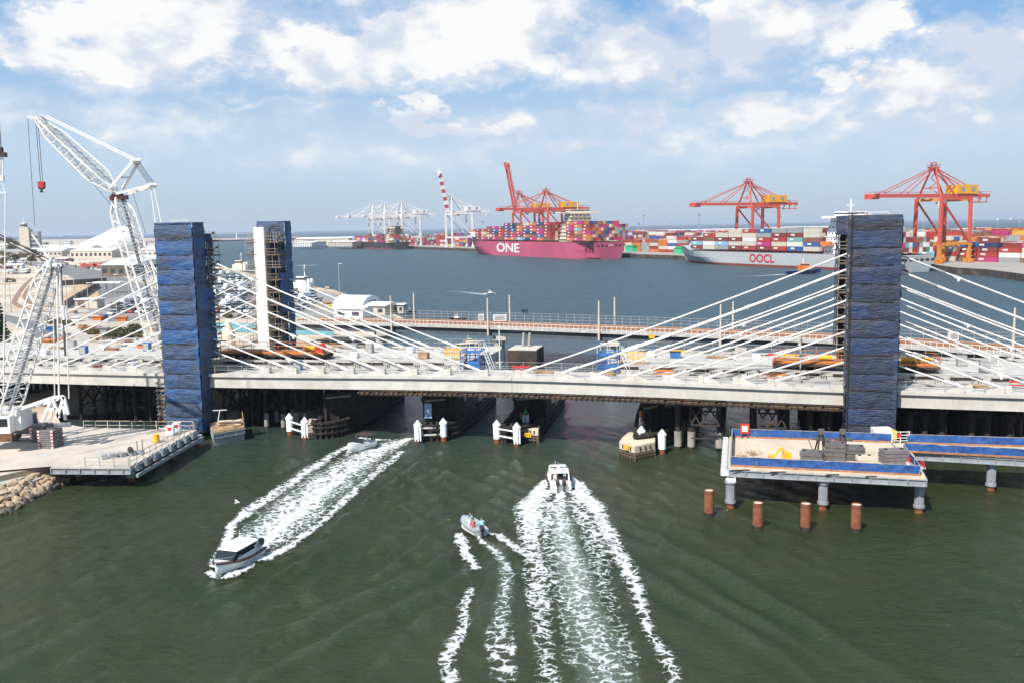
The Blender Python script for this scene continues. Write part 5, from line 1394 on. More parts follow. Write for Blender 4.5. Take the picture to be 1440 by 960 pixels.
# second crane with raised luffing jib, behind the deck
D2 = 158.0
def c2(px, py, d=D2): return WY(px, py, d)
cb = thing('luffing_crane', 'tall white lattice crane with luffing jib and red hook behind the blue tower', 'crane', W(243, 545, LZ), 0)
base_ = c2(252, 560)
mb = MB(); sd2 = V((.75, .66, 0)); st = lattice(mb, base_, c2(165, 276), 3.8, 3.0, 3.4, 2.8, 28, .17, .10, side=sd2, taper=.08); mb.build('lattice_boom', m_cw, cb, True)
mb = MB(); mb.bar(c2(244, 548), c2(172, 280), 1.0, .15); mb.build('boom_walkway', m_steel, cb, True)
mb = MB(); lattice(mb, c2(162, 270), c2(52, 167), 3.0, 2.1, 2.8, 1.8, 24, .15, .085, side=sd2, taper=.22); mb.bar(c2(54, 167), c2(40, 165), .5, .4); mb.build('luffing_jib', m_cw, cb, True)
mb = MB(); mb.bar(c2(158, 258), c2(58, 164), .9, .12); mb.build('jib_walkway', m_steel, cb, True)
mb = MB()
for k in (-1, 1): mb.bar(c2(163, 266) + sd2 * k * 1.1, c2(191, 228) + sd2 * k * .5, .38)
mb.bar(c2(176, 250) - sd2, c2(176, 250) + sd2, .3); mb.tube(c2(191, 227) - sd2 * .7, c2(191, 227) + sd2 * .7, .5, 10)
mb.build('front_strut', m_cw, cb, True)
mb = MB()
for k in (-1, 1): mb.bar(c2(172, 273) + sd2 * k * 1.0, c2(214, 261) + sd2 * k * .4, .38)
mb.bar(c2(190, 268) - sd2, c2(190, 268) + sd2, .3); mb.tube(c2(214, 261) - sd2 * .6, c2(214, 261) + sd2 * .6, .4, 10); mb.build('rear_strut', m_cw, cb, True)
mb = MB(); mb.box(c2(165, 277), (1.8, 1.6, 1.0), .5); mb.box(c2(173, 278), (1.6, 1.4, .7), .5); mb.box(c2(160, 279), (1.2, 1.4, .8), .3); mb.build('jib_foot', mat('dark_maroon', (.10, .03, .025), .6, var=.5, vs=1.5), cb, True)
mb = MB()
for k in (-.4, .4): mb.tube(c2(190, 225) + sd2 * k, c2(62, 163) + sd2 * k, .11, 6)
mb.build('jib_pendant', m_cw, cb, True)
mb = MB()
for k in (-.5, -.17, .17, .5): mb.tube(c2(191, 227) + sd2 * k, c2(214, 260) + sd2 * k, .06, 5)
mb.build('luffing_rope', m_rope, cb, True)
for a, b in (((212, 264), (221, 330)), ((217, 264), (230, 330)), ((172, 282), (262, 470)), ((166, 282), (250, 470))):
    mb = MB(); mb.tube(c2(*a), c2(*b), .1, 6); mb.tube(c2(*b), c2(b[0] + 14, 556), .08, 6); mb.build('rear_pendant', m_cw, cb, True)
mb = MB(); mb.tube(c2(58, 166), c2(200, 345), .05, 5); mb.tube(c2(185, 266), c2(205, 330), .04, 5); mb.build('hoist_rope', m_rope, cb, True)
mb = MB()
for x, y in ((50, 168), (53, 168)): mb.tube(c2(x, y), c2(x + 7, 256), .055, 5)
mb.tube(c2(39, 166), c2(49, 318), .045, 5); mb.build('hook_rope', m_rope, cb, True)
mb = MB(); mb.box(c2(58.5, 260), (1.0, .7, 1.0)); mb.build('hook_block', m_hook, cb, True)
mb = MB(); mb.box(c2(58.5, 264.5), (.8, .6, .5)); mb.tube(c2(58.5, 266), c2(58.5, 269), .16, 8); mb.bar(c2(56.5, 270), c2(60.5, 270), .25); mb.build('hook', m_timber, cb, True)
mb = MB(); q = W(250, 560, LZ); mb.box(q + V((0, 0, 2.2)), (7, 4.5, 2.4)); mb.build('machinery_house', m_cw, cb, True)
for y in (-3, 3):
    mb = MB(); mb.box(q + V((0, y, .7)), (8, 1.3, 1.3)); mb.build('crawler_track', m_dsteel, cb, True)
# ================================================================== left bank: vehicles
m_cars = [mat('car_white', (.72, .72, .71), .3, var=.04, coat=.3), mat('car_silver', (.42, .43, .44), .3, .3, var=.05, coat=.3), mat('car_grey', (.14, .145, .15), .3, .2, var=.05, coat=.3), mat('car_red', (.35, .03, .03), .3, var=.05, coat=.3), mat('car_blue', (.04, .09, .25), .3, var=.05, coat=.3)]
cnames = ['white', 'silver', 'dark grey', 'red', 'blue']
protos = {}
def car_meshes(kind):
    L, Wd, h1, h2 = (4.5, 1.8, .85, 1.45) if kind == 'car' else ((5.2, 1.95, .95, 1.85) if kind == 'ute' else (6.5, 2.1, 1.1, 2.5))
    b = MB(); k = .25
    prof = [(-L / 2, .3), (-L / 2, h1 * .92), (-L * .30, h1), (-L * .2, h1), (L * .25, h1), (L / 2 - .1, h1 * .82), (L / 2, h1 * .6), (L / 2, .3)]
    b.loft([[V((x, s_ * Wd / 2 * (1 if z < h1 * .95 else .95), z)) for x, z in prof] for s_ in (-1, 1)])
    body = b
    c = MB(); x0, x1 = (-L * .42, L * .2) if kind == 'car' else ((-L * .12, L * .22) if kind == 'ute' else (-L * .48, L * .3))
    c.loft([[V((x, s_ * Wd / 2 * q, z)) for x, z, q in ((x0, h1 * .98, .93), (x0 + .3, h2, .8), (x1 - .5, h2, .8), (x1 + .25, h1 * .98, .93))] for s_ in (-1, 1)])
    r = MB(); r.box(((x0 + x1) / 2 - .1, 0, h2 + .015), (x1 - x0 - .9, Wd * .78, .05))
    wv = MB()
    for x in (-L * .31, L * .31):
        for y in (-1, 1): wv.tube((x, y * Wd / 2 - .1, .33), (x, y * Wd / 2 + .03, .33), .33, 12)
    return body, c, r, wv
for kind in ('car', 'ute', 'van'):
    for ci, m_ in enumerate(m_cars):
        if kind == 'van' and ci: continue
        body, c, r, wv = car_meshes(kind)
        protos[(kind, ci)] = [(n_, q.build(n_, mm), None) for n_, q, mm in (('body', body, m_), ('cabin', c, m_glass if kind != 'van' else m_), ('roof', r, m_), ('wheels', wv, m_black))]
used = set()
def put_car(p, rz, kind, ci, label, group):
    r = thing('parked_car' if kind != 'van' else 'parked_van', label, {'car': 'car', 'ute': 'utility truck', 'van': 'van'}[kind], p, rz, group)
    for n_, o, _ in protos[(kind, ci)]:
        if (kind, ci, n_) in used: c = o.copy(); COL.objects.link(c)
        else: c = o; used.add((kind, ci, n_))
        c.parent = r
    return r
rc = random.Random(3)
def inside(x, y, poly):
    c = False; n = len(poly)
    for i in range(n):
        x1, y1 = poly[i]; x2, y2 = poly[(i + 1) % n]
        if (y1 > y) != (y2 > y) and x < (x2 - x1) * (y - y1) / (y2 - y1) + x1: c = not c
    return c
def lot(px, rows_dir, rowgap, pitch, fill, group, where, wprob=(.72, .1, .1, .04, .04)):
    poly = [(W(x, y, LZ).x, W(x, y, LZ).y) for x, y in px]
    d = rows_dir.normalized(); n_ = V((-d.y, d.x, 0)); cx = sum(p[0] for p in poly) / len(poly); cy = sum(p[1] for p in poly) / len(poly)
    k = 0; out = []
    for i in range(-40, 41):
        c_in = 0
        for j in range(-60, 61):
            p = V((cx, cy, 0)) + n_ * (i * rowgap) + d * (j * pitch)
            if not inside(p.x, p.y, poly) or rc.random() > fill: continue
            x, y = PX((p.x, p.y, LZ))
            if x < -10 or x > 1450: continue
            out.append((p, i, j))
    rows = sorted({i for _, i, _ in out}); 
    for p, i, j in out:
        ci = rc.choices(range(5), wprob)[0]; kd = rc.choices(['car', 'ute', 'van'], (.65, .25, .1))[0]
        if kd == 'van': ci = 0
        put_car(V((p.x + rc.uniform(-.2, .2), p.y + rc.uniform(-.3, .3), LZ + .03)), math.atan2(n_.y, n_.x) + rc.choice((0, math.pi)) + rc.uniform(-.04, .04), kd, ci, '%s %s parked in the row of vehicles %s' % (cnames[ci], {'car': 'car', 'ute': 'utility truck', 'van': 'van'}[kd], where), group + ', ' + cnames[ci] + ' ' + kd)
    return len(out)
n1 = lot([(158, 432), (185, 422), (213, 418), (216, 440), (160, 443)], V((.97, -.25, 0)), 6.2, 2.7, .95, 'vehicles in the car park left of the tower', 'left of the blue tower', (.85, .08, .05, .01, .01))
n2 = lot([(296, 398), (350, 404), (352, 440), (296, 442)], V((.97, -.25, 0)), 6.4, 2.7, .8, 'vehicles on the wharf between the left towers', 'between the left towers')
n3 = lot([(296, 380), (345, 390), (350, 398), (296, 392)], V((.9, -.4, 0)), 9, 3.0, .55, 'vehicles on the far part of the wharf', 'on the far wharf')
n4 = lot([(412, 410), (440, 412), (450, 436), (412, 436)], V((.9, -.4, 0)), 7, 3.4, .45, 'vehicles on the wharf right of the far left tower', 'right of the far left tower')
n5 = lot([(90, 370), (150, 371), (165, 378), (100, 379)], V((.95, -.3, 0)), 13, 4.2, .28, 'vehicles in the far yard behind the crane', 'in the far yard')
n6 = lot([(0, 352), (70, 352), (80, 362), (0, 364)], V((.95, -.3, 0)), 26, 6.5, .2, 'vehicles in the distant car park at the left', 'in the distant car park')
print('cars', n1, n2, n3, n4, n5, n6)
# ================================================================== buildings
m_roofw = mat('white_metal_roof', (.66, .65, .62), .5, var=.15, vs=.15, stain=(.42, .38, .33), stain_amt=.4, stain_s=.1)
m_roofg = mat('grey_metal_roof', (.30, .30, .30), .55, var=.25, vs=.2)
m_wallb = mat('brown_shed_wall', (.14, .10, .08), .85, var=.4, vs=.3)
m_wallc = mat('cream_wall', (.50, .44, .36), .85, var=.2, vs=.3, streak=.2)
m_wallg = mat('grey_wall', (.26, .26, .27), .8, var=.25, vs=.3, streak=.2)
m_wallr = mat('red_brick_wall', (.26, .075, .05), .85, var=.3, vs=.3)
m_win = mat('window_glass', (.03, .035, .045), .2, var=.2)
def building(px, py, w_, d_, h_, rz, wall, roof, label, pitch=.12, name='shed', cat='shed', wins=True, z=LZ, ridge=True, rows=1):
    p = W(px, py, z); o = thing(name, label, cat, (p.x, p.y, z), rz); mb = MB(); mb.b2(-w_ / 2, w_ / 2, 0, d_, 0, h_); mb.build('wall', wall, o)
    mb = MB(); e = .5; rh = d_ * pitch if ridge else .3
    if ridge: mb.loft([[V((x, -e, h_ + .01)), V((x, d_ / 2, h_ + rh)), V((x, d_ + e, h_ + .01)), V((x, d_ / 2, h_ - .15 + .01))] for x in (-w_ / 2 - e, w_ / 2 + e)])
    else: mb.b2(-w_ / 2 - .1, w_ / 2 + .1, -.1, d_ + .1, h_ + .003, h_ + .4)
    mb.build('roof', roof, o)
    if wins:
        nw = max(2, min(14, int(w_ / 5)))
        for r_ in range(rows):
            for k in range(nw):
                x = -w_ / 2 + w_ * (k + .5) / nw; zz = h_ * (r_ + .5) / rows
                mb = MB(); mb.box((x, -.02, zz), (w_ / nw * .5, .08, h_ / rows * .42)); mb.build('window', m_win, o)
    return o
# white sheds on the wharf
p = W(470, 447, LZ)
building(490, 448, 9.5, 5, 2.7, -.42, m_white, m_roofw, 'low white shed on the wharf in front of the arched hangar', name='wharf_shed')
building(528, 443, 6.5, 8, 2.6, -.42, m_wallc, m_roofw, 'cream walled shed with white roof at the tip of the wharf', name='wharf_shed')
o = thing('arched_hangar', 'white arched fabric hangar on the wharf behind the low shed', 'hangar', W(488, 436, LZ), -.42); mb = MB(); N = 12
mb.loft([[V((x, 6 - 6 * math.cos(math.pi * i / N), 4.2 * math.sin(math.pi * i / N))) for i in range(N + 1)] for x in (-5.5, -3, 0, 3, 5.5)]); mb.build('fabric_shell', m_purewhite, o, smooth=False)
mb = MB(); mb.box((5.52, 6, 1.4), (.06, 4, 2.6)); mb.build('door', m_wallg, o)
building(560, 441, 3.5, 3, 2.6, -.4, m_wallc, m_roofw, 'tiny cream hut at the end of the wharf', name='hut', cat='hut')
# port authority tower
o = thing('port_authority_tower', 'cream office tower with lookout top and grey rear block at far left', 'tower', W(38, 352, LZ), .1)
b0 = W(38, 352, LZ); hh = WY(38, 317, b0.y).z; wpx = b0.y / F
mb = MB(); mb.b2(-9 * wpx, 4 * wpx, 0, 14 * wpx, 0, hh - 9 * 1); mb.build('main_block', m_wallc, o)
mb = MB(); mb.b2(4.2 * wpx, 16 * wpx, 3, 12 * wpx, 0, hh * .70); mb.build('rear_block', m_wallg, o)
mb = MB(); mb.tube((-4 * wpx, 6 * wpx, hh - 9), (-4 * wpx, 6 * wpx, hh + 1), 4.6 * wpx, 10); mb.b2(-8 * wpx, 3 * wpx, 1, 10 * wpx, hh - 9, hh - 6); mb.build('lookout', m_wallc, o)
mb = MB(); mb.tube((-4 * wpx, 6 * wpx, hh - 4), (-4 * wpx, 6 * wpx, hh - 1), 4.7 * wpx, 10); mb.build('lookout_glazing', m_win, o)
mb = MB(); mb.tube((-4 * wpx, 6 * wpx, hh + 1), (-4 * wpx, 6 * wpx, hh + 2.4), 2.2 * wpx, 10, .5 * wpx); mb.tube((-4 * wpx, 6 * wpx, hh + 2), (-4 * wpx, 6 * wpx, hh + 12), .35, 6); mb.build('mast', m_white, o)
for k in range(3):
    mb = MB(); mb.b2(5 * wpx, 15 * wpx, 2.8, 3.0, 6 + k * 7, 9 + k * 7); mb.build('window', m_win, o)
# curved white museum
b0 = W(128, 354, LZ); u_ = b0.y / F
o = thing('maritime_museum', 'white curved sail shaped museum roof rising to the right at far left', 'museum', b0, 0)
prof = [(-28, 0), (-18, 4), (-4, 9), (10, 13.5), (20, 17), (30, 20), (38, 20.5), (46, 18), (54, 10), (58, 0)]
prof = [(-24, 0), (-23, 8), (-10, 15), (2, 20), (14, 25), (26, 31), (36, 34.5), (44, 34.5), (52, 31), (58, 20), (60, 0)]
mb = MB(); rings = []
for j, k in enumerate((.55, .85, 1, 1, .85, .6)):
    rings.append([V((x * u_, (j * 7) * u_ * .8, max(.1, z * (.55 + .45 * k) * u_))) for x, z in prof])
mb.loft(rings, cap=True); mb.build('roof_shell', m_purewhite, o, smooth=True)
mb = MB(); mb.b2(4 * u_, 24 * u_, -.8 * u_, 1, 0, 4.6 * u_); mb.b2(24 * u_, 30 * u_, -1.2 * u_, 0, 2 * u_, 5.6 * u_); mb.build('glass_front', m_wallg, o)
mb = MB(); mb.b2(-20 * u_, 50 * u_, -6 * u_, -1.4 * u_, 0, 2.6 * u_); mb.build('terrace', m_roofw, o)
# sheds
for a in [(165, 389, 60*.41, 26, 6.5, -.36, m_wallb, m_roofw, 'very long brown walled wharf shed with pale roof behind the crane boom'), (200, 379, 60*.5, 22, 7, -.3, m_wallg, m_roofw, 'long grey walled wharf shed with white roof behind the brown shed'),
          (128, 363, 70*.7, 26, 7, -.2, m_wallc, m_roofw, 'long cream terminal shed below the curved museum'), (60, 361, 60*.78, 30, 6, -.1, m_wallc, m_roofw, 'low white roofed shed right of the office tower'),
          (95, 357, 70*.9, 30, 7, -.1, m_wallg, m_roofw, 'white roofed shed in front of the museum tail'), (20, 362, 50*.77, 25, 6, .1, m_wallc, m_roofg, 'grey roofed warehouse in front of the office tower'),
          (215, 366, 50*.65, 30, 9, -.3, m_wallc, m_roofw, 'white roofed shed right of the museum behind the crane')]:
    building(*a[:6], a[6], a[7], a[8], name='warehouse', cat='warehouse', rows=1)
rb2 = random.Random(21)
wl = [m_wallc, m_wallg, m_wallr, m_white, m_wallc]; wn = ['cream', 'grey', 'red brick', 'white', 'pale cream']
rf = [m_roofw, m_roofg, m_roofw]; rn = ['white', 'grey', 'pale']
idx = 0
for py, xs_ in ((350, range(2, 236, 26)), (356, range(-4, 120, 22)), (368, range(-8, 100, 24)), (377, range(0, 96, 26)), (346, range(60, 240, 34))):
    for x in xs_:
        x2 = x + rb2.uniform(-6, 6); dd = W(x2, py, LZ).y; u_ = dd / F; i = rb2.randrange(5); j = rb2.randrange(3); idx += 1
        row = {350: 'second row', 356: 'third row', 368: 'middle row', 377: 'nearest row', 346: 'farthest row'}[py]
        building(x2, py + rb2.uniform(-1.5, 1.5), rb2.uniform(12, 24) * u_ * .9, rb2.uniform(10, 18) * u_, rb2.uniform(3, 5.5) * u_ * 1.0, rb2.uniform(-.4, .2), wl[i], rf[j], '%s building with %s roof, %s from left, town %s' % (wn[i], rn[j], ORD[list(xs_).index(x)], row), name='town_building', cat='building', ridge=rb2.random() < .6, rows=rb2.choice((1, 2)))
# scattered small sheds, huts and stores between the rows
rb3 = random.Random(33); nsm = 0
adj = ['plain', 'small', 'long', 'tiny', 'square', 'low', 'narrow', 'wide', 'squat', 'boxy']
for band, (y0_, y1_, xa_, xb_) in enumerate(((347, 353, 60, 235), (352, 360, -5, 110), (360, 372, -5, 100), (368, 378, 60, 130), (378, 386, 0, 60), (372, 384, 195, 225))):
    for q in range(16):
        px_ = rb3.uniform(xa_, xb_); py_ = rb3.uniform(y0_, y1_); dd = W(px_, py_, LZ).y; u_ = dd / F; i = rb3.randrange(5); j = rb3.randrange(3); nsm += 1
        building(px_, py_, rb3.uniform(4, 11) * u_, rb3.uniform(5, 12) * u_, rb3.uniform(1.6, 3.6) * u_, rb3.uniform(-.5, .3), wl[i], rf[j], '%s %s store with %s roof, number %s of town band %s' % (adj[(q * 3 + band) % 10], wn[i], rn[j], ORD[q], ORD[band]), name='town_building', cat='building', ridge=rb3.random() < .5, rows=1, wins=q % 2 == 0)
# loose yard material on the sandy bank
for q in range(46):
    px_ = rb3.choice((rb3.uniform(60, 150), rb3.uniform(95, 222), rb3.uniform(410, 470))); py_ = rb3.uniform(440, 492) if px_ < 230 else rb3.uniform(405, 445)
    p = W(px_, py_, LZ + .03); kd = rb3.choice(('pallet_stack', 'pipe_stack', 'site_skip')); o = thing(kd, '%s %s on the left bank sand, %s' % (ORD[q % 30], kd.replace('_', ' '), ['towards the crane', 'towards the tower', 'nearer the tracks', 'nearer the deck'][(q // 12) % 4]), kd.replace('_', ' '), p, rb3.uniform(-.6, .6))
    if kd == 'pallet_stack':
        for e in range(3): mb = MB(); mb.box((0, 0, .15 + e * .35), (rb3.uniform(1.5, 2.6), 1.3, .28), rb3.uniform(-.1, .1)); mb.build('pallet', rb3.choice((m_wood, m_ply, m_galv)), o)
    elif kd == 'pipe_stack':
        mb = MB()
        for e in range(6): mb.tube((-2.5, -.5 + .42 * (e % 3), .2 + .36 * (e // 3)), (2.5, -.5 + .42 * (e % 3), .2 + .36 * (e // 3)), .2, 8)
        mb.build('pipes', rb3.choice((m_conc, m_steel, m_rust)), o)
    else:
        mb = MB(); mb.loft([[V((x * k_, y * k_, z_)) for x, y in ((-1.6, -.9), (1.6, -.9), (1.6, .9), (-1.6, .9))] for z_, k_ in ((0, .75), (1.2, 1.0))]); mb.build('skip_body', rb3.choice((m_blue, m_yellow, m_orange, m_white, m_steel)), o); mb = MB(); mb.bar((-1.6, -.92, .9), (1.6, -.92, .9), .1); mb.build('rim', m_dsteel, o)
# two barrel vaulted sheds
for k, px in enumerate((106, 120)):
    p = W(px, 373, LZ); u_ = p.y / F; o = thing('vaulted_shed', 'cream barrel vaulted shed in the far yard, %s of two' % ('left' if k == 0 else 'right'), 'shed', p, -.2); mb = MB(); N = 10
    mb.loft([[V((6.5 * u_ * math.cos(math.pi * i / N), y, 5.5 * u_ * math.sin(math.pi * i / N) + .01)) for i in range(N + 1)] for y in (0, 26)]); mb.build('vault', m_cap, o); mb = MB(); mb.box((0, -.05, 1.8 * u_), (5 * u_, .1, 3 * u_)); mb.build('door', m_wallc, o)
# red containers and gate house, carports
def simplebox(name, label, cat, px, py, w_, d_, h_, rz, m1, m2, part='box_body', part2='doors'):
    o = thing(name, label, cat, W(px, py, LZ + .03), rz); mb = MB(); mb.b2(-w_ / 2, w_ / 2, 0, d_, 0, h_); mb.build(part, m1, o); mb = MB(); mb.b2(-w_ * .3, w_ * .3, -.06, -.002, .2, h_ * .85); mb.build(part2, m2, o); return o
for k in range(5): simplebox('cargo_box', 'red cargo box in the far yard, %s from the left' % ORD[k], 'container', 122 + k * 9, 376.5 - k * .3, 11, 6, 2.8, -.25, mat('yard_red', (.5, .06, .04), .6, var=.2), m_wallr)
o = thing('gate_canopy', 'white flat canopy over the port gate with dark posts', 'canopy', W(155, 412, LZ), -.2); mb = MB(); mb.b2(-6.5, 6.5, -2.5, 2.5, 4.2, 4.7); mb.build('canopy_roof', m_purewhite, o); mb = MB()
for x in (-5, -1.5, 2): mb.bar((x, 0, 0), (x, 0, 4.2), .3)
mb.build('posts', m_wallg, o)
o = thing('gate_house', 'small brown and white gate house beside the port road', 'hut', W(122, 434, LZ), -.2); mb = MB(); mb.b2(-4, 4, 0, 4, 0, 3.0); mb.build('wall', m_wallc, o); mb = MB(); mb.b2(-4.4, 4.4, -.5, 4.5, 3.003, 3.3); mb.build('roof', m_purewhite, o); mb = MB(); mb.b2(-3.4, -.6, -.05, 0.0, .3, 2.4); mb.build('window', m_wallb, o)
# brown retaining walls
for a, b, nm in (((92, 434), (112, 420), 'left of the gate house'), ((112, 421), (138, 404), 'rising towards the canopy'), ((88, 402), (150, 398), 'behind the sand cutting')):
    p, q = W(*a, LZ), W(*b, LZ); o = thing('retaining_wall', 'brown timber retaining wall ' + nm, 'wall', p); mb = MB(); mb.bar(p + V((0, 0, 1.3)), q + V((0, 0, 1.3)), .5, 2.6); mb.build('wall', m_wallb, o, True)
# teal hoarding and pale tank below the rail line seen between left towers
o = thing('teal_hoarding', 'long teal hoarding along the tracks between the left towers', 'hoarding', W(300, 462, LZ), -.05); a, b = W(296, 466, LZ), W(470, 472, LZ); mb = MB(); mb.bar(a + V((0, 0, 1.2)), b + V((0, 0, 1.2)), .15, 2.2); mb.build('hoarding_panels', mat('teal_sheet', (.12, .30, .36), .6, var=.2), o, True)
o = thing('silo', 'pale conical silo between the left towers', 'silo', W(322, 489, LZ)); mb = MB(); mb.tube((0, 0, 0), (0, 0, 3), 1.5, 14, 1.4); mb.tube((0, 0, 3), (0, 0, 6), 1.4, 14, .35); mb.build('silo_body', m_cap, o, smooth=False)
# street lights and catenary poles on the bank
for k, (px, pb, pt) in enumerate(((96, 450, 388), (107, 440, 372), (146, 430, 365), (165, 452, 386), (183, 436, 392), (55, 400, 375), (60, 470, 402), (28, 386, 368), (126, 450, 398), (16, 440, 395), (478, 424, 371), (459, 438, 404), (425, 448, 402), (72, 392, 358), (140, 398, 372), (190, 405, 378), (302, 452, 420), (348, 470, 430))):
    p = W(px, pb, LZ); h_ = WY(px, pt, p.y).z - LZ; o = thing('light_pole', 'tall thin light pole on the left bank, %s counting from the crane' % ORD[k], 'light pole', p, 0, 'light poles on the left bank'); mb = MB(); mb.tube((0, 0, 0), (0, 0, h_), .16, 6, .09); mb.build('pole', m_galv, o); mb = MB(); mb.box((.5, 0, h_), (1.3, .3, .14)); mb.build('lamp_arm', m_white, o)
# ------------------------------------------------------------------ vegetation: leaf clump foliage
def leafmat(nm, a, b):
    m = bpy.data.materials.new(nm); m.use_nodes = True; t = NT(m.node_tree); bs = t.n['Principled BSDF']; tc = t.new('ShaderNodeTexCoord').outputs['Object']
    t.put(bs.inputs['Base Color'], t.mix(t.mapr(t.noise(tc, 1.2, 3), .35, .65), a, b)); bs.inputs['Roughness'].default_value = .8; return m
m_leaf = leafmat('olive_leaves', (.035, .045, .014), (.11, .10, .04)); m_leaf2 = leafmat('dark_pine', (.012, .03, .010), (.04, .06, .02)); m_dry = leafmat('dry_scrub', (.10, .075, .03), (.22, .16, .07)); m_trunk = mat('bark', (.09, .06, .04), .9)
def leafball(mb, c, r, n, rr_, s=.16, flat=1.0):
    for _ in range(n):
        d = V((rr_.gauss(0, 1), rr_.gauss(0, 1), rr_.gauss(0, 1))).normalized() * (rr_.random() ** .4); p = V(c) + V((d.x * r, d.y * r, d.z * r * flat))
        if p.z < 0.02: p.z = .05
        a = V((rr_.gauss(0, 1), rr_.gauss(0, 1), rr_.gauss(0, 1))).normalized() * s; b = a.cross(V((rr_.gauss(0, 1), rr_.gauss(0, 1), rr_.gauss(0, 1)))).normalized() * s * .7
        mb.add([p - a, p - b, p + a, p + b], [(0, 1, 2, 3)])
rv = random.Random(8)
def bush(px, py, r, label, mt=m_leaf, n=5, dens=420):
    p = W(px, py, LZ); o = thing('bush', label, 'bush', p); mb = MB()
    for k in range(n): q = V((rv.uniform(-r, r) * 1.6, rv.uniform(-r, r) * .6, 0)); rr_ = r * rv.uniform(.45, .8); leafball(mb, q + V((0, 0, rr_ * .55)), rr_, dens, rv, .2 if r > 1.5 else .14, .8)
    mb.build('foliage', mt, o); mb = MB()
    for k in range(4): mb.tube((rv.uniform(-r, r) * .8, 0, 0), (rv.uniform(-r, r) * .8, 0, r * .6), .06, 5, .03)
    mb.build('stems', m_trunk, o)
bush(176, 470, 2.6, 'large olive bush on the sandy bank left of the tower', m_leaf, 7); bush(163, 476, 1.7, 'smaller olive bush at the left foot of the large one', m_leaf, 5); bush(190, 475, 1.6, 'brown dry bush right of the large olive bush', m_dry, 4)
bush(134, 470, 1.5, 'flat olive scrub patch on the sandy slope', m_dry, 6); bush(118, 467, 1.3, 'reddish dry scrub left of the flat patch', m_dry, 5); bush(78, 455, 1.6, 'dry scrub behind the crane mast', m_dry, 5); bush(95, 458, 1.4, 'low dry scrub right of the crane mast', m_dry, 5)
bush(205, 433, 1.5, 'dark bush among the white parked vehicles', m_leaf, 4); bush(216, 441, 1.8, 'dark green bush beside the blue tower', m_leaf, 4); bush(60, 496, 1.8, 'green bush beside the grey road at left', m_leaf, 4)
bush(14, 397, 2.5, 'dry bush inside the bend of the tracks', m_dry, 4); bush(330, 447, 1.6, 'brown scrub along the tracks between the left towers', m_dry, 6)
def tree(px, py, h, r, label, mt=m_leaf, kind='tree'):
    p = W(px, py, LZ); o = thing(kind, label, 'tree', p); mb = MB(); mb.tube((0, 0, 0), (0, 0, h * .45), r * .09, 7, r * .06)
    for k in range(5): a = rv.uniform(0, 6.3); mb.tube((0, 0, h * .35), (math.cos(a) * r * .5, math.sin(a) * r * .5, h * .7), r * .045, 5, r * .02)
    mb.build('trunk', m_trunk, o); mb = MB()
    if kind == 'pine_tree':
        for k in range(14): z = h * (.12 + .88 * k / 14); rr_ = r * (1 - k / 15) * rv.uniform(.8, 1.15); leafball(mb, (0, 0, z), max(.3, rr_), 330, rv, .22, .28)
    else:
        for k in range(9): a = rv.uniform(0, 6.3); q = rv.uniform(0, r * .65); leafball(mb, (math.cos(a) * q, math.sin(a) * q, h * rv.uniform(.5, .85)), r * rv.uniform(.3, .5), 170, rv, r * .055, .8)
    mb.build('crown', mt, o); return o
tree(3, 498, 12.0, 2.6, 'dark green norfolk pine at the left edge behind the hook rods', m_leaf2, 'pine_tree')
for k, (px, py, h, r) in enumerate(((8, 366, 11, 7), (22, 372, 10, 6), (34, 368, 9, 6), (44, 374, 9, 5), (5, 378, 9, 6), (16, 360, 14, 9), (-4, 350, 20, 14), (12, 347, 20, 15), (24, 349, 16, 12), (230, 372, 8, 5))):
    tree(px, py, h, r, 'olive tree in the town at far left, %s from the left group' % ORD[k], m_leaf if k % 2 else m_dry)
# ================================================================== container terminal and ships
QRZ = math.atan2(-qd.y, -qd.x)          # local +x = towards the far end of the quay, local +y = towards the water
def SQ(px, off, z=TZ):
    lo, hi = -700.0, QL + 300
    for _ in range(50):
        mi = (lo + hi) / 2
        if PX(QP(mi, off, z))[0] < px: lo = mi
        else: hi = mi
    return lo
CC = [('maroon', (.20, .035, .025)), ('red', (.36, .04, .03)), ('cream', (.55, .50, .40)), ('blue', (.03, .10, .28)), ('orange', (.52, .16, .04)), ('magenta', (.45, .03, .15)), ('grey', (.28, .30, .30)), ('green', (.05, .18, .10)), ('white', (.68, .66, .62)), ('brown', (.22, .10, .06)), ('teal', (.16, .36, .34)), ('dark blue', (.02, .04, .10)), ('pale blue', (.22, .42, .55)), ('yellow', (.60, .32, .03))]
CM = [mat('container_' + n.replace(' ', '_'), c, .55, var=.22, vs=.3, wave=('X', 1.2, .04), stain=(.16, .08, .05), stain_amt=.2, stain_s=.25) for n, c in CC]
m_mark = mat('container_mark', (.7, .7, .68), .5, var=.1)
CL_, CW_, CH_ = 12.2, 2.44, 2.6
cont_me = {}
for i, (n, c) in enumerate(CC):
    mb = MB(); mb.b2(-CL_ / 2, CL_ / 2, -CW_ / 2, CW_ / 2, 0.03, CH_ - .03)
    for x in (-CL_ / 2 + .08, CL_ / 2 - .08):
        for y in (-CW_ / 2 + .06, CW_ / 2 - .06): mb.box((x, y, CH_ / 2), (.18, .16, CH_))
    if i not in (2, 9, 6, 8): mb.box((1.5 + (i % 3), CW_ / 2 + .015, 1.5), (3.0, .02, .9), m=1)
    o = mb.build('shipping_container', [CM[i], m_mark]); cont_me[i] = o.data; bpy.data.objects.remove(o)
NC = [0]
def container(p, rz, i, label, group):
    o = bpy.data.objects.new('shipping_container', cont_me[i]); COL.objects.link(o); o.location = p; o.rotation_euler = (0, 0, rz)
    tag(o, label, 'container', group); NC[0] += 1; return o
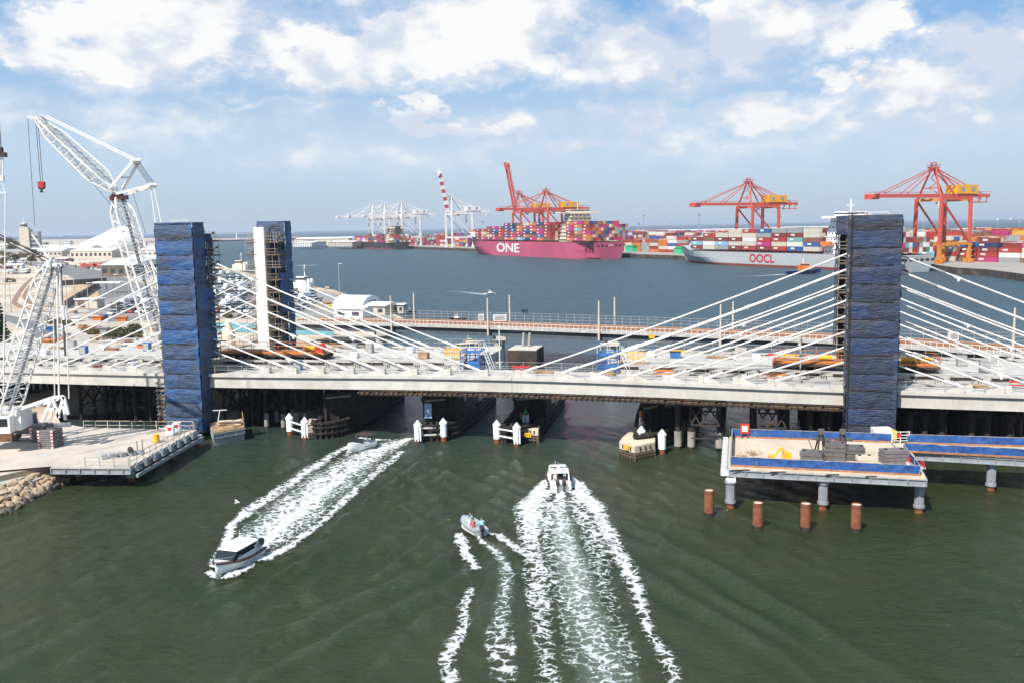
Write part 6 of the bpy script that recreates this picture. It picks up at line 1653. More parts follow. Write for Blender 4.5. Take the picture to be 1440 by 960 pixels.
W_ONE = [1.5, 3, .6, .8, 2.4, 1.6, .5, .2, .5, 1.6, .3, .7, .4, .1]
W_OO = [2.4, 1.0, 2.6, 1.2, .2, .05, 1.2, .5, 1.2, .8, .3, .2, .1, 0]
W_YD = [2, 2.2, 1.6, .7, 1.5, 1.3, .8, .2, 1.2, 1.0, .3, .5, .3, .3]
rp_ = random.Random(77)
def shipframe(name, label, s_stern, s_bow, off):
    a, b = QP(s_stern, off, 0), QP(s_bow, off, 0)
    L = (b - a).length; return thing(name, label, 'ship', a, QRZ), L
def hull(o, L, Bm, dk, m_hull, m_boot, boot=1.6, fc=3.0, flare=.55, name='hull'):
    """stations from transom (x=0) to stem (x=L); forecastle raised by fc"""
    rings = []; rb_ = []
    N = 26
    def hw(f, k):     # half width, k = 0 waterline .. 1 deck
        st = min(1, .72 + .28 * (f / .12)) if f < .12 else 1.0
        if k < 1: st *= (1 - (1 - k) * .35 * max(0, 1 - f / .10))
        e = .80 - .10 * (1 - k)
        if f > e: q = (f - e) / (1 - e); bow = 1 - q ** (2.2 if k > .5 else 1.5)
        else: bow = 1
        return Bm / 2 * st * max(.0, bow)
    def zt(f): return dk + (fc * min(1, max(0, (f - .88) / .04)))
    for i in range(N + 1):
        f = i / N if i < N else 1.0
        f = f ** .9
        x = f * L; rake = L * .035
        top = zt(f)
        pts = []
        for k, z in ((0, -1.0), (.0, 0), (.25, boot), (.6, top * .55), (1, top)):
            w_ = max(hw(f, k), .15); xx = x + (rake * (z / top) if f > .8 else 0) * ((f - .8) / .2 if f > .8 else 0)
            pts.append((xx, w_, z))
        rings.append([V((x_, w_, z)) for x_, w_, z in pts] + [V((x_, -w_, z)) for x_, w_, z in pts[::-1]])
    n = len(rings[0]); mb = MB(); vs = [p for r in rings for p in r]
    f1, f2 = [], []
    for k in range(N):
        for i in range(n):
            j = (i + 1) % n; q = (k * n + i, (k + 1) * n + i, (k + 1) * n + j, k * n + j)
            (f2 if i in (0, 1, 7, 8) else f1).append(q)
    mb.add(vs, f1, 0); mb.add(vs, f2, 1)
    mb.add(rings[0], [tuple(range(n))], 0)
    h = mb.build(name, [m_hull, m_boot], o, smooth=False)
    return hw, zt
def deckhouse(o, x0, x1, Bm, z0, ht, mt, wings=True, funnel=None):
    mb = MB(); lv = max(2, int(ht / 3))
    for k in range(lv): q = 1 - .05 * k; mb.b2(x0 + .6 * k * .3, x1 - .3 * k * .3, -Bm / 2 * q * .82, Bm / 2 * q * .82, z0 + k * ht / lv + .01, z0 + (k + 1) * ht / lv - .35); mb.b2(x0 - .5, x1 + .5, -Bm / 2 * q * .86, Bm / 2 * q * .86, z0 + (k + 1) * ht / lv - .35, z0 + (k + 1) * ht / lv)
    if wings: mb.b2(x0 + 1, x1 - 2, -Bm / 2 - 1.5, Bm / 2 + 1.5, z0 + ht, z0 + ht + 1.1); mb.b2(x0 + 1.5, x1 - 2, -Bm / 2 * .5, Bm / 2 * .5, z0 + ht + 1.1, z0 + ht + 3.4)
    mb.build('deckhouse', mt, o)
    for k in range(lv):
        for j in range(5):
            mb = MB(); yy = Bm / 2 * (1 - .05 * k) * .82; xx = x0 + 1.5 + (x1 - x0 - 3) * j / 4
            mb.box((xx, yy + .02, z0 + k * ht / lv + ht / lv * .45), (1.0, .1, .9)); mb.box((x0 + .18 * k - .03, -yy + 2 * yy * (j + .5) / 5, z0 + k * ht / lv + ht / lv * .45), (.1, 1.2, .9)); mb.build('window', m_win, o)
    if wings:
        mb = MB(); mb.b2(x0 + 1.4, x1 - 1.9, -Bm / 2 * .5 - .04, Bm / 2 * .5 + .04, z0 + ht + 2.0, z0 + ht + 2.9); mb.build('bridge_window', m_win, o)
    mb = MB(); mb.tube(((x0 + x1) / 2, 0, z0 + ht + 1), ((x0 + x1) / 2, 0, z0 + ht + 10), .35, 6); mb.bar(((x0 + x1) / 2, -3, z0 + ht + 7), ((x0 + x1) / 2, 3, z0 + ht + 7), .3); mb.build('mast', mt, o)
    if funnel is not None:
        mb = MB(); mb.b2(x0 - 6, x0 - 1.5, -3, 3, z0, z0 + ht + 2); mb.build('funnel', funnel, o)
def stackload(o, sname, L, Bm, z0, bays, tiers, wts, skip, hi_face=True, stern_face=False, fill_stuff=True):
    """near-side containers as things, everything behind them as one object"""
    rows = int((Bm - 1.0) / 2.55); y_out = rows * 2.55 / 2 - 1.27
    stuff = MB(); G = gmtx(o)
    for b_i, x in enumerate(bays):
        if any(a <= x <= c for a, c in skip): continue
        th = tiers(b_i)
        for r_ in range(rows):
            y = y_out - r_ * 2.55
            hh = th if r_ == 0 else max(1, th - rp_.choice((0, 0, 0, 1)))
            for t_ in range(hh):
                ci = rp_.choices(range(14), wts)[0]
                vis = (r_ == 0 and hi_face) or (stern_face and b_i == 0)
                if vis and NC[0] < 235:
                    p = G @ V((x, y, z0 + t_ * 2.62))
                    where = '%s bay from stern' % ORD[b_i] if r_ == 0 else 'sternmost bay, %s row from water' % ORD[r_]
                    container(p, QRZ, ci, '%s container on %s, %s, tier %d' % (CC[ci][0], sname, where, t_ + 1), 'containers on the %s' % sname)
                else: stuff.b2(x - CL_ / 2, x + CL_ / 2, y - CW_ / 2, y + CW_ / 2, z0 + t_ * 2.62 + .02, z0 + t_ * 2.62 + 2.6, m=ci)
    if stuff.v:
        s_ = stuff.build('container_rows', CM); s_.matrix_world = G; s_.location = o.location; s_.rotation_euler = o.rotation_euler; tag(s_, 'packed inner container rows on the deck of the ' + sname, 'containers', kind='stuff')
m_mag = mat('magenta_hull', (.42, .07, .135), .5, var=.25, vs=.03, streak=.35); m_boot = mat('boot_red', (.17, .035, .03), .7, var=.3, vs=.1)
m_greyh = mat('pale_grey_hull', (.36, .38, .38), .5, var=.10, vs=.04, streak=.15); m_blackh = mat('black_hull', (.035, .028, .028), .6, var=.3, vs=.05); m_rail = mat('ship_deck_brown', (.12, .05, .04), .8, var=.4, vs=.3)
m_cream = mat('ship_cream', (.62, .56, .44), .6, var=.15)
# ---- grey ship (nearest, right)
sb_, ss_ = SQ(966, -20, 0), SQ(1292, -20, 0)
o, L = shipframe('container_ship', 'pale grey container ship with red lettering OOCL moored at the right quay', ss_, sb_, -20)
BM = 31.0; DK = 8.6
hw, zt = hull(o, L, BM, DK, m_greyh, m_boot, 1.5, 3.0)
mb = MB(); mb.b2(4, L * .88, -BM / 2 + 1, BM / 2 - 1, DK, DK + .25); 
for x in np.arange(6, L * .86, 3.3): mb.box((float(x), BM / 2 - .6, DK + .6), (.35, .4, 1.2))
mb.build('deck', m_rail, o)
xa = None
def XS(o, L, px, y, z=10):      # local x whose image column is px on the near side
    lo, hi = 0.0, L; G = gmtx(o)
    for _ in range(40):
        mi = (lo + hi) / 2
        if PX(G @ V((mi, y, z)))[0] > px: lo = mi
        else: hi = mi
    return lo
x_acc = XS(o, L, 1178, BM / 2)
deckhouse(o, x_acc, x_acc + 13, BM, DK, 20, m_purewhite, funnel=m_purewhite)
bays = [float(x) for x in np.arange(9.5, L * .90, 13.3)]
stackload(o, 'grey ship', L, BM, DK + 1.4, bays, lambda i: 3 if i == 0 else (5 if i < len(bays) - 3 else (4 if i < len(bays) - 1 else 3)), W_OO, [(x_acc - 9, x_acc + 19)])
G = gmtx(o); c0 = G @ V((XS(o, L, 1071, BM / 2, 6), BM / 2 + .12, 4.9))
text_on('hull_lettering', 'OOCL', 6.9, c0, qd, (0, 0, 1), mat('lettering_red', (.42, .02, .03), .5, var=.05), o, .05, sx=1.15)
mb = MB()
for k in range(6): mb.box((XS(o, L, 1266 + k * 5.5, BM / 2, 7), BM / 2 * .9, DK - 2.2), (2.2, 4.0, 1.3))
for k in range(6): mb.box((-.02, -10 + k * 4, DK - 2.3), (.2, 2.4, 1.2))
mb.build('mooring_port', m_timber, o)
mb = MB(); mb.box((XS(o, L, 1161, BM / 2, 14), BM / 2 - .5, DK + 6.0), (7, 2.4, 2.4)); mb.build('lifeboat', m_orange, o)
# ---- magenta ship
so_ = -23
sb_, ss_ = SQ(671, so_, 0), SQ(859, so_, 0)
o, L = shipframe('container_ship', 'magenta container ship with white lettering ONE piled high with containers', ss_, sb_, so_)
BM = 38.0; DK = 13.2
hw, zt = hull(o, L, BM, DK, m_mag, m_mag, 1.0, 1.5)
mb = MB(); mb.b2(3, L * .9, -BM / 2 + 1, BM / 2 - 1, DK, DK + .25)
for x in np.arange(4, L * .9, 3.3): mb.box((float(x), BM / 2 - .6, DK + .7), (.4, .5, 1.4))
for y in np.arange(-BM / 2 + 2, BM / 2 - 1, 3): mb.box((1.2, float(y) * .75, DK + .7), (.5, .4, 1.4))
mb.build('deck', m_rail, o)
x_acc = XS(o, L, 790, BM / 2, 14)
deckhouse(o, x_acc, x_acc + 12, BM * .95, DK, 24, m_cream)
bays = [float(x) for x in np.arange(8.5, L * .93, 13.3)]
stackload(o, 'magenta ship', L, BM, DK + 1.4, bays, lambda i: 5 if i < 1 else (6 if i < len(bays) - 6 else (5 if i < len(bays) - 3 else 4)), W_ONE, [(x_acc - 7, x_acc + 18)], stern_face=True)
G = gmtx(o); c0 = G @ V((XS(o, L, 714, BM / 2, 7), BM / 2 + .15, 7.0))
text_on('hull_lettering', 'ONE', 11.5, c0, qd, (0, 0, 1), m_white, o, .05, sx=2.05)
text_on('stern_lettering', 'ONE', 1.6, G @ V((-.12, 0, 10.8)), V((-qw.x, -qw.y, 0)), (0, 0, 1), m_white, o, .03, sx=1.4)
mb = MB()
for y in (-13, -9, -5, 4, 8, 12): mb.box((-.05, y, DK - 2.6), (.3, 1.8, 1.2))
for k in range(3): mb.box((4 + k * 4, BM / 2 * .83 + k * .9, DK - 2.6), (1.6, 1.6, 1.2))
mb.build('mooring_port', m_timber, o)
# ---- black ship
so_ = -18; sb_, ss_ = SQ(497, so_, 0), SQ(566, so_, 0)
o, L = shipframe('container_ship', 'small black hulled container ship with cream deckhouse under the white cranes', ss_, sb_, so_)
BM = 29.0; DK = 8.5; hull(o, L, BM, DK, m_blackh, m_boot, 1.8, 2.5); x_acc = XS(o, L, 544, BM / 2, 10); deckhouse(o, x_acc, x_acc + 14, BM, DK, 19, m_cream, funnel=m_blackh)
mb = MB(); mb.b2(3, L * .88, -BM / 2 + 1, BM / 2 - 1, DK, DK + .25); mb.build('deck', m_rail, o)
bays = [float(x) for x in np.arange(8.5, L * .9, 13.3)]
sv = NC[0]; NC[0] = 999; stackload(o, 'black ship', L, BM, DK + .8, bays, lambda i: rp_.choice((2, 3, 4)), W_ONE, [(x_acc - 8, x_acc + 20)]); NC[0] = sv
# ================================================================== yard containers
yard = MB(); nind = 0; G0 = Matrix.Rotation(QRZ, 4, 'Z')
for blk in range(11):
    off0 = 40 + blk * 27
    smax = QL + 60 - blk * 2
    s = -150.0 + 6.65
    while s < smax:
        s += 13.3
        if int(s / 13.3) % 11 == 0: continue
        top = rp_.choice((4, 5, 5, 6, 6)) if blk > 1 else rp_.choice((3, 4, 4, 5, 5))
        base_ci = rp_.choices(range(14), W_YD)[0]
        for r_ in range(6):
            off = off0 + r_ * 2.6
            hh = max(0, top - rp_.choice((0, 0, 0, 1, 1)))
            for t_ in range(hh):
                ci = base_ci if rp_.random() < .35 else rp_.choices(range(14), W_YD)[0]
                p = QP(s, off, TZ + t_ * 2.62)
                x, y = PX(p)
                if x < 380 or x > 1500: continue
                if r_ == 0 and blk == 0 and x > 1262 and nind < 62:
                    nind += 1; container(p, QRZ, ci, '%s container in front yard row by right tower, tier %d, stack %d from left' % (CC[ci][0], t_ + 1, int((s - SQ(1262, off)) / 13.3) + 1), 'containers in the yard right of the tower')
                else:
                    c, sn = math.cos(QRZ), math.sin(QRZ); vs = []
                    for dz in (.03, 2.6):
                        for dx, dy in ((-6.1, -1.22), (6.1, -1.22), (6.1, 1.22), (-6.1, 1.22)): vs.append((p.x + dx * c - dy * sn, p.y + dx * sn + dy * c, p.z + dz))
                    yard.hexa(vs, ci)
yo = yard.build('container_stacks', CM); tag(yo, 'countless stacked shipping containers of all colours filling the terminal yard', 'containers', kind='stuff')
# extra right hand yard beyond the quay corner, containers facing the basin
cnt_r = {}
for row, (a, b) in enumerate(((W(1312, 362, TZ), W(1352, 363, TZ)), (W(1372, 362, TZ), W(1470, 366, TZ)), (W(1350, 350, TZ), W(1470, 353, TZ)), (W(1340, 344, TZ), W(1470, 346, TZ)), (W(1335, 339, TZ), W(1470, 340, TZ)))):
    d = (b - a); Lr = d.length; d.normalize(); k = 0
    while k * 12.9 < Lr:
        p = a + d * (k * 12.9)
        hh = rp_.choice((1, 2, 2)) if row == 1 else rp_.choice((2, 3, 3, 4))
        for t_ in range(hh):
            ci = (8 if rp_.random() < .7 else 2) if row == 1 else ((13 if rp_.random() < .7 else 0) if row == 0 else rp_.choices(range(14), W_YD)[0])
            if NC[0] < 300: container(V((p.x, p.y, TZ + t_ * 2.62)), math.atan2(d.y, d.x), ci, '%s container, right yard row %d from the water, stack %d from left, tier %d' % (CC[ci][0], row + 1, k + 1, t_ + 1), 'containers in the right hand yard')
        k += 1
print('containers', NC[0], nind)
# ================================================================== ship to shore cranes
m_sred = mat('crane_red', (.54, .085, .05), .5, var=.2, vs=.1, stain=(.3, .04, .04), stain_amt=.3, stain_s=.1); m_sor = mat('crane_orange', (.60, .22, .03), .5, var=.25, vs=.1); m_swh = mat('crane_pale', (.68, .67, .66), .5, var=.12, vs=.1); m_syl = mat('house_yellow', (.68, .33, .02), .5, var=.15, vs=.1)
XRZ = math.atan2(qw.y, qw.x)
def sts(px, label, k=1.0, mt=m_sred, house=m_syl, low=None, up=False, boom_mt=None, stripes=False, ref=(13, 9), reach=62, off=17.0, hgt=1.0):
    s = None; lo, hi = -700, QL + 200
    for _ in range(50):
        mi = (lo + hi) / 2; q = QP(mi + ref[1] * k, off - ref[0] * k)
        if PX(q)[0] < px: lo = mi
        else: hi = mi
    c = QP(lo, off); o = thing('gantry_crane', label, 'gantry crane', c, XRZ)
    def S(p): return V((p[0] * k, p[1] * k, p[2] * k * hgt))
    bar = lambda mb, p, q, w_, h_=None: mb.bar(S(p), S(q), w_ * k, (h_ or w_) * k)
    zl = 11.5
    for x in (13, -13):
        for y in (-9, 9):
            if low:
                mb = MB(); bar(mb, (x, y, 2), (x, y, zl), 1.9); mb.build('leg_base', low, o)
                mb = MB(); bar(mb, (x, y, zl + .02), (x * .97, y, 39), 1.7); mb.build('leg', mt, o)
            else: mb = MB(); bar(mb, (x, y, 2), (x * .97, y, 39), 1.7); mb.build('leg', mt, o)
            mb = MB()
            for j in (-3, -1, 1, 3): mb.box(S((x, y + j * .9, 1.0)), (1.6 * k, 1.2 * k, 1.6 * k)); 
            mb.box(S((x, y, 1.95)), (1.4 * k, 7.5 * k, .7 * k)); mb.build('bogie', low or mt, o)
    mb = MB()
    for x in (13, -13): bar(mb, (x, -9, zl), (x, 9, zl), 1.2, 1.8); bar(mb, (x * .97, -9, 38), (x * .97, 9, 38), 1.4, 1.8)
    mb.build('cross_beam', low or mt, o)
    for y in (-9, 9):
        mb = MB(); bar(mb, (13, y, zl), (-13, y, zl), 1.1, 1.6); mb.build('sill_beam', low or mt, o)
        mb = MB(); bar(mb, (12.6, y, 38), (-12.6, y, 13), .95); bar(mb, (12.6, y, 38.5), (-12.6, y, 38.5), 1.0, 1.4); mb.build('diagonal_brace', mt, o)
    mb = MB()
    for y in (-3.2, 3.2): bar(mb, (-37, y, 40.5), (14, y, 40.5), 1.0, 2.0)
    for x in range(-36, 14, 6): bar(mb, (x, -3.2, 41), (x, 3.2, 41), .5)
    mb.build('fixed_girder', mt, o)
    mb = MB()
    for x in (-36, -30): bar(mb, (x, -3, 41), (x + 2, -3, 36.5), .5); bar(mb, (x, 3, 41), (x + 2, 3, 36.5), .5)
    bar(mb, (-37, 0, 36.5), (-26, 0, 36.5), 5, .5); bar(mb, (-37, -4, 42.8), (-24, -4, 42.8), .3); bar(mb, (-37, 4, 42.8), (-24, 4, 42.8), .3); mb.build('rear_platform', mt, o)
    # boom
    hx, hz = 14.0, 40.5; an = R(79) if up else 0.0
    def BP(x, y, z): d_ = x - hx; e = z - hz; return (hx + d_ * math.cos(an) - e * math.sin(an), y, hz + d_ * math.sin(an) + e * math.cos(an))
    bm_ = boom_mt or mt
    if stripes:
        nseg = 11
        for j in range(nseg):
            mb = MB(); x0, x1 = 14 + (reach - 14) * j / nseg, 14 + (reach - 14) * (j + 1) / nseg
            for y in (-2.6, 2.6): bar(mb, BP(x0, y, 40.5), BP(x1, y, 40.5), 1.1, 2.2)
            bar(mb, BP(x0, -2.6, 41), BP(x0, 2.6, 41), .6); mb.build('boom_section', mat('boom_red', (.42, .05, .05), .5, var=.1) if j % 2 else mt, o)
    else:
        mb = MB()
        for y in (-3.0, 3.0): bar(mb, BP(14, y, 40.5), BP(reach, y, 40.5), 1.0, 2.0)
        for x in range(16, int(reach), 6): bar(mb, BP(x, -3, 41), BP(x, 3, 41), .5)
        for y in (-3.0, 3.0): bar(mb, BP(14, y, 42.6), BP(reach, y, 42.6), .18)
        mb.build('boom', bm_, o)
    mb = MB(); bar(mb, BP(reach - 3, -3.5, 40.5), BP(reach - 3, 3.5, 40.5), 3.0, 2.2); bar(mb, BP(reach - 6, 0, 38.9), BP(reach + 1.5, 0, 38.9), 4.5, .8); mb.build('boom_tip', bm_, o)
    # apex
    ap = (9.5, 0, 57)
    mb = MB()
    for y in (-8, 8): bar(mb, (12.6, y, 39), (9.5, y * .18, 57), 1.0); bar(mb, (-4, y * .5, 41.5), (8.5, y * .15, 57), .7)
    bar(mb, (12, -4.8, 45), (12, 4.8, 45), .6)
    for j in range(5): bar(mb, (9.6, -3.6 + .7 * j if j % 2 else 3.6 - .7 * j, 42 + 3 * j), (9.6, 3.6 - .7 * (j + 1) if j % 2 else -3.6 + .7 * (j + 1), 45 + 3 * j), .4)
    mb.build('apex_frame', mt, o)
    mb = MB(); bar(mb, (6.8, 0, 57.2), (12.4, 0, 57.2), 4.2, 1.2); bar(mb, (5.5, 0, 58.8), (13.5, 0, 58.8), 4.8, .3); bar(mb, (9.5, -1.5, 58), (9.5, -1.5, 60.3), .5); bar(mb, (9.5, 1.5, 58), (9.5, 1.5, 60.3), .5); bar(mb, (8, 0, 60.2), (11, 0, 60.2), 3, .3); mb.build('apex_head', mt, o)
    for y in (-2.6, 2.6):
        if not up:
            for x in (34, 53): mb = MB(); bar(mb, (9.5, y * .5, 57), (x, y, 41.5), .42); mb.build('forestay', mt, o)
        else: mb = MB(); bar(mb, (9.5, y * .5, 57), BP(36, y, 41.5), .3); mb.build('forestay', mt, o)
        for x in (-14, -31): mb = MB(); bar(mb, (9.5, y * .5, 57), (x, y, 41.5), .5); mb.build('backstay', mt, o)
    mb = MB(); mb.b2(-25 * k, -7 * k, -4.4 * k, 4.4 * k, 41.6 * k * hgt, 47 * k * hgt); mb.build('machinery_house', house, o)
    for xa_ in (-22, -13): mb = MB(); mb.b2(xa_ * k, (xa_ + 3) * k, 4.42 * k, 4.5 * k, 43 * k * hgt, 45.5 * k * hgt); mb.build('house_door', m_wallg, o)
    mb = MB(); mb.box(S((2, 0, 37)), (5 * k, 4 * k, 2.2 * k)); mb.box(S((6, 2.4, 35.8)), (2.6 * k, 2.4 * k, 2.6 * k)); mb.build('trolley_cab', m_swh, o)
    mb = MB(); j = 0
    while j < 10: z0 = 4 + j * 3.4; bar(mb, (-14.9, 9 - 2 * (j % 2), z0), (-14.9, 7 + 2 * (j % 2), z0 + 3.4), .7, .3); mb.box(S((-14.9, 8, z0)), (1.6 * k, 3.4 * k, .25 * k)); j += 1
    mb.build('stair', m_swh, o)
    return o
sts(1320, k=.9, label='large red gantry crane with yellow machinery house and orange lower legs at the right quay', low=m_sor)
sts(1057, k=.9, label='red gantry crane with yellow machinery house behind the pale grey ship', ref=(13, 9))
sts(769, 'red gantry crane with lowered boom behind the magenta ship', ref=(9.5, 0))
sts(727, 'red gantry crane with boom raised steeply left of the magenta ship deckhouse', ref=(13, 0), up=True)
sts(632, 'white gantry crane with raised red and white striped boom', mt=m_swh, house=m_swh, up=True, stripes=True, ref=(13, 0), k=1.05)
sts(566, 'white gantry crane, rightmost of the three with lowered booms', mt=m_swh, house=m_swh, ref=(9.5, 0), k=1.05)
sts(542, 'white gantry crane, middle of the three with lowered booms', mt=m_swh, house=m_swh, ref=(9.5, 0), k=1.05)
sts(525, 'white gantry crane, leftmost of the three with lowered booms', mt=m_swh, house=m_swh, ref=(9.5, 0), k=1.05)
# yellow straddle carrier, green sheds, small works on the quay
for px, py, mt_, w_, lb in ((888, 354, m_green, 12, 'green site shed on the quay right of the magenta ship'), (957, 357, m_green, 10, 'bright green shed at the bow of the grey ship')):
    p = W(px, py, TZ); o = thing('quay_shed', lb, 'shed', p, QRZ); mb = MB(); mb.b2(-w_ / 2, w_ / 2, -3, 3, 0, 4.2); mb.build('wall', mat('bright_green', (.05, .42, .22), .6, var=.2), o); mb = MB(); mb.loft([[V((x, -3.3, 4.21)), V((x, 0, 5.6)), V((x, 3.3, 4.21))] for x in (-w_ / 2 - .3, w_ / 2 + .3)]); mb.build('roof', mt_, o)
o = thing('straddle_carrier', 'yellow straddle carrier between the legs of the right hand red crane', 'straddle carrier', W(1332, 366, TZ), QRZ); mb = MB()
for x in (-4, 4):
    for y in (-2.2, 2.2): mb.bar((x, y, 0), (x, y, 11), .7)
for y in (-2.2, 2.2): mb.bar((-5, y, 1), (5, y, 1), 1.2); mb.bar((-5, y, 11), (5, y, 11), 1.0)
mb.build('frame', m_yellow, o); mb = MB(); mb.b2(-4, 4, -2.6, 2.6, 8.5, 10.2); mb.build('lifting_head', m_yellow, o); mb = MB(); mb.b2(3.5, 5.5, 2.5, 4, 8, 10); mb.build('cab', m_glass, o)
# high light masts
for k, (px, pb, pt, th) in enumerate(((905, 338, 303, .9), (983, 338, 302, 1.0), (836, 330, 306, .6), (1118, 330, 318, .3), (1332, 345, 296, .35), (1369, 345, 310, .3), (1401, 346, 311, .3), (1432, 346, 313, .3), (1372 - 75, 340, 296, .35), (679, 345, 312, .35), (943, 334, 312, .25), (1070, 332, 312, .25), (898, 336, 314, 1.2))):
    p = W(px, pb, TZ); top = WY(px, pt, p.y).z; o = thing('light_mast', 'tall terminal light mast, %s in the list from the left cranes to the right' % ORD[k], 'light mast', p, 0, 'light masts of the container terminal')
    mb = MB(); mb.tube((0, 0, 0), (0, 0, top - TZ), th * 1.0, 7, th * .6); mb.build('mast', m_galv if th < .5 else m_wallg, o); mb = MB(); mb.tube((0, 0, top - TZ - .6), (0, 0, top - TZ + .8), th + 1.2, 8); mb.build('lamp_ring', m_wallg, o)
for k, (px, pb, pt) in enumerate(((905, 338, 303), (983, 338, 302))): pass
# far warehouses on the north side
for px, py, wpx_, hpx, wall, lb in ((452, 345, 76, 11, m_wallc, 'very long white roofed warehouse on the far quay left of the black ship'), (425, 347.5, 26, 7, m_white, 'small white warehouse at the left end of the far quay'), (478, 347.3, 34, 8, m_wallc, 'cream walled warehouse beside the black ship bow'),
                                    (960, 328, 190, 5, m_white, 'long pale warehouse behind the container yard'), (1130, 324, 100, 5, m_wallc, 'long cream warehouse behind the pale grey ship')):
    p = W(px, py, TZ); u_ = p.y / F; o = thing('warehouse', lb, 'warehouse', p, -.35 if px < 500 else 0); w_, h_ = wpx_ * u_ * (1.15 if px < 500 else 1), hpx * u_; mb = MB(); mb.b2(-w_ / 2, w_ / 2, 0, 40, 0, h_ * .8); mb.build('wall', wall, o); mb = MB(); mb.loft([[V((x, -1, h_ * .8 + .02)), V((x, 20, h_)), V((x, 41, h_ * .8 + .02))] for x in (-w_ / 2 - 1, w_ / 2 + 1)]); mb.build('roof', m_purewhite, o)
    for j in range(8): mb = MB(); mb.box((-w_ / 2 + w_ * (j + .5) / 8, -.1, h_ * .3), (w_ / 18, .2, h_ * .5)); mb.build('door', m_wallg, o)
# silos near the far warehouse, lighthouse on breakwater
o = thing('silo_group', 'row of pale grey silos beside the long white warehouse', 'silos', W(432, 346.8, TZ)); u_ = W(432, 346.8, TZ).y / F
for j in range(4): mb = MB(); mb.tube((j * 3.2 * u_, 0, 0), (j * 3.2 * u_, 0, 9 * u_), 1.4 * u_, 10); mb.build('silo', m_wallg, o)
p = W(333, 337.5, 3); o = thing('lighthouse', 'small white lighthouse on the far breakwater', 'lighthouse', p); u_ = p.y / F; mb = MB(); mb.tube((0, 0, 0), (0, 0, 9 * u_ * .9), 1.0 * u_, 8, .6 * u_); mb.build('tower', m_white, o); mb = MB(); mb.tube((0, 0, 8.1 * u_), (0, 0, 9.6 * u_), .8 * u_, 8, .3 * u_); mb.build('lantern', m_white, o)
# ================================================================== tugs and workboats
def smallhull(mb, L, Bm, dk, sheer=.6, n=12, m=0, keel=-.4, vee=.6, trans=.85):
    rings = []
    for i in range(n + 1):
        f = i / n; w_ = Bm / 2 * (trans + (1 - trans) * min(1, f / .35)) * (1 - max(0, (f - .5) / .5) ** 2.4 * .98); z = dk + sheer * f ** 2
        wl = w_ * (1 - .28 * f) * (vee if f < .6 else vee * (1 - (f - .6) * .8)); x = L * f
        rings.append([V((x, w_, z)), V((x, wl, z * .18)), V((x * .97, .02, keel + (z * .55 - keel) * max(0, (f - .72) / .28) ** 1.5)), V((x, -wl, z * .18)), V((x, -w_, z))])
    mb.loft(rings, m, closed=True); return rings
def tug(px, py, L, ang, mh, ms, mf, label, name='tug_boat', cat='tug', big=1.0):
    o = thing(name, label, cat, W(px, py, 0), ang); mb = MB(); smallhull(mb, L, L * .30, L * .09, L * .06); mb.build('hull', mh, o)
    mb = MB(); mb.b2(L * .42, L * .70, -L * .10, L * .10, L * .09, L * .20 * big); mb.b2(L * .46, L * .64, -L * .08, L * .08, L * .20 * big, L * .28 * big); mb.build('deckhouse', ms, o)
    mb = MB(); mb.b2(L * .455, L * .645, -L * .083, L * .083, L * .235 * big, L * .265 * big); mb.build('wheelhouse_window', m_win, o)
    mb = MB(); mb.b2(L * .36, L * .41, -L * .07, -L * .03, L * .09, L * .25 * big); mb.b2(L * .36, L * .41, L * .03, L * .07, L * .09, L * .25 * big); mb.build('funnel', mf, o)
    mb = MB(); mb.tube((L * .5, 0, L * .28 * big), (L * .5, 0, L * .44 * big), L * .01, 6); mb.bar((L * .5, -L * .05, L * .38 * big), (L * .5, L * .05, L * .38 * big), L * .012); mb.build('mast', m_white, o)
    return o
tug(1104, 386, 19, .05, mat('tug_blue', (.03, .06, .18), .5, var=.1), m_orange, m_orange, 'tug with dark blue hull and orange deckhouse sailing past the grey ship')
tug(462, 418, 22, 2.75, m_orange, m_purewhite, m_white, 'white tug with orange hull moored at the left wharf', big=1.35)
tug(365, 386, 26, 2.8, m_cream, m_cream, m_white, 'cream work ship moored behind the far left tower', name='work_ship', cat='ship', big=1.2)
for px, py, L, ang, lb in ((688, 414, 4.8, 0.05, 'small white motor boat speeding across the harbour'), (416, 397, 6, .3, 'tiny white boat beside the far left tower'), (655, 450, 5, 2.9, 'small dark workboat beyond the rail bridge'), (553, 441, 9, -.5, 'dark workboat moored at the wharf tip')):
    tug(px - 8 if px == 688 else px, py, L, ang, m_white if 'white' in lb else m_timber, m_white, m_steel, lb, name='motor_boat', cat='boat')
tug(640, 487, 6, .1, m_cap, m_cap, m_wood, 'small tan workboat below the rail bridge', name='motor_boat', cat='boat')
for k, (px, py) in enumerate(((1416, 309.5), (1398, 310), (92, 331.5), (1285, 312))):
    p = W(px, py, 0) if py > 300 + 0 else None
    dd = 9000.0; X_ = (px - 720) / F * dd; o = thing('distant_ship', 'tiny pale ship on the horizon, %s from the right' % ORD[{1416: 0, 1398: 1, 1285: 2, 92: 3}[px]], 'ship', (X_, dd, 0)); mb = MB(); smallhull(mb, 90, 18, 9, 3); mb.build('hull', m_wallg, o); mb = MB(); mb.b2(8, 24, -7, 7, 9, 26); mb.build('deckhouse', m_white, o)
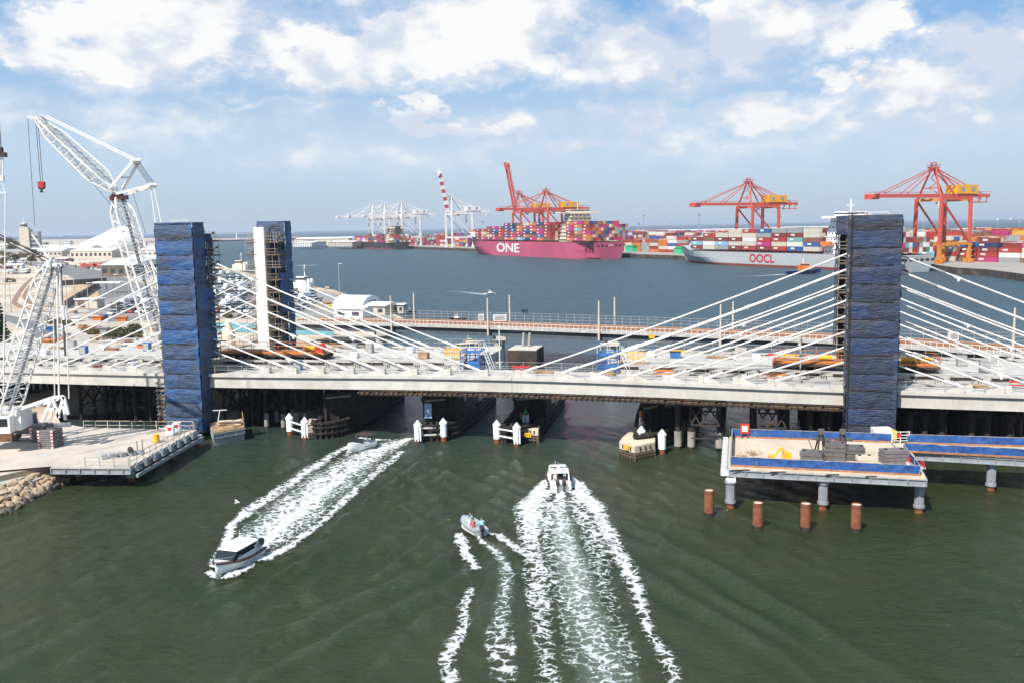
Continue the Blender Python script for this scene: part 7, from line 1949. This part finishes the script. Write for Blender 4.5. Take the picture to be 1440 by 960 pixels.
# ================================================================== wake foam, laid on the displaced water grid
def foam_mat():
    m = bpy.data.materials.new('wake_foam'); m.use_nodes = True; t = NT(m.node_tree); b = t.n['Principled BSDF']
    g = t.new('ShaderNodeNewGeometry').outputs['Position']
    at = t.new('ShaderNodeAttribute'); at.attribute_name = 'dens'; at2 = t.new('ShaderNodeAttribute'); at2.attribute_name = 'milk'
    d, mk = at.outputs['Fac'], at2.outputs['Fac']
    n = t.noise(g, 1.4, 10, 0.76, 0.9); wv = t.noise(t.scale(g, 1, 1, 0), 4.6, 6, 0.7, 0.5)
    vo = t.new('ShaderNodeTexVoronoi', feature='DISTANCE_TO_EDGE'); t.put(vo.inputs['Vector'], t.vmath('ADD', t.scale(g, 1.0, .8, 0), t.vmath('MULTIPLY', t.new('ShaderNodeTexNoise').outputs['Color'], (0, 0, 0)))); vo.inputs['Scale'].default_value = 1.25
    nz = t.new('ShaderNodeTexNoise'); t.put(nz.inputs['Vector'], g); nz.inputs['Scale'].default_value = 1.1; nz.inputs['Detail'].default_value = 4
    t.put(vo.inputs['Vector'], t.vmath('ADD', g, t.vmath('MULTIPLY', nz.outputs['Color'], (1.6, 1.6, 0))))
    lace = t.mapr(vo.outputs['Distance'], 0.0, 0.22, 1.0, 0.0)
    f = t.math('ADD', t.math('MULTIPLY', n, 0.62), t.math('ADD', t.math('MULTIPLY', lace, 0.17), t.math('MULTIPLY', wv, 0.26)))
    th = t.mapr(d, 0, 1, 0.70, 0.36)
    al = t.mapr(t.math('SUBTRACT', f, th), -0.075, 0.10, 0, 1, True)
    al = t.math('MULTIPLY', al, t.mapr(d, 0.02, 0.12, 0, 1))
    foam = t.math('MULTIPLY', al, 1.0)
    milkf = t.math('MULTIPLY', mk, t.mapr(n, 0.3, 0.7, 0.45, 0.95))
    alpha = t.math('MAXIMUM', foam, milkf)
    t.put(b.inputs['Base Color'], t.mix(foam, (0.30, 0.38, 0.30), (0.76, 0.78, 0.78)))
    b.inputs['Roughness'].default_value = 0.6
    t.put(b.inputs['Alpha'], alpha)
    t.put(b.inputs['Normal'], t.bump(t.math('ADD', f, wv), 0.22))
    return m
m_foam = foam_mat()
def px_line(pts):      # (px, py, half width px, density [, milk])
    out = []
    for p in pts:
        w0_ = W(p[0], p[1], 0); D_ = w0_.y; out.append((w0_.x, w0_.y, p[2] * D_ / F, p[3], p[4] if len(p) > 4 else 0.0))
    return out
def field(curves):
    ym = (ys > 38) & (ys < 130); xm = (xs > -62) & (xs < 62)
    gx, gy = np.meshgrid(xs[xm], ys[ym]); gz = GZ[np.ix_(ym, xm)]
    dens = np.zeros_like(gx); milk = np.zeros_like(gx)
    for c in curves:
        c = px_line(c)
        best = np.full_like(gx, 1e9); bd = np.zeros_like(gx); bm = np.zeros_like(gx)
        for a, b in zip(c[:-1], c[1:]):
            dd, tt, _ = seg_dist(gx, gy, a, b)
            wd = a[2] + (b[2] - a[2]) * tt; r = dd / np.maximum(wd, .05)
            mk = r < best; best = np.where(mk, r, best); bd = np.where(mk, a[3] + (b[3] - a[3]) * tt, bd); bm = np.where(mk, a[4] + (b[4] - a[4]) * tt, bm)
        prof = np.clip(1.35 - best, 0, 1) ** .8 * (best < 1.35)
        dens = np.maximum(dens, bd * prof); milk = np.maximum(milk, bm * np.clip(1.15 - best, 0, 1) ** .6 * (best < 1.15))
    return gx, gy, gz, dens, milk
def wake(curves, label, splash=()):
    gx, gy, gz, dens, milk = field(curves)
    hgt = np.zeros_like(gx)
    for (px, py, rad, hh) in splash:
        c = W(px, py, 0); r2 = ((gx - c.x) ** 2 + (gy - c.y) ** 2) / rad ** 2; hgt += hh * np.exp(-r2)
    rng = np.random.default_rng(4); jit = rng.random(gx.shape)
    gz = gz + 0.025 + hgt * (dens > .25) * (.55 + .7 * jit) + dens * 0.07 * jit
    ny_, nx_ = gx.shape
    keep = (np.maximum(dens, milk) > 0.02); fm = keep[:-1, :-1] | keep[1:, :-1] | keep[:-1, 1:] | keep[1:, 1:]
    idx = np.arange(ny_ * nx_).reshape(ny_, nx_); fi = np.argwhere(fm)
    faces = np.stack([idx[fi[:, 0], fi[:, 1]], idx[fi[:, 0], fi[:, 1] + 1], idx[fi[:, 0] + 1, fi[:, 1] + 1], idx[fi[:, 0] + 1, fi[:, 1]]], 1)
    used_, inv = np.unique(faces, return_inverse=True); faces = inv.reshape(-1, 4)
    co = np.stack([gx.ravel(), gy.ravel(), gz.ravel()], 1)[used_]
    me = bpy.data.meshes.new('wake_foam'); me.from_pydata(co.tolist(), [], faces.tolist())
    for nm, arr in (('dens', dens), ('milk', milk)):
        at = me.attributes.new(nm, 'FLOAT', 'POINT'); at.data.foreach_set('value', arr.ravel()[used_].astype(np.float32))
    me.materials.append(m_foam); me.polygons.foreach_set('use_smooth', [True] * len(me.polygons))
    o = bpy.data.objects.new('wake_foam', me); COL.objects.link(o); tag(o, label, 'foam', kind='stuff'); return o
# centre boat
wake([[(788, 690, 6, .98, .7), (786, 712, 12, .66, 1), (792, 750, 18, .56, 1), (803, 790, 23, .55, 1), (812, 830, 27, .54, .95), (824, 870, 31, .5, .75), (842, 915, 38, .48, .65), (862, 975, 46, .46, .5)],
      [(779, 690, 6, .95, .4), (757, 697, 16, .98, .5), (745, 712, 22, .96, .4), (746, 740, 18, .85, .3), (747, 775, 16, .66), (757, 805, 16, .62), (762, 845, 16, .6), (762, 890, 17, .56), (768, 930, 18, .52), (775, 975, 20, .5)],
      [(800, 690, 6, .95, .4), (818, 697, 16, .98, .5), (836, 712, 16, .96, .4), (848, 736, 12, .85), (864, 765, 14, .78), (879, 795, 13, .74), (895, 826, 14, .7), (904, 858, 11, .66), (911, 886, 10, .64), (932, 916, 13, .66), (946, 945, 13, .62), (955, 985, 13, .58)],
      [(772, 706, 12, .68, .2), (770, 740, 14, .56, .15), (774, 780, 14, .48), (785, 830, 14, .4), (800, 880, 16, .4), (812, 930, 20, .42)],
      [(806, 704, 13, .68, .2), (826, 735, 18, .58, .15), (842, 775, 22, .48), (846, 820, 18, .38), (862, 870, 20, .38), (886, 930, 20, .38)],
      [(776, 671, 6, .85), (768, 680, 12, .95), (756, 692, 12, .95)], [(800, 671, 6, .85), (810, 680, 12, .95), (822, 692, 12, .9)],
      [(788, 838, 4, .7), (800, 856, 5, .72), (826, 868, 6, .7)], [(822, 908, 5, .7), (850, 925, 6, .75), (880, 948, 7, .72)]],
     'broad white foaming wake trailing behind the centre boat to the bottom edge', splash=((762, 692, 1.0, .30), (824, 693, 1.0, .30), (770, 680, .7, .3), (812, 681, .7, .3)))
wake([[(672, 757, 4, .9, .3), (684, 764, 5, .85, .6), (700, 776, 7, .6, .6), (709, 792, 8, .5, .55), (713, 815, 10, .48, .45), (709, 842, 12, .48, .35), (703, 875, 15, .5, .25), (702, 905, 18, .54, .15), (710, 950, 20, .5, .1)],
      [(680, 750, 4, .9), (700, 752, 7, .9), (722, 768, 8, .85), (745, 785, 8, .8), (765, 803, 8, .8), (780, 822, 5, .75)],
      [(645, 749, 6, .95), (648, 762, 9, .95), (655, 776, 9, .9), (668, 797, 8, .72)], [(690, 772, 4, .6), (712, 790, 6, .55), (722, 812, 6, .45)],
      [(662, 828, 8, .66), (652, 850, 9, .72), (652, 880, 9, .66), (640, 905, 12, .72), (628, 925, 12, .72), (634, 965, 14, .6)],
      [(740, 800, 10, .45), (750, 822, 12, .6), (748, 850, 12, .55)], [(690, 885, 6, .6), (686, 905, 6, .66), (700, 925, 12, .6)], [(718, 890, 6, .6), (722, 910, 6, .62), (715, 930, 8, .6)]],
     'curved white wake of the small dinghy with its separate foam trail', splash=((648, 758, .8, .30), (700, 753, .8, .18), (655, 772, .7, .2)))
wake([[(350, 774, 32, .74, .5), (390, 741, 48, .74, .5), (430, 704, 46, .70, .5), (480, 664, 40, .68, .5), (513, 643, 32, .70, .5), (548, 626, 22, .72, .5), (575, 617, 8, .8, .4)],
      [(358, 776, 10, .98, .4), (385, 752, 15, .98, .5), (420, 718, 17, .92, .5), (458, 686, 17, .85, .5), (494, 660, 16, .78, .6), (526, 640, 14, .76, .5)],
      [(345, 795, 8, .98), (375, 785, 10, .95), (406, 768, 9, .85), (442, 742, 8, .78), (484, 704, 8, .74), (530, 662, 8, .7), (565, 636, 6, .7)], [(322, 742, 7, .95), (352, 716, 12, .82), (386, 694, 12, .76), (430, 664, 11, .72), (470, 638, 9, .7), (495, 624, 6, .8)],
      [(298, 800, 7, .98), (304, 788, 7, .95), (312, 772, 7, .9), (322, 755, 8, .95), (326, 742, 8, .9)], [(318, 813, 7, .98), (340, 804, 9, .98), (350, 796, 9, .98)], [(294, 806, 6, .95), (308, 812, 6, .9)]],
     'long diagonal white wake behind the white cabin boat at left', splash=((299, 803, .6, .25), (330, 808, .8, .22), (322, 768, .7, .2)))
wake([[(497, 628, 6, .95), (510, 634, 9, .95), (525, 633, 9, .95), (548, 628, 8, .95), (575, 618, 5, .95)], [(505, 618, 6, .95), (522, 617, 6, .85), (545, 619, 5, .6, .6), (566, 617, 3, .6)],
      [(535, 625, 8, .5, .75), (555, 622, 6, .5, .6)], [(493, 634, 5, .9), (488, 640, 4, .6)]],
     'bright foam round the small boat passing between the first two piers', splash=((503, 630, .9, .25), (508, 617, .9, .2)))
wake([[(590, 549, 8, .95), (582, 556, 8, .9), (600, 560, 6, .7)], [(570, 552, 6, .7), (590, 557, 8, .8)]], 'patch of white foam beyond the deck between the first two piers')
def wakefar(pts, label):
    P_ = [(W(x, y, 0), w_) for x, y, w_ in pts]; mb = MB(); L_, R_ = [], []
    for i, (p, w_) in enumerate(P_):
        a = P_[max(0, i - 1)][0]; b = P_[min(len(P_) - 1, i + 1)][0]; d = (b - a).normalized(); n_ = V((-d.y, d.x, 0)); p = V((p.x, p.y, .06)); L_.append(p + n_ * w_); R_.append(p - n_ * w_)
    mb.add(L_ + R_, [(i, len(P_) + i, len(P_) + i + 1, i + 1) for i in range(len(P_) - 1)]); o = mb.build('wake_foam', m_foam)
    for nm, v_ in (('dens', .72), ('milk', .05)):
        at = o.data.attributes.new(nm, 'FLOAT', 'POINT'); n = len(P_); vals = [v_ * (1 - .75 * (i % n) / (n - 1)) for i in range(2 * n)]; at.data.foreach_set('value', vals)
    if o.data.polygons[0].normal.z < 0: o.data.flip_normals()
    tag(o, label, 'foam', kind='stuff')
wakefar([(684, 414.5, .9), (672, 413.5, 1.8), (655, 411.5, 2.4), (630, 409, 2.6)], 'thin white wake behind the small motor boat far across the harbour')
wakefar([(1106, 386, 1.0), (1090, 387, 2.5), (1060, 388.5, 3), (1030, 389, 3)], 'faint wake behind the blue and orange tug')
wakefar([(446, 373, 2.0), (420, 374, 3), (405, 374.5, 3), (390, 374, 3)], 'thin white wake line on the harbour beyond the moored tug')
# ================================================================== people
m_skin = mat('skin', (.48, .28, .19), .6, var=.1); m_tc = mat('pale_blue_cloth', (.35, .58, .66), .8, var=.15); m_tw = mat('white_cloth', (.68, .62, .60), .8, var=.1); m_tr = mat('red_cloth', (.45, .10, .08), .8, var=.15); m_dk = mat('dark_cloth', (.03, .035, .05), .8, var=.2); m_hair = mat('dark_hair', (.03, .02, .015), .7, var=.2)
def person(loc, rz, label, shirt, shorts, pose='stand', arms='fwd', hat=None):
    J = {}; sit = pose == 'sit'; hz = .47 if sit else .92
    J['pelvis'] = (0, 0, hz); J['waist'] = (0, 0, hz + .18); J['chest'] = (.02, 0, hz + .42); J['neck'] = (.03, 0, hz + .56); J['head0'] = (.05, 0, hz + .64); J['head1'] = (.06, 0, hz + .78)
    E = [('pelvis', 'waist'), ('waist', 'chest'), ('chest', 'neck'), ('neck', 'head0'), ('head0', 'head1')]; Rr = {'pelvis': .15, 'waist': .13, 'chest': .155, 'neck': .06, 'head0': .085, 'head1': .10}
    for s_, k in ((1, 'l'), (-1, 'r')):
        J['sh' + k] = (.02, .19 * s_, hz + .49)
        if arms == 'fwd': J['el' + k] = (.14, .26 * s_, hz + .26); J['wr' + k] = (.38, .20 * s_, hz + .30); J['ha' + k] = (.47, .18 * s_, hz + .31)
        else: J['el' + k] = (-.02, .27 * s_, hz + .22); J['wr' + k] = (.08, .26 * s_, hz - .02); J['ha' + k] = (.11, .25 * s_, hz - .11)
        J['hp' + k] = (0, .10 * s_, hz - .04)
        if sit: J['kn' + k] = (.43, .13 * s_, .46); J['an' + k] = (.46, .13 * s_, .08); J['to' + k] = (.62, .14 * s_, .04)
        else: J['kn' + k] = (.04, .12 * s_, .48); J['an' + k] = (0, .13 * s_, .08); J['to' + k] = (.16, .15 * s_, .04)
        E += [('chest', 'sh' + k), ('sh' + k, 'el' + k), ('el' + k, 'wr' + k), ('wr' + k, 'ha' + k), ('pelvis', 'hp' + k), ('hp' + k, 'kn' + k), ('kn' + k, 'an' + k), ('an' + k, 'to' + k)]
        Rr.update({'sh' + k: .07, 'el' + k: .048, 'wr' + k: .033, 'ha' + k: .042, 'hp' + k: .10, 'kn' + k: .065, 'an' + k: .042, 'to' + k: .04})
        for fi in range(4): J['f%d%s' % (fi, k)] = (J['ha' + k][0] + .075 - .006 * abs(fi - 1), J['ha' + k][1] + (fi - 1.5) * .02, J['ha' + k][2] - .03); E.append(('ha' + k, 'f%d%s' % (fi, k))); Rr['f%d%s' % (fi, k)] = .010
        J['th' + k] = (J['ha' + k][0] + .03, J['ha' + k][1] - .05 * s_, J['ha' + k][2]); E.append(('wr' + k, 'th' + k)); Rr['th' + k] = .012
    ks = list(J); me = bpy.data.meshes.new('body'); me.from_pydata([J[k] for k in ks], [(ks.index(a), ks.index(b)) for a, b in E], [])
    ob = bpy.data.objects.new('tmp_body', me); COL.objects.link(ob); md = ob.modifiers.new('s', 'SKIN'); sk = me.skin_vertices[0].data
    for i, k in enumerate(ks): sk[i].radius = (Rr[k], Rr[k]); sk[i].use_root = (k == 'pelvis')
    sb = ob.modifiers.new('b', 'SUBSURF'); sb.levels = 1; sb.render_levels = 1
    dg = bpy.context.evaluated_depsgraph_get(); nm = bpy.data.meshes.new_from_object(ob.evaluated_get(dg)); COL.objects.unlink(ob); bpy.data.objects.remove(ob)
    nm.name = 'body'; nm.materials.clear()
    for q in (m_skin, shirt, shorts): nm.materials.append(q)
    for p in nm.polygons:
        c = p.center; p.use_smooth = True
        if hz + .02 < c.z < hz + .55 and (abs(c.y) < .31 and (arms != 'fwd' or c.x < .18)) and not (arms != 'fwd' and abs(c.y) > .2 and c.z < hz + .22): p.material_index = 1
        elif c.z <= hz + .02 and (c.z > (.5 if not sit else .36)) and abs(c.y) < .22 and (not sit or c.x < .42): p.material_index = 2
    root = thing('person', label, 'person', loc, rz); b = bpy.data.objects.new('body', nm); COL.objects.link(b); b.parent = root
    mb = MB(); hc = V((.05, 0, hz + .80))
    rings = []
    for i in range(5):
        a = math.pi / 2 * i / 4; rings.append([hc + V((math.cos(2 * math.pi * j / 10) * .118 * math.cos(a) - .015, math.sin(2 * math.pi * j / 10) * .108 * math.cos(a), .095 * math.sin(a) - .01)) for j in range(10)])
    mb.loft(rings); mb.build('hair' if not hat else 'cap', hat or m_hair, root, smooth=True)
    mb = MB(); mb.tube((.15, 0, hz + .75), (.185, 0, hz + .735), .022, 6, .014); mb.build('nose', m_skin, root)
    for s_ in (-1, 1): mb = MB(); mb.tube((.145, .04 * s_, hz + .775), (.165, .04 * s_, hz + .775), .012, 6); mb.build('eye', m_hair, root)
    mb = MB(); mb.box((.155, 0, hz + .70), (.02, .05, .01)); mb.build('mouth', m_tr, root)
    return root
# ================================================================== motor boats
m_outb = mat('outboard_black', (.02, .02, .022), .35, var=.1, coat=.3); m_collar = mat('dark_collar', (.06, .035, .03), .6, var=.2); m_bdeck = mat('cockpit_liner', (.48, .45, .42), .6, var=.15); m_alum = mat('bare_aluminium', (.45, .47, .48), .4, .4, var=.15)
def deckplate(o, L, Bm, z, x0, x1, mt, name):
    mb = MB(); n = 10; a = []; b = []
    for i in range(n + 1):
        x = x0 + (x1 - x0) * i / n; f = x / L; w_ = Bm / 2 * (.85 + .15 * min(1, f / .35)) * (1 - max(0, (f - .5) / .5) ** 2.4 * .98) * .93; a.append(V((x, w_, z(x)))); b.append(V((x, -w_, z(x))))
    mb.add(a + b, [(i, i + 1, n + 2 + i, n + 1 + i) for i in range(n)]); o_ = mb.build(name, mt, o)
    if o_.data.polygons[0].normal.z < 0: o_.data.flip_normals()
def outboard(o, x, y, z=.9, k=1.0):
    mb = MB(); mb.loft([[V((x - .55 * q, y - .2 * q, h_)), V((x + .08, y - .2 * q, h_)), V((x + .08, y + .2 * q, h_)), V((x - .55 * q, y + .2 * q, h_))] for h_, q in ((z - .1, .8 * k), (z + .2, 1.0 * k), (z + .5 * k, .9 * k), (z + .62 * k, .6 * k))]); mb.box((x - .22, y, z - .5), (.22, .14, .9)); mb.build('outboard', m_outb, o)
def cabinboat(p, rz, label, L=7.2, Bm=2.7, pitch=0):
    o = thing('cabin_boat', label, 'motor boat', p, rz); mb = MB(); smallhull(mb, L, Bm, .85, .5, 18, keel=-.45, vee=.88); mb.build('hull', m_purewhite, o, smooth=False)
    dz = lambda x: .93 + .55 * (x / L) ** 2
    deckplate(o, L, Bm, dz, L * .42, L * .985, m_purewhite, 'foredeck'); deckplate(o, L, Bm, lambda x: .45, .1, L * .6, m_bdeck, 'cockpit_floor')
    mb = MB(); n = 18
    for s_ in (-1, 1):
        prev = None
        for i in range(n + 1):
            f = i / n; w_ = Bm / 2 * (.85 + .15 * min(1, f / .35)) * (1 - max(0, (f - .5) / .5) ** 2.4 * .98); q = V((L * f, s_ * (w_ + .03), .80 + .55 * f ** 2))
            if prev is not None: mb.tube(prev, q, .13, 7, cap=False)
            prev = q
    mb.build('rub_collar', m_collar, o)
    x0, x1 = L * .26, L * .66
    mb = MB()
    for s_ in (-1, 1): mb.loft([[V((x, s_ * 1.0, .9)), V((x, s_ * .98, 1.35)), V((x, s_ * .93, 1.35)), V((x, s_ * .95, .9))] for x in (x0, x1 + .25)])
    mb.build('cabin_side', m_purewhite, o)
    mb = MB(); mb.loft([[V((x1 + .9, y, dz(x1 + .9) + .02)), V((x1 + .1, y * .95, 1.95)), V((x1 + .04, y * .95, 1.95)), V((x1 + .2, y, .95))] for y in (-.95, .95)]); mb.build('windscreen', m_glass, o)
    mb = MB()
    for s_ in (-1, 1): mb.loft([[V((x, s_ * .97, 1.36)), V((x + sh, s_ * .9, 1.95)), V((x + sh, s_ * .86, 1.95)), V((x, s_ * .93, 1.36))] for x, sh in ((x0 + .1, 0), (x1 + .3, -.25))])
    mb.build('side_window', m_glass, o)
    mb = MB(); mb.loft([[V((x, -w_, z)), V((x, w_, z)), V((x, w_ * .9, z + .12)), V((x, -w_ * .9, z + .12))] for x, w_, z in ((x0 - .45, .98, 1.94), (L * .45, 1.05, 2.0), (x1 + .25, .9, 1.93))]); mb.build('hardtop', m_purewhite, o)
    mb = MB()
    for s_ in (-1, 1): mb.bar((x0 - .1, s_ * .95, .9), (x0 - .35, s_ * .9, 1.95), .1); mb.bar((.7, s_ * 1.0, .9), (x0 - .3, s_ * .92, 2.0), .07)
    mb.build('roof_frame', m_white, o)
    mb = MB(); mb.tube((L * .42, 0, 2.1), (L * .42, 0, 2.35), .2, 12, .17); mb.tube((L * .30, .4, 2.1), (L * .30, .4, 3.3), .018, 5); mb.tube((L * .30, -.4, 2.1), (L * .28, -.4, 3.0), .018, 5); mb.build('radar_dome', m_white, o)
    mb = MB(); prev = None
    for i in range(11):
        f = .62 + .37 * i / 10; w_ = Bm / 2 * (1 - max(0, (f - .5) / .5) ** 2.4 * .98) * .9
        for s_ in (-1, 1): mb.tube((L * f, s_ * w_, dz(L * f)), (L * f, s_ * w_, dz(L * f) + .35), .014, 4)
        if prev:
            for s_ in (-1, 1): mb.tube((L * prev[0], s_ * prev[1], dz(L * prev[0]) + .35), (L * f, s_ * w_, dz(L * f) + .35), .016, 4)
        prev = (f, w_)
    mb.build('bow_rail', m_alum, o)
    mb = MB(); mb.box((.25, 0, .68), (.3, Bm * .8, .5)); mb.build('transom_bulkhead', m_purewhite, o)
    mb = MB(); mb.box((L * .36, -.5, .8), (.45, .5, .7)); mb.box((L * .36, .5, .8), (.45, .5, .7)); mb.build('helm_seats', m_collar, o)
    outboard(o, -.05, -.32, .95); outboard(o, -.05, .32, .95)
    for c_ in o.children: c_.scale = (1, 1, .86)
    return o
def heading(a, b): return math.atan2(b.y - a.y, b.x - a.x)
st_, bw_ = W(360, 778, 0), W(303, 812, 0)
d = (bw_ - st_); ang = heading(st_, bw_)
o = cabinboat(V((st_.x, st_.y, -.02)), ang, 'white cabin boat with dark collar speeding towards lower left at the end of its wake', L=5.6, Bm=2.3)
mb = MB(); mb.tube((.6, .45, 1.1), (.6, .25, 1.4), .38, 14); mb.build('round_dark_cover', m_outb, o)
p = W(788.5, 692, 0)
o = cabinboat(V((p.x, p.y, .05)), math.pi / 2 + .02, 'white cabin boat seen from behind with two people in its cockpit', L=6.2, Bm=2.45)
mb = MB(); mb.box((.18, -.68, .62), (.5, .8, .75)); mb.build('stern_quarter', m_purewhite, o); mb = MB(); mb.box((.18, .68, .62), (.5, .8, .75)); mb.build('stern_quarter', m_purewhite, o)
mb = MB(); mb.b2(2.7, 2.8, -.9, .9, .5, 1.95); mb.build('cabin_opening', m_collar, o)
person(V((p.x - .5, p.y + 1.35, .45)), math.pi / 2, 'person in pale pink top standing at the left of the centre boat cockpit', m_tw, m_tw, arms='down')
person(V((p.x + .5, p.y + 1.45, .45)), math.pi / 2 - .2, 'person in pale blue shirt and white cap at the right of the centre boat cockpit', m_tc, m_dk, hat=m_white)
# small boat between piers
st_, bw_ = W(524, 628, 0), W(500, 634, 0); ang = heading(W(530, 626), W(497, 636))
o = thing('runabout', 'small white runabout with dark canopy passing between the first two piers', 'motor boat', V((st_.x, st_.y, .15)), ang); L = 4.4; mb = MB(); smallhull(mb, L, 1.9, .75, .4, 14, keel=-.4, vee=.7); mb.build('hull', m_purewhite, o)
deckplate(o, L, 1.9, lambda x: .79 + .4 * (x / L) ** 2, L * .45, L * .98, m_purewhite, 'foredeck'); deckplate(o, L, 1.9, lambda x: .4, .1, L * .5, m_bdeck, 'cockpit_floor')
mb = MB(); mb.loft([[V((L * .62, y, .95)), V((L * .5, y * .9, 1.4)), V((L * .49, y * .9, 1.4)), V((L * .6, y, .95))] for y in (-.85, .85)]); mb.build('windscreen', m_glass, o)
mb = MB(); mb.loft([[V((x, -.95, 1.75)), V((x, .95, 1.75)), V((x, .8, 1.85)), V((x, -.8, 1.85))] for x in (L * .15, L * .48)]); mb.build('canopy', m_collar, o)
for s_ in (-1, 1):
    for xa_, xb_ in ((.2, .17), (.4, .46)): mb = MB(); mb.bar((L * xa_, s_ * .88, .75), (L * xb_, s_ * .9, 1.75), .05); mb.build('canopy_pole', m_alum, o)
outboard(o, 0, 0, .8, .9)
# dinghy with people
a, b = W(677, 756, 0), W(651, 738, 0); ang = heading(a, b)
o = thing('dinghy', 'small open aluminium dinghy with four people turning near the centre wake', 'dinghy', V((a.x, a.y, .12)), ang); L = 3.9; mb = MB(); smallhull(mb, L, 1.7, .62, .3, 14, keel=-.3, vee=.75); hull_ = mb.build('hull', m_alum, o)
for f_ in (0,): pass
bm = bmesh.new(); bm.from_mesh(hull_.data)
top = [f for f in bm.faces if f.normal.z > .8 and f.calc_center_median().z > .5]
bmesh.ops.delete(bm, geom=top, context='FACES'); bm.to_mesh(hull_.data); bm.free()
deckplate(o, L, 1.7, lambda x: .24, .05, L * .93, m_bdeck, 'floor'); mb = MB()
for x in (.8, 1.9, 2.8): mb.box((x, 0, .46), (.35, 1.3 if x < 2.5 else .9, .06))
mb.build('thwarts', m_alum, o); outboard(o, 0, 0, .62, .75)
G = gmtx(o)
for x, y, kd, sh, st2, lb, ht_ in ((2.9, -.2, 'sit', m_tc, m_dk, 'person in light blue top sitting at the bow of the dinghy', None), (.9, -.48, 'sit', m_tc, m_dk, 'person in pale blue shirt and dark cap sitting at the right side of the dinghy', m_dk),
                            (1.0, .3, 'sit', m_tr, m_tw, 'person in red top sitting at the stern of the dinghy', None), (1.95, .25, 'sit', m_tw, m_tr, 'person with bare arms and white top in the middle of the dinghy', None)):
    q = G @ V((x, y, .12)); person(q, ang + (0 if x < 2.5 else math.pi) + y * .3, lb, sh, st2, kd, 'fwd' if x < 2.5 else 'down', ht_)
# seagull over the water
p = W(333, 706, 1.2); o = thing('seagull', 'white gull gliding low over the water left of the wake', 'gull', p, .6); mb = MB(); mb.loft([[V((x, r_ * math.cos(a), r_ * math.sin(a))) for a in [2 * math.pi * i / 8 for i in range(8)]] for x, r_ in ((-.25, .02), (-.1, .07), (.08, .07), (.2, .045), (.27, .015))])
mb.loft([[V((x + .1 - .1 * abs(y), y, .05 + .12 * abs(y) + z)) for x, z in ((-.08, 0), (.08, 0), (.08, .015), (-.08, .015))] for y in (-.6, -.3, 0, .3, .6)]); mb.build('body', m_white, o)
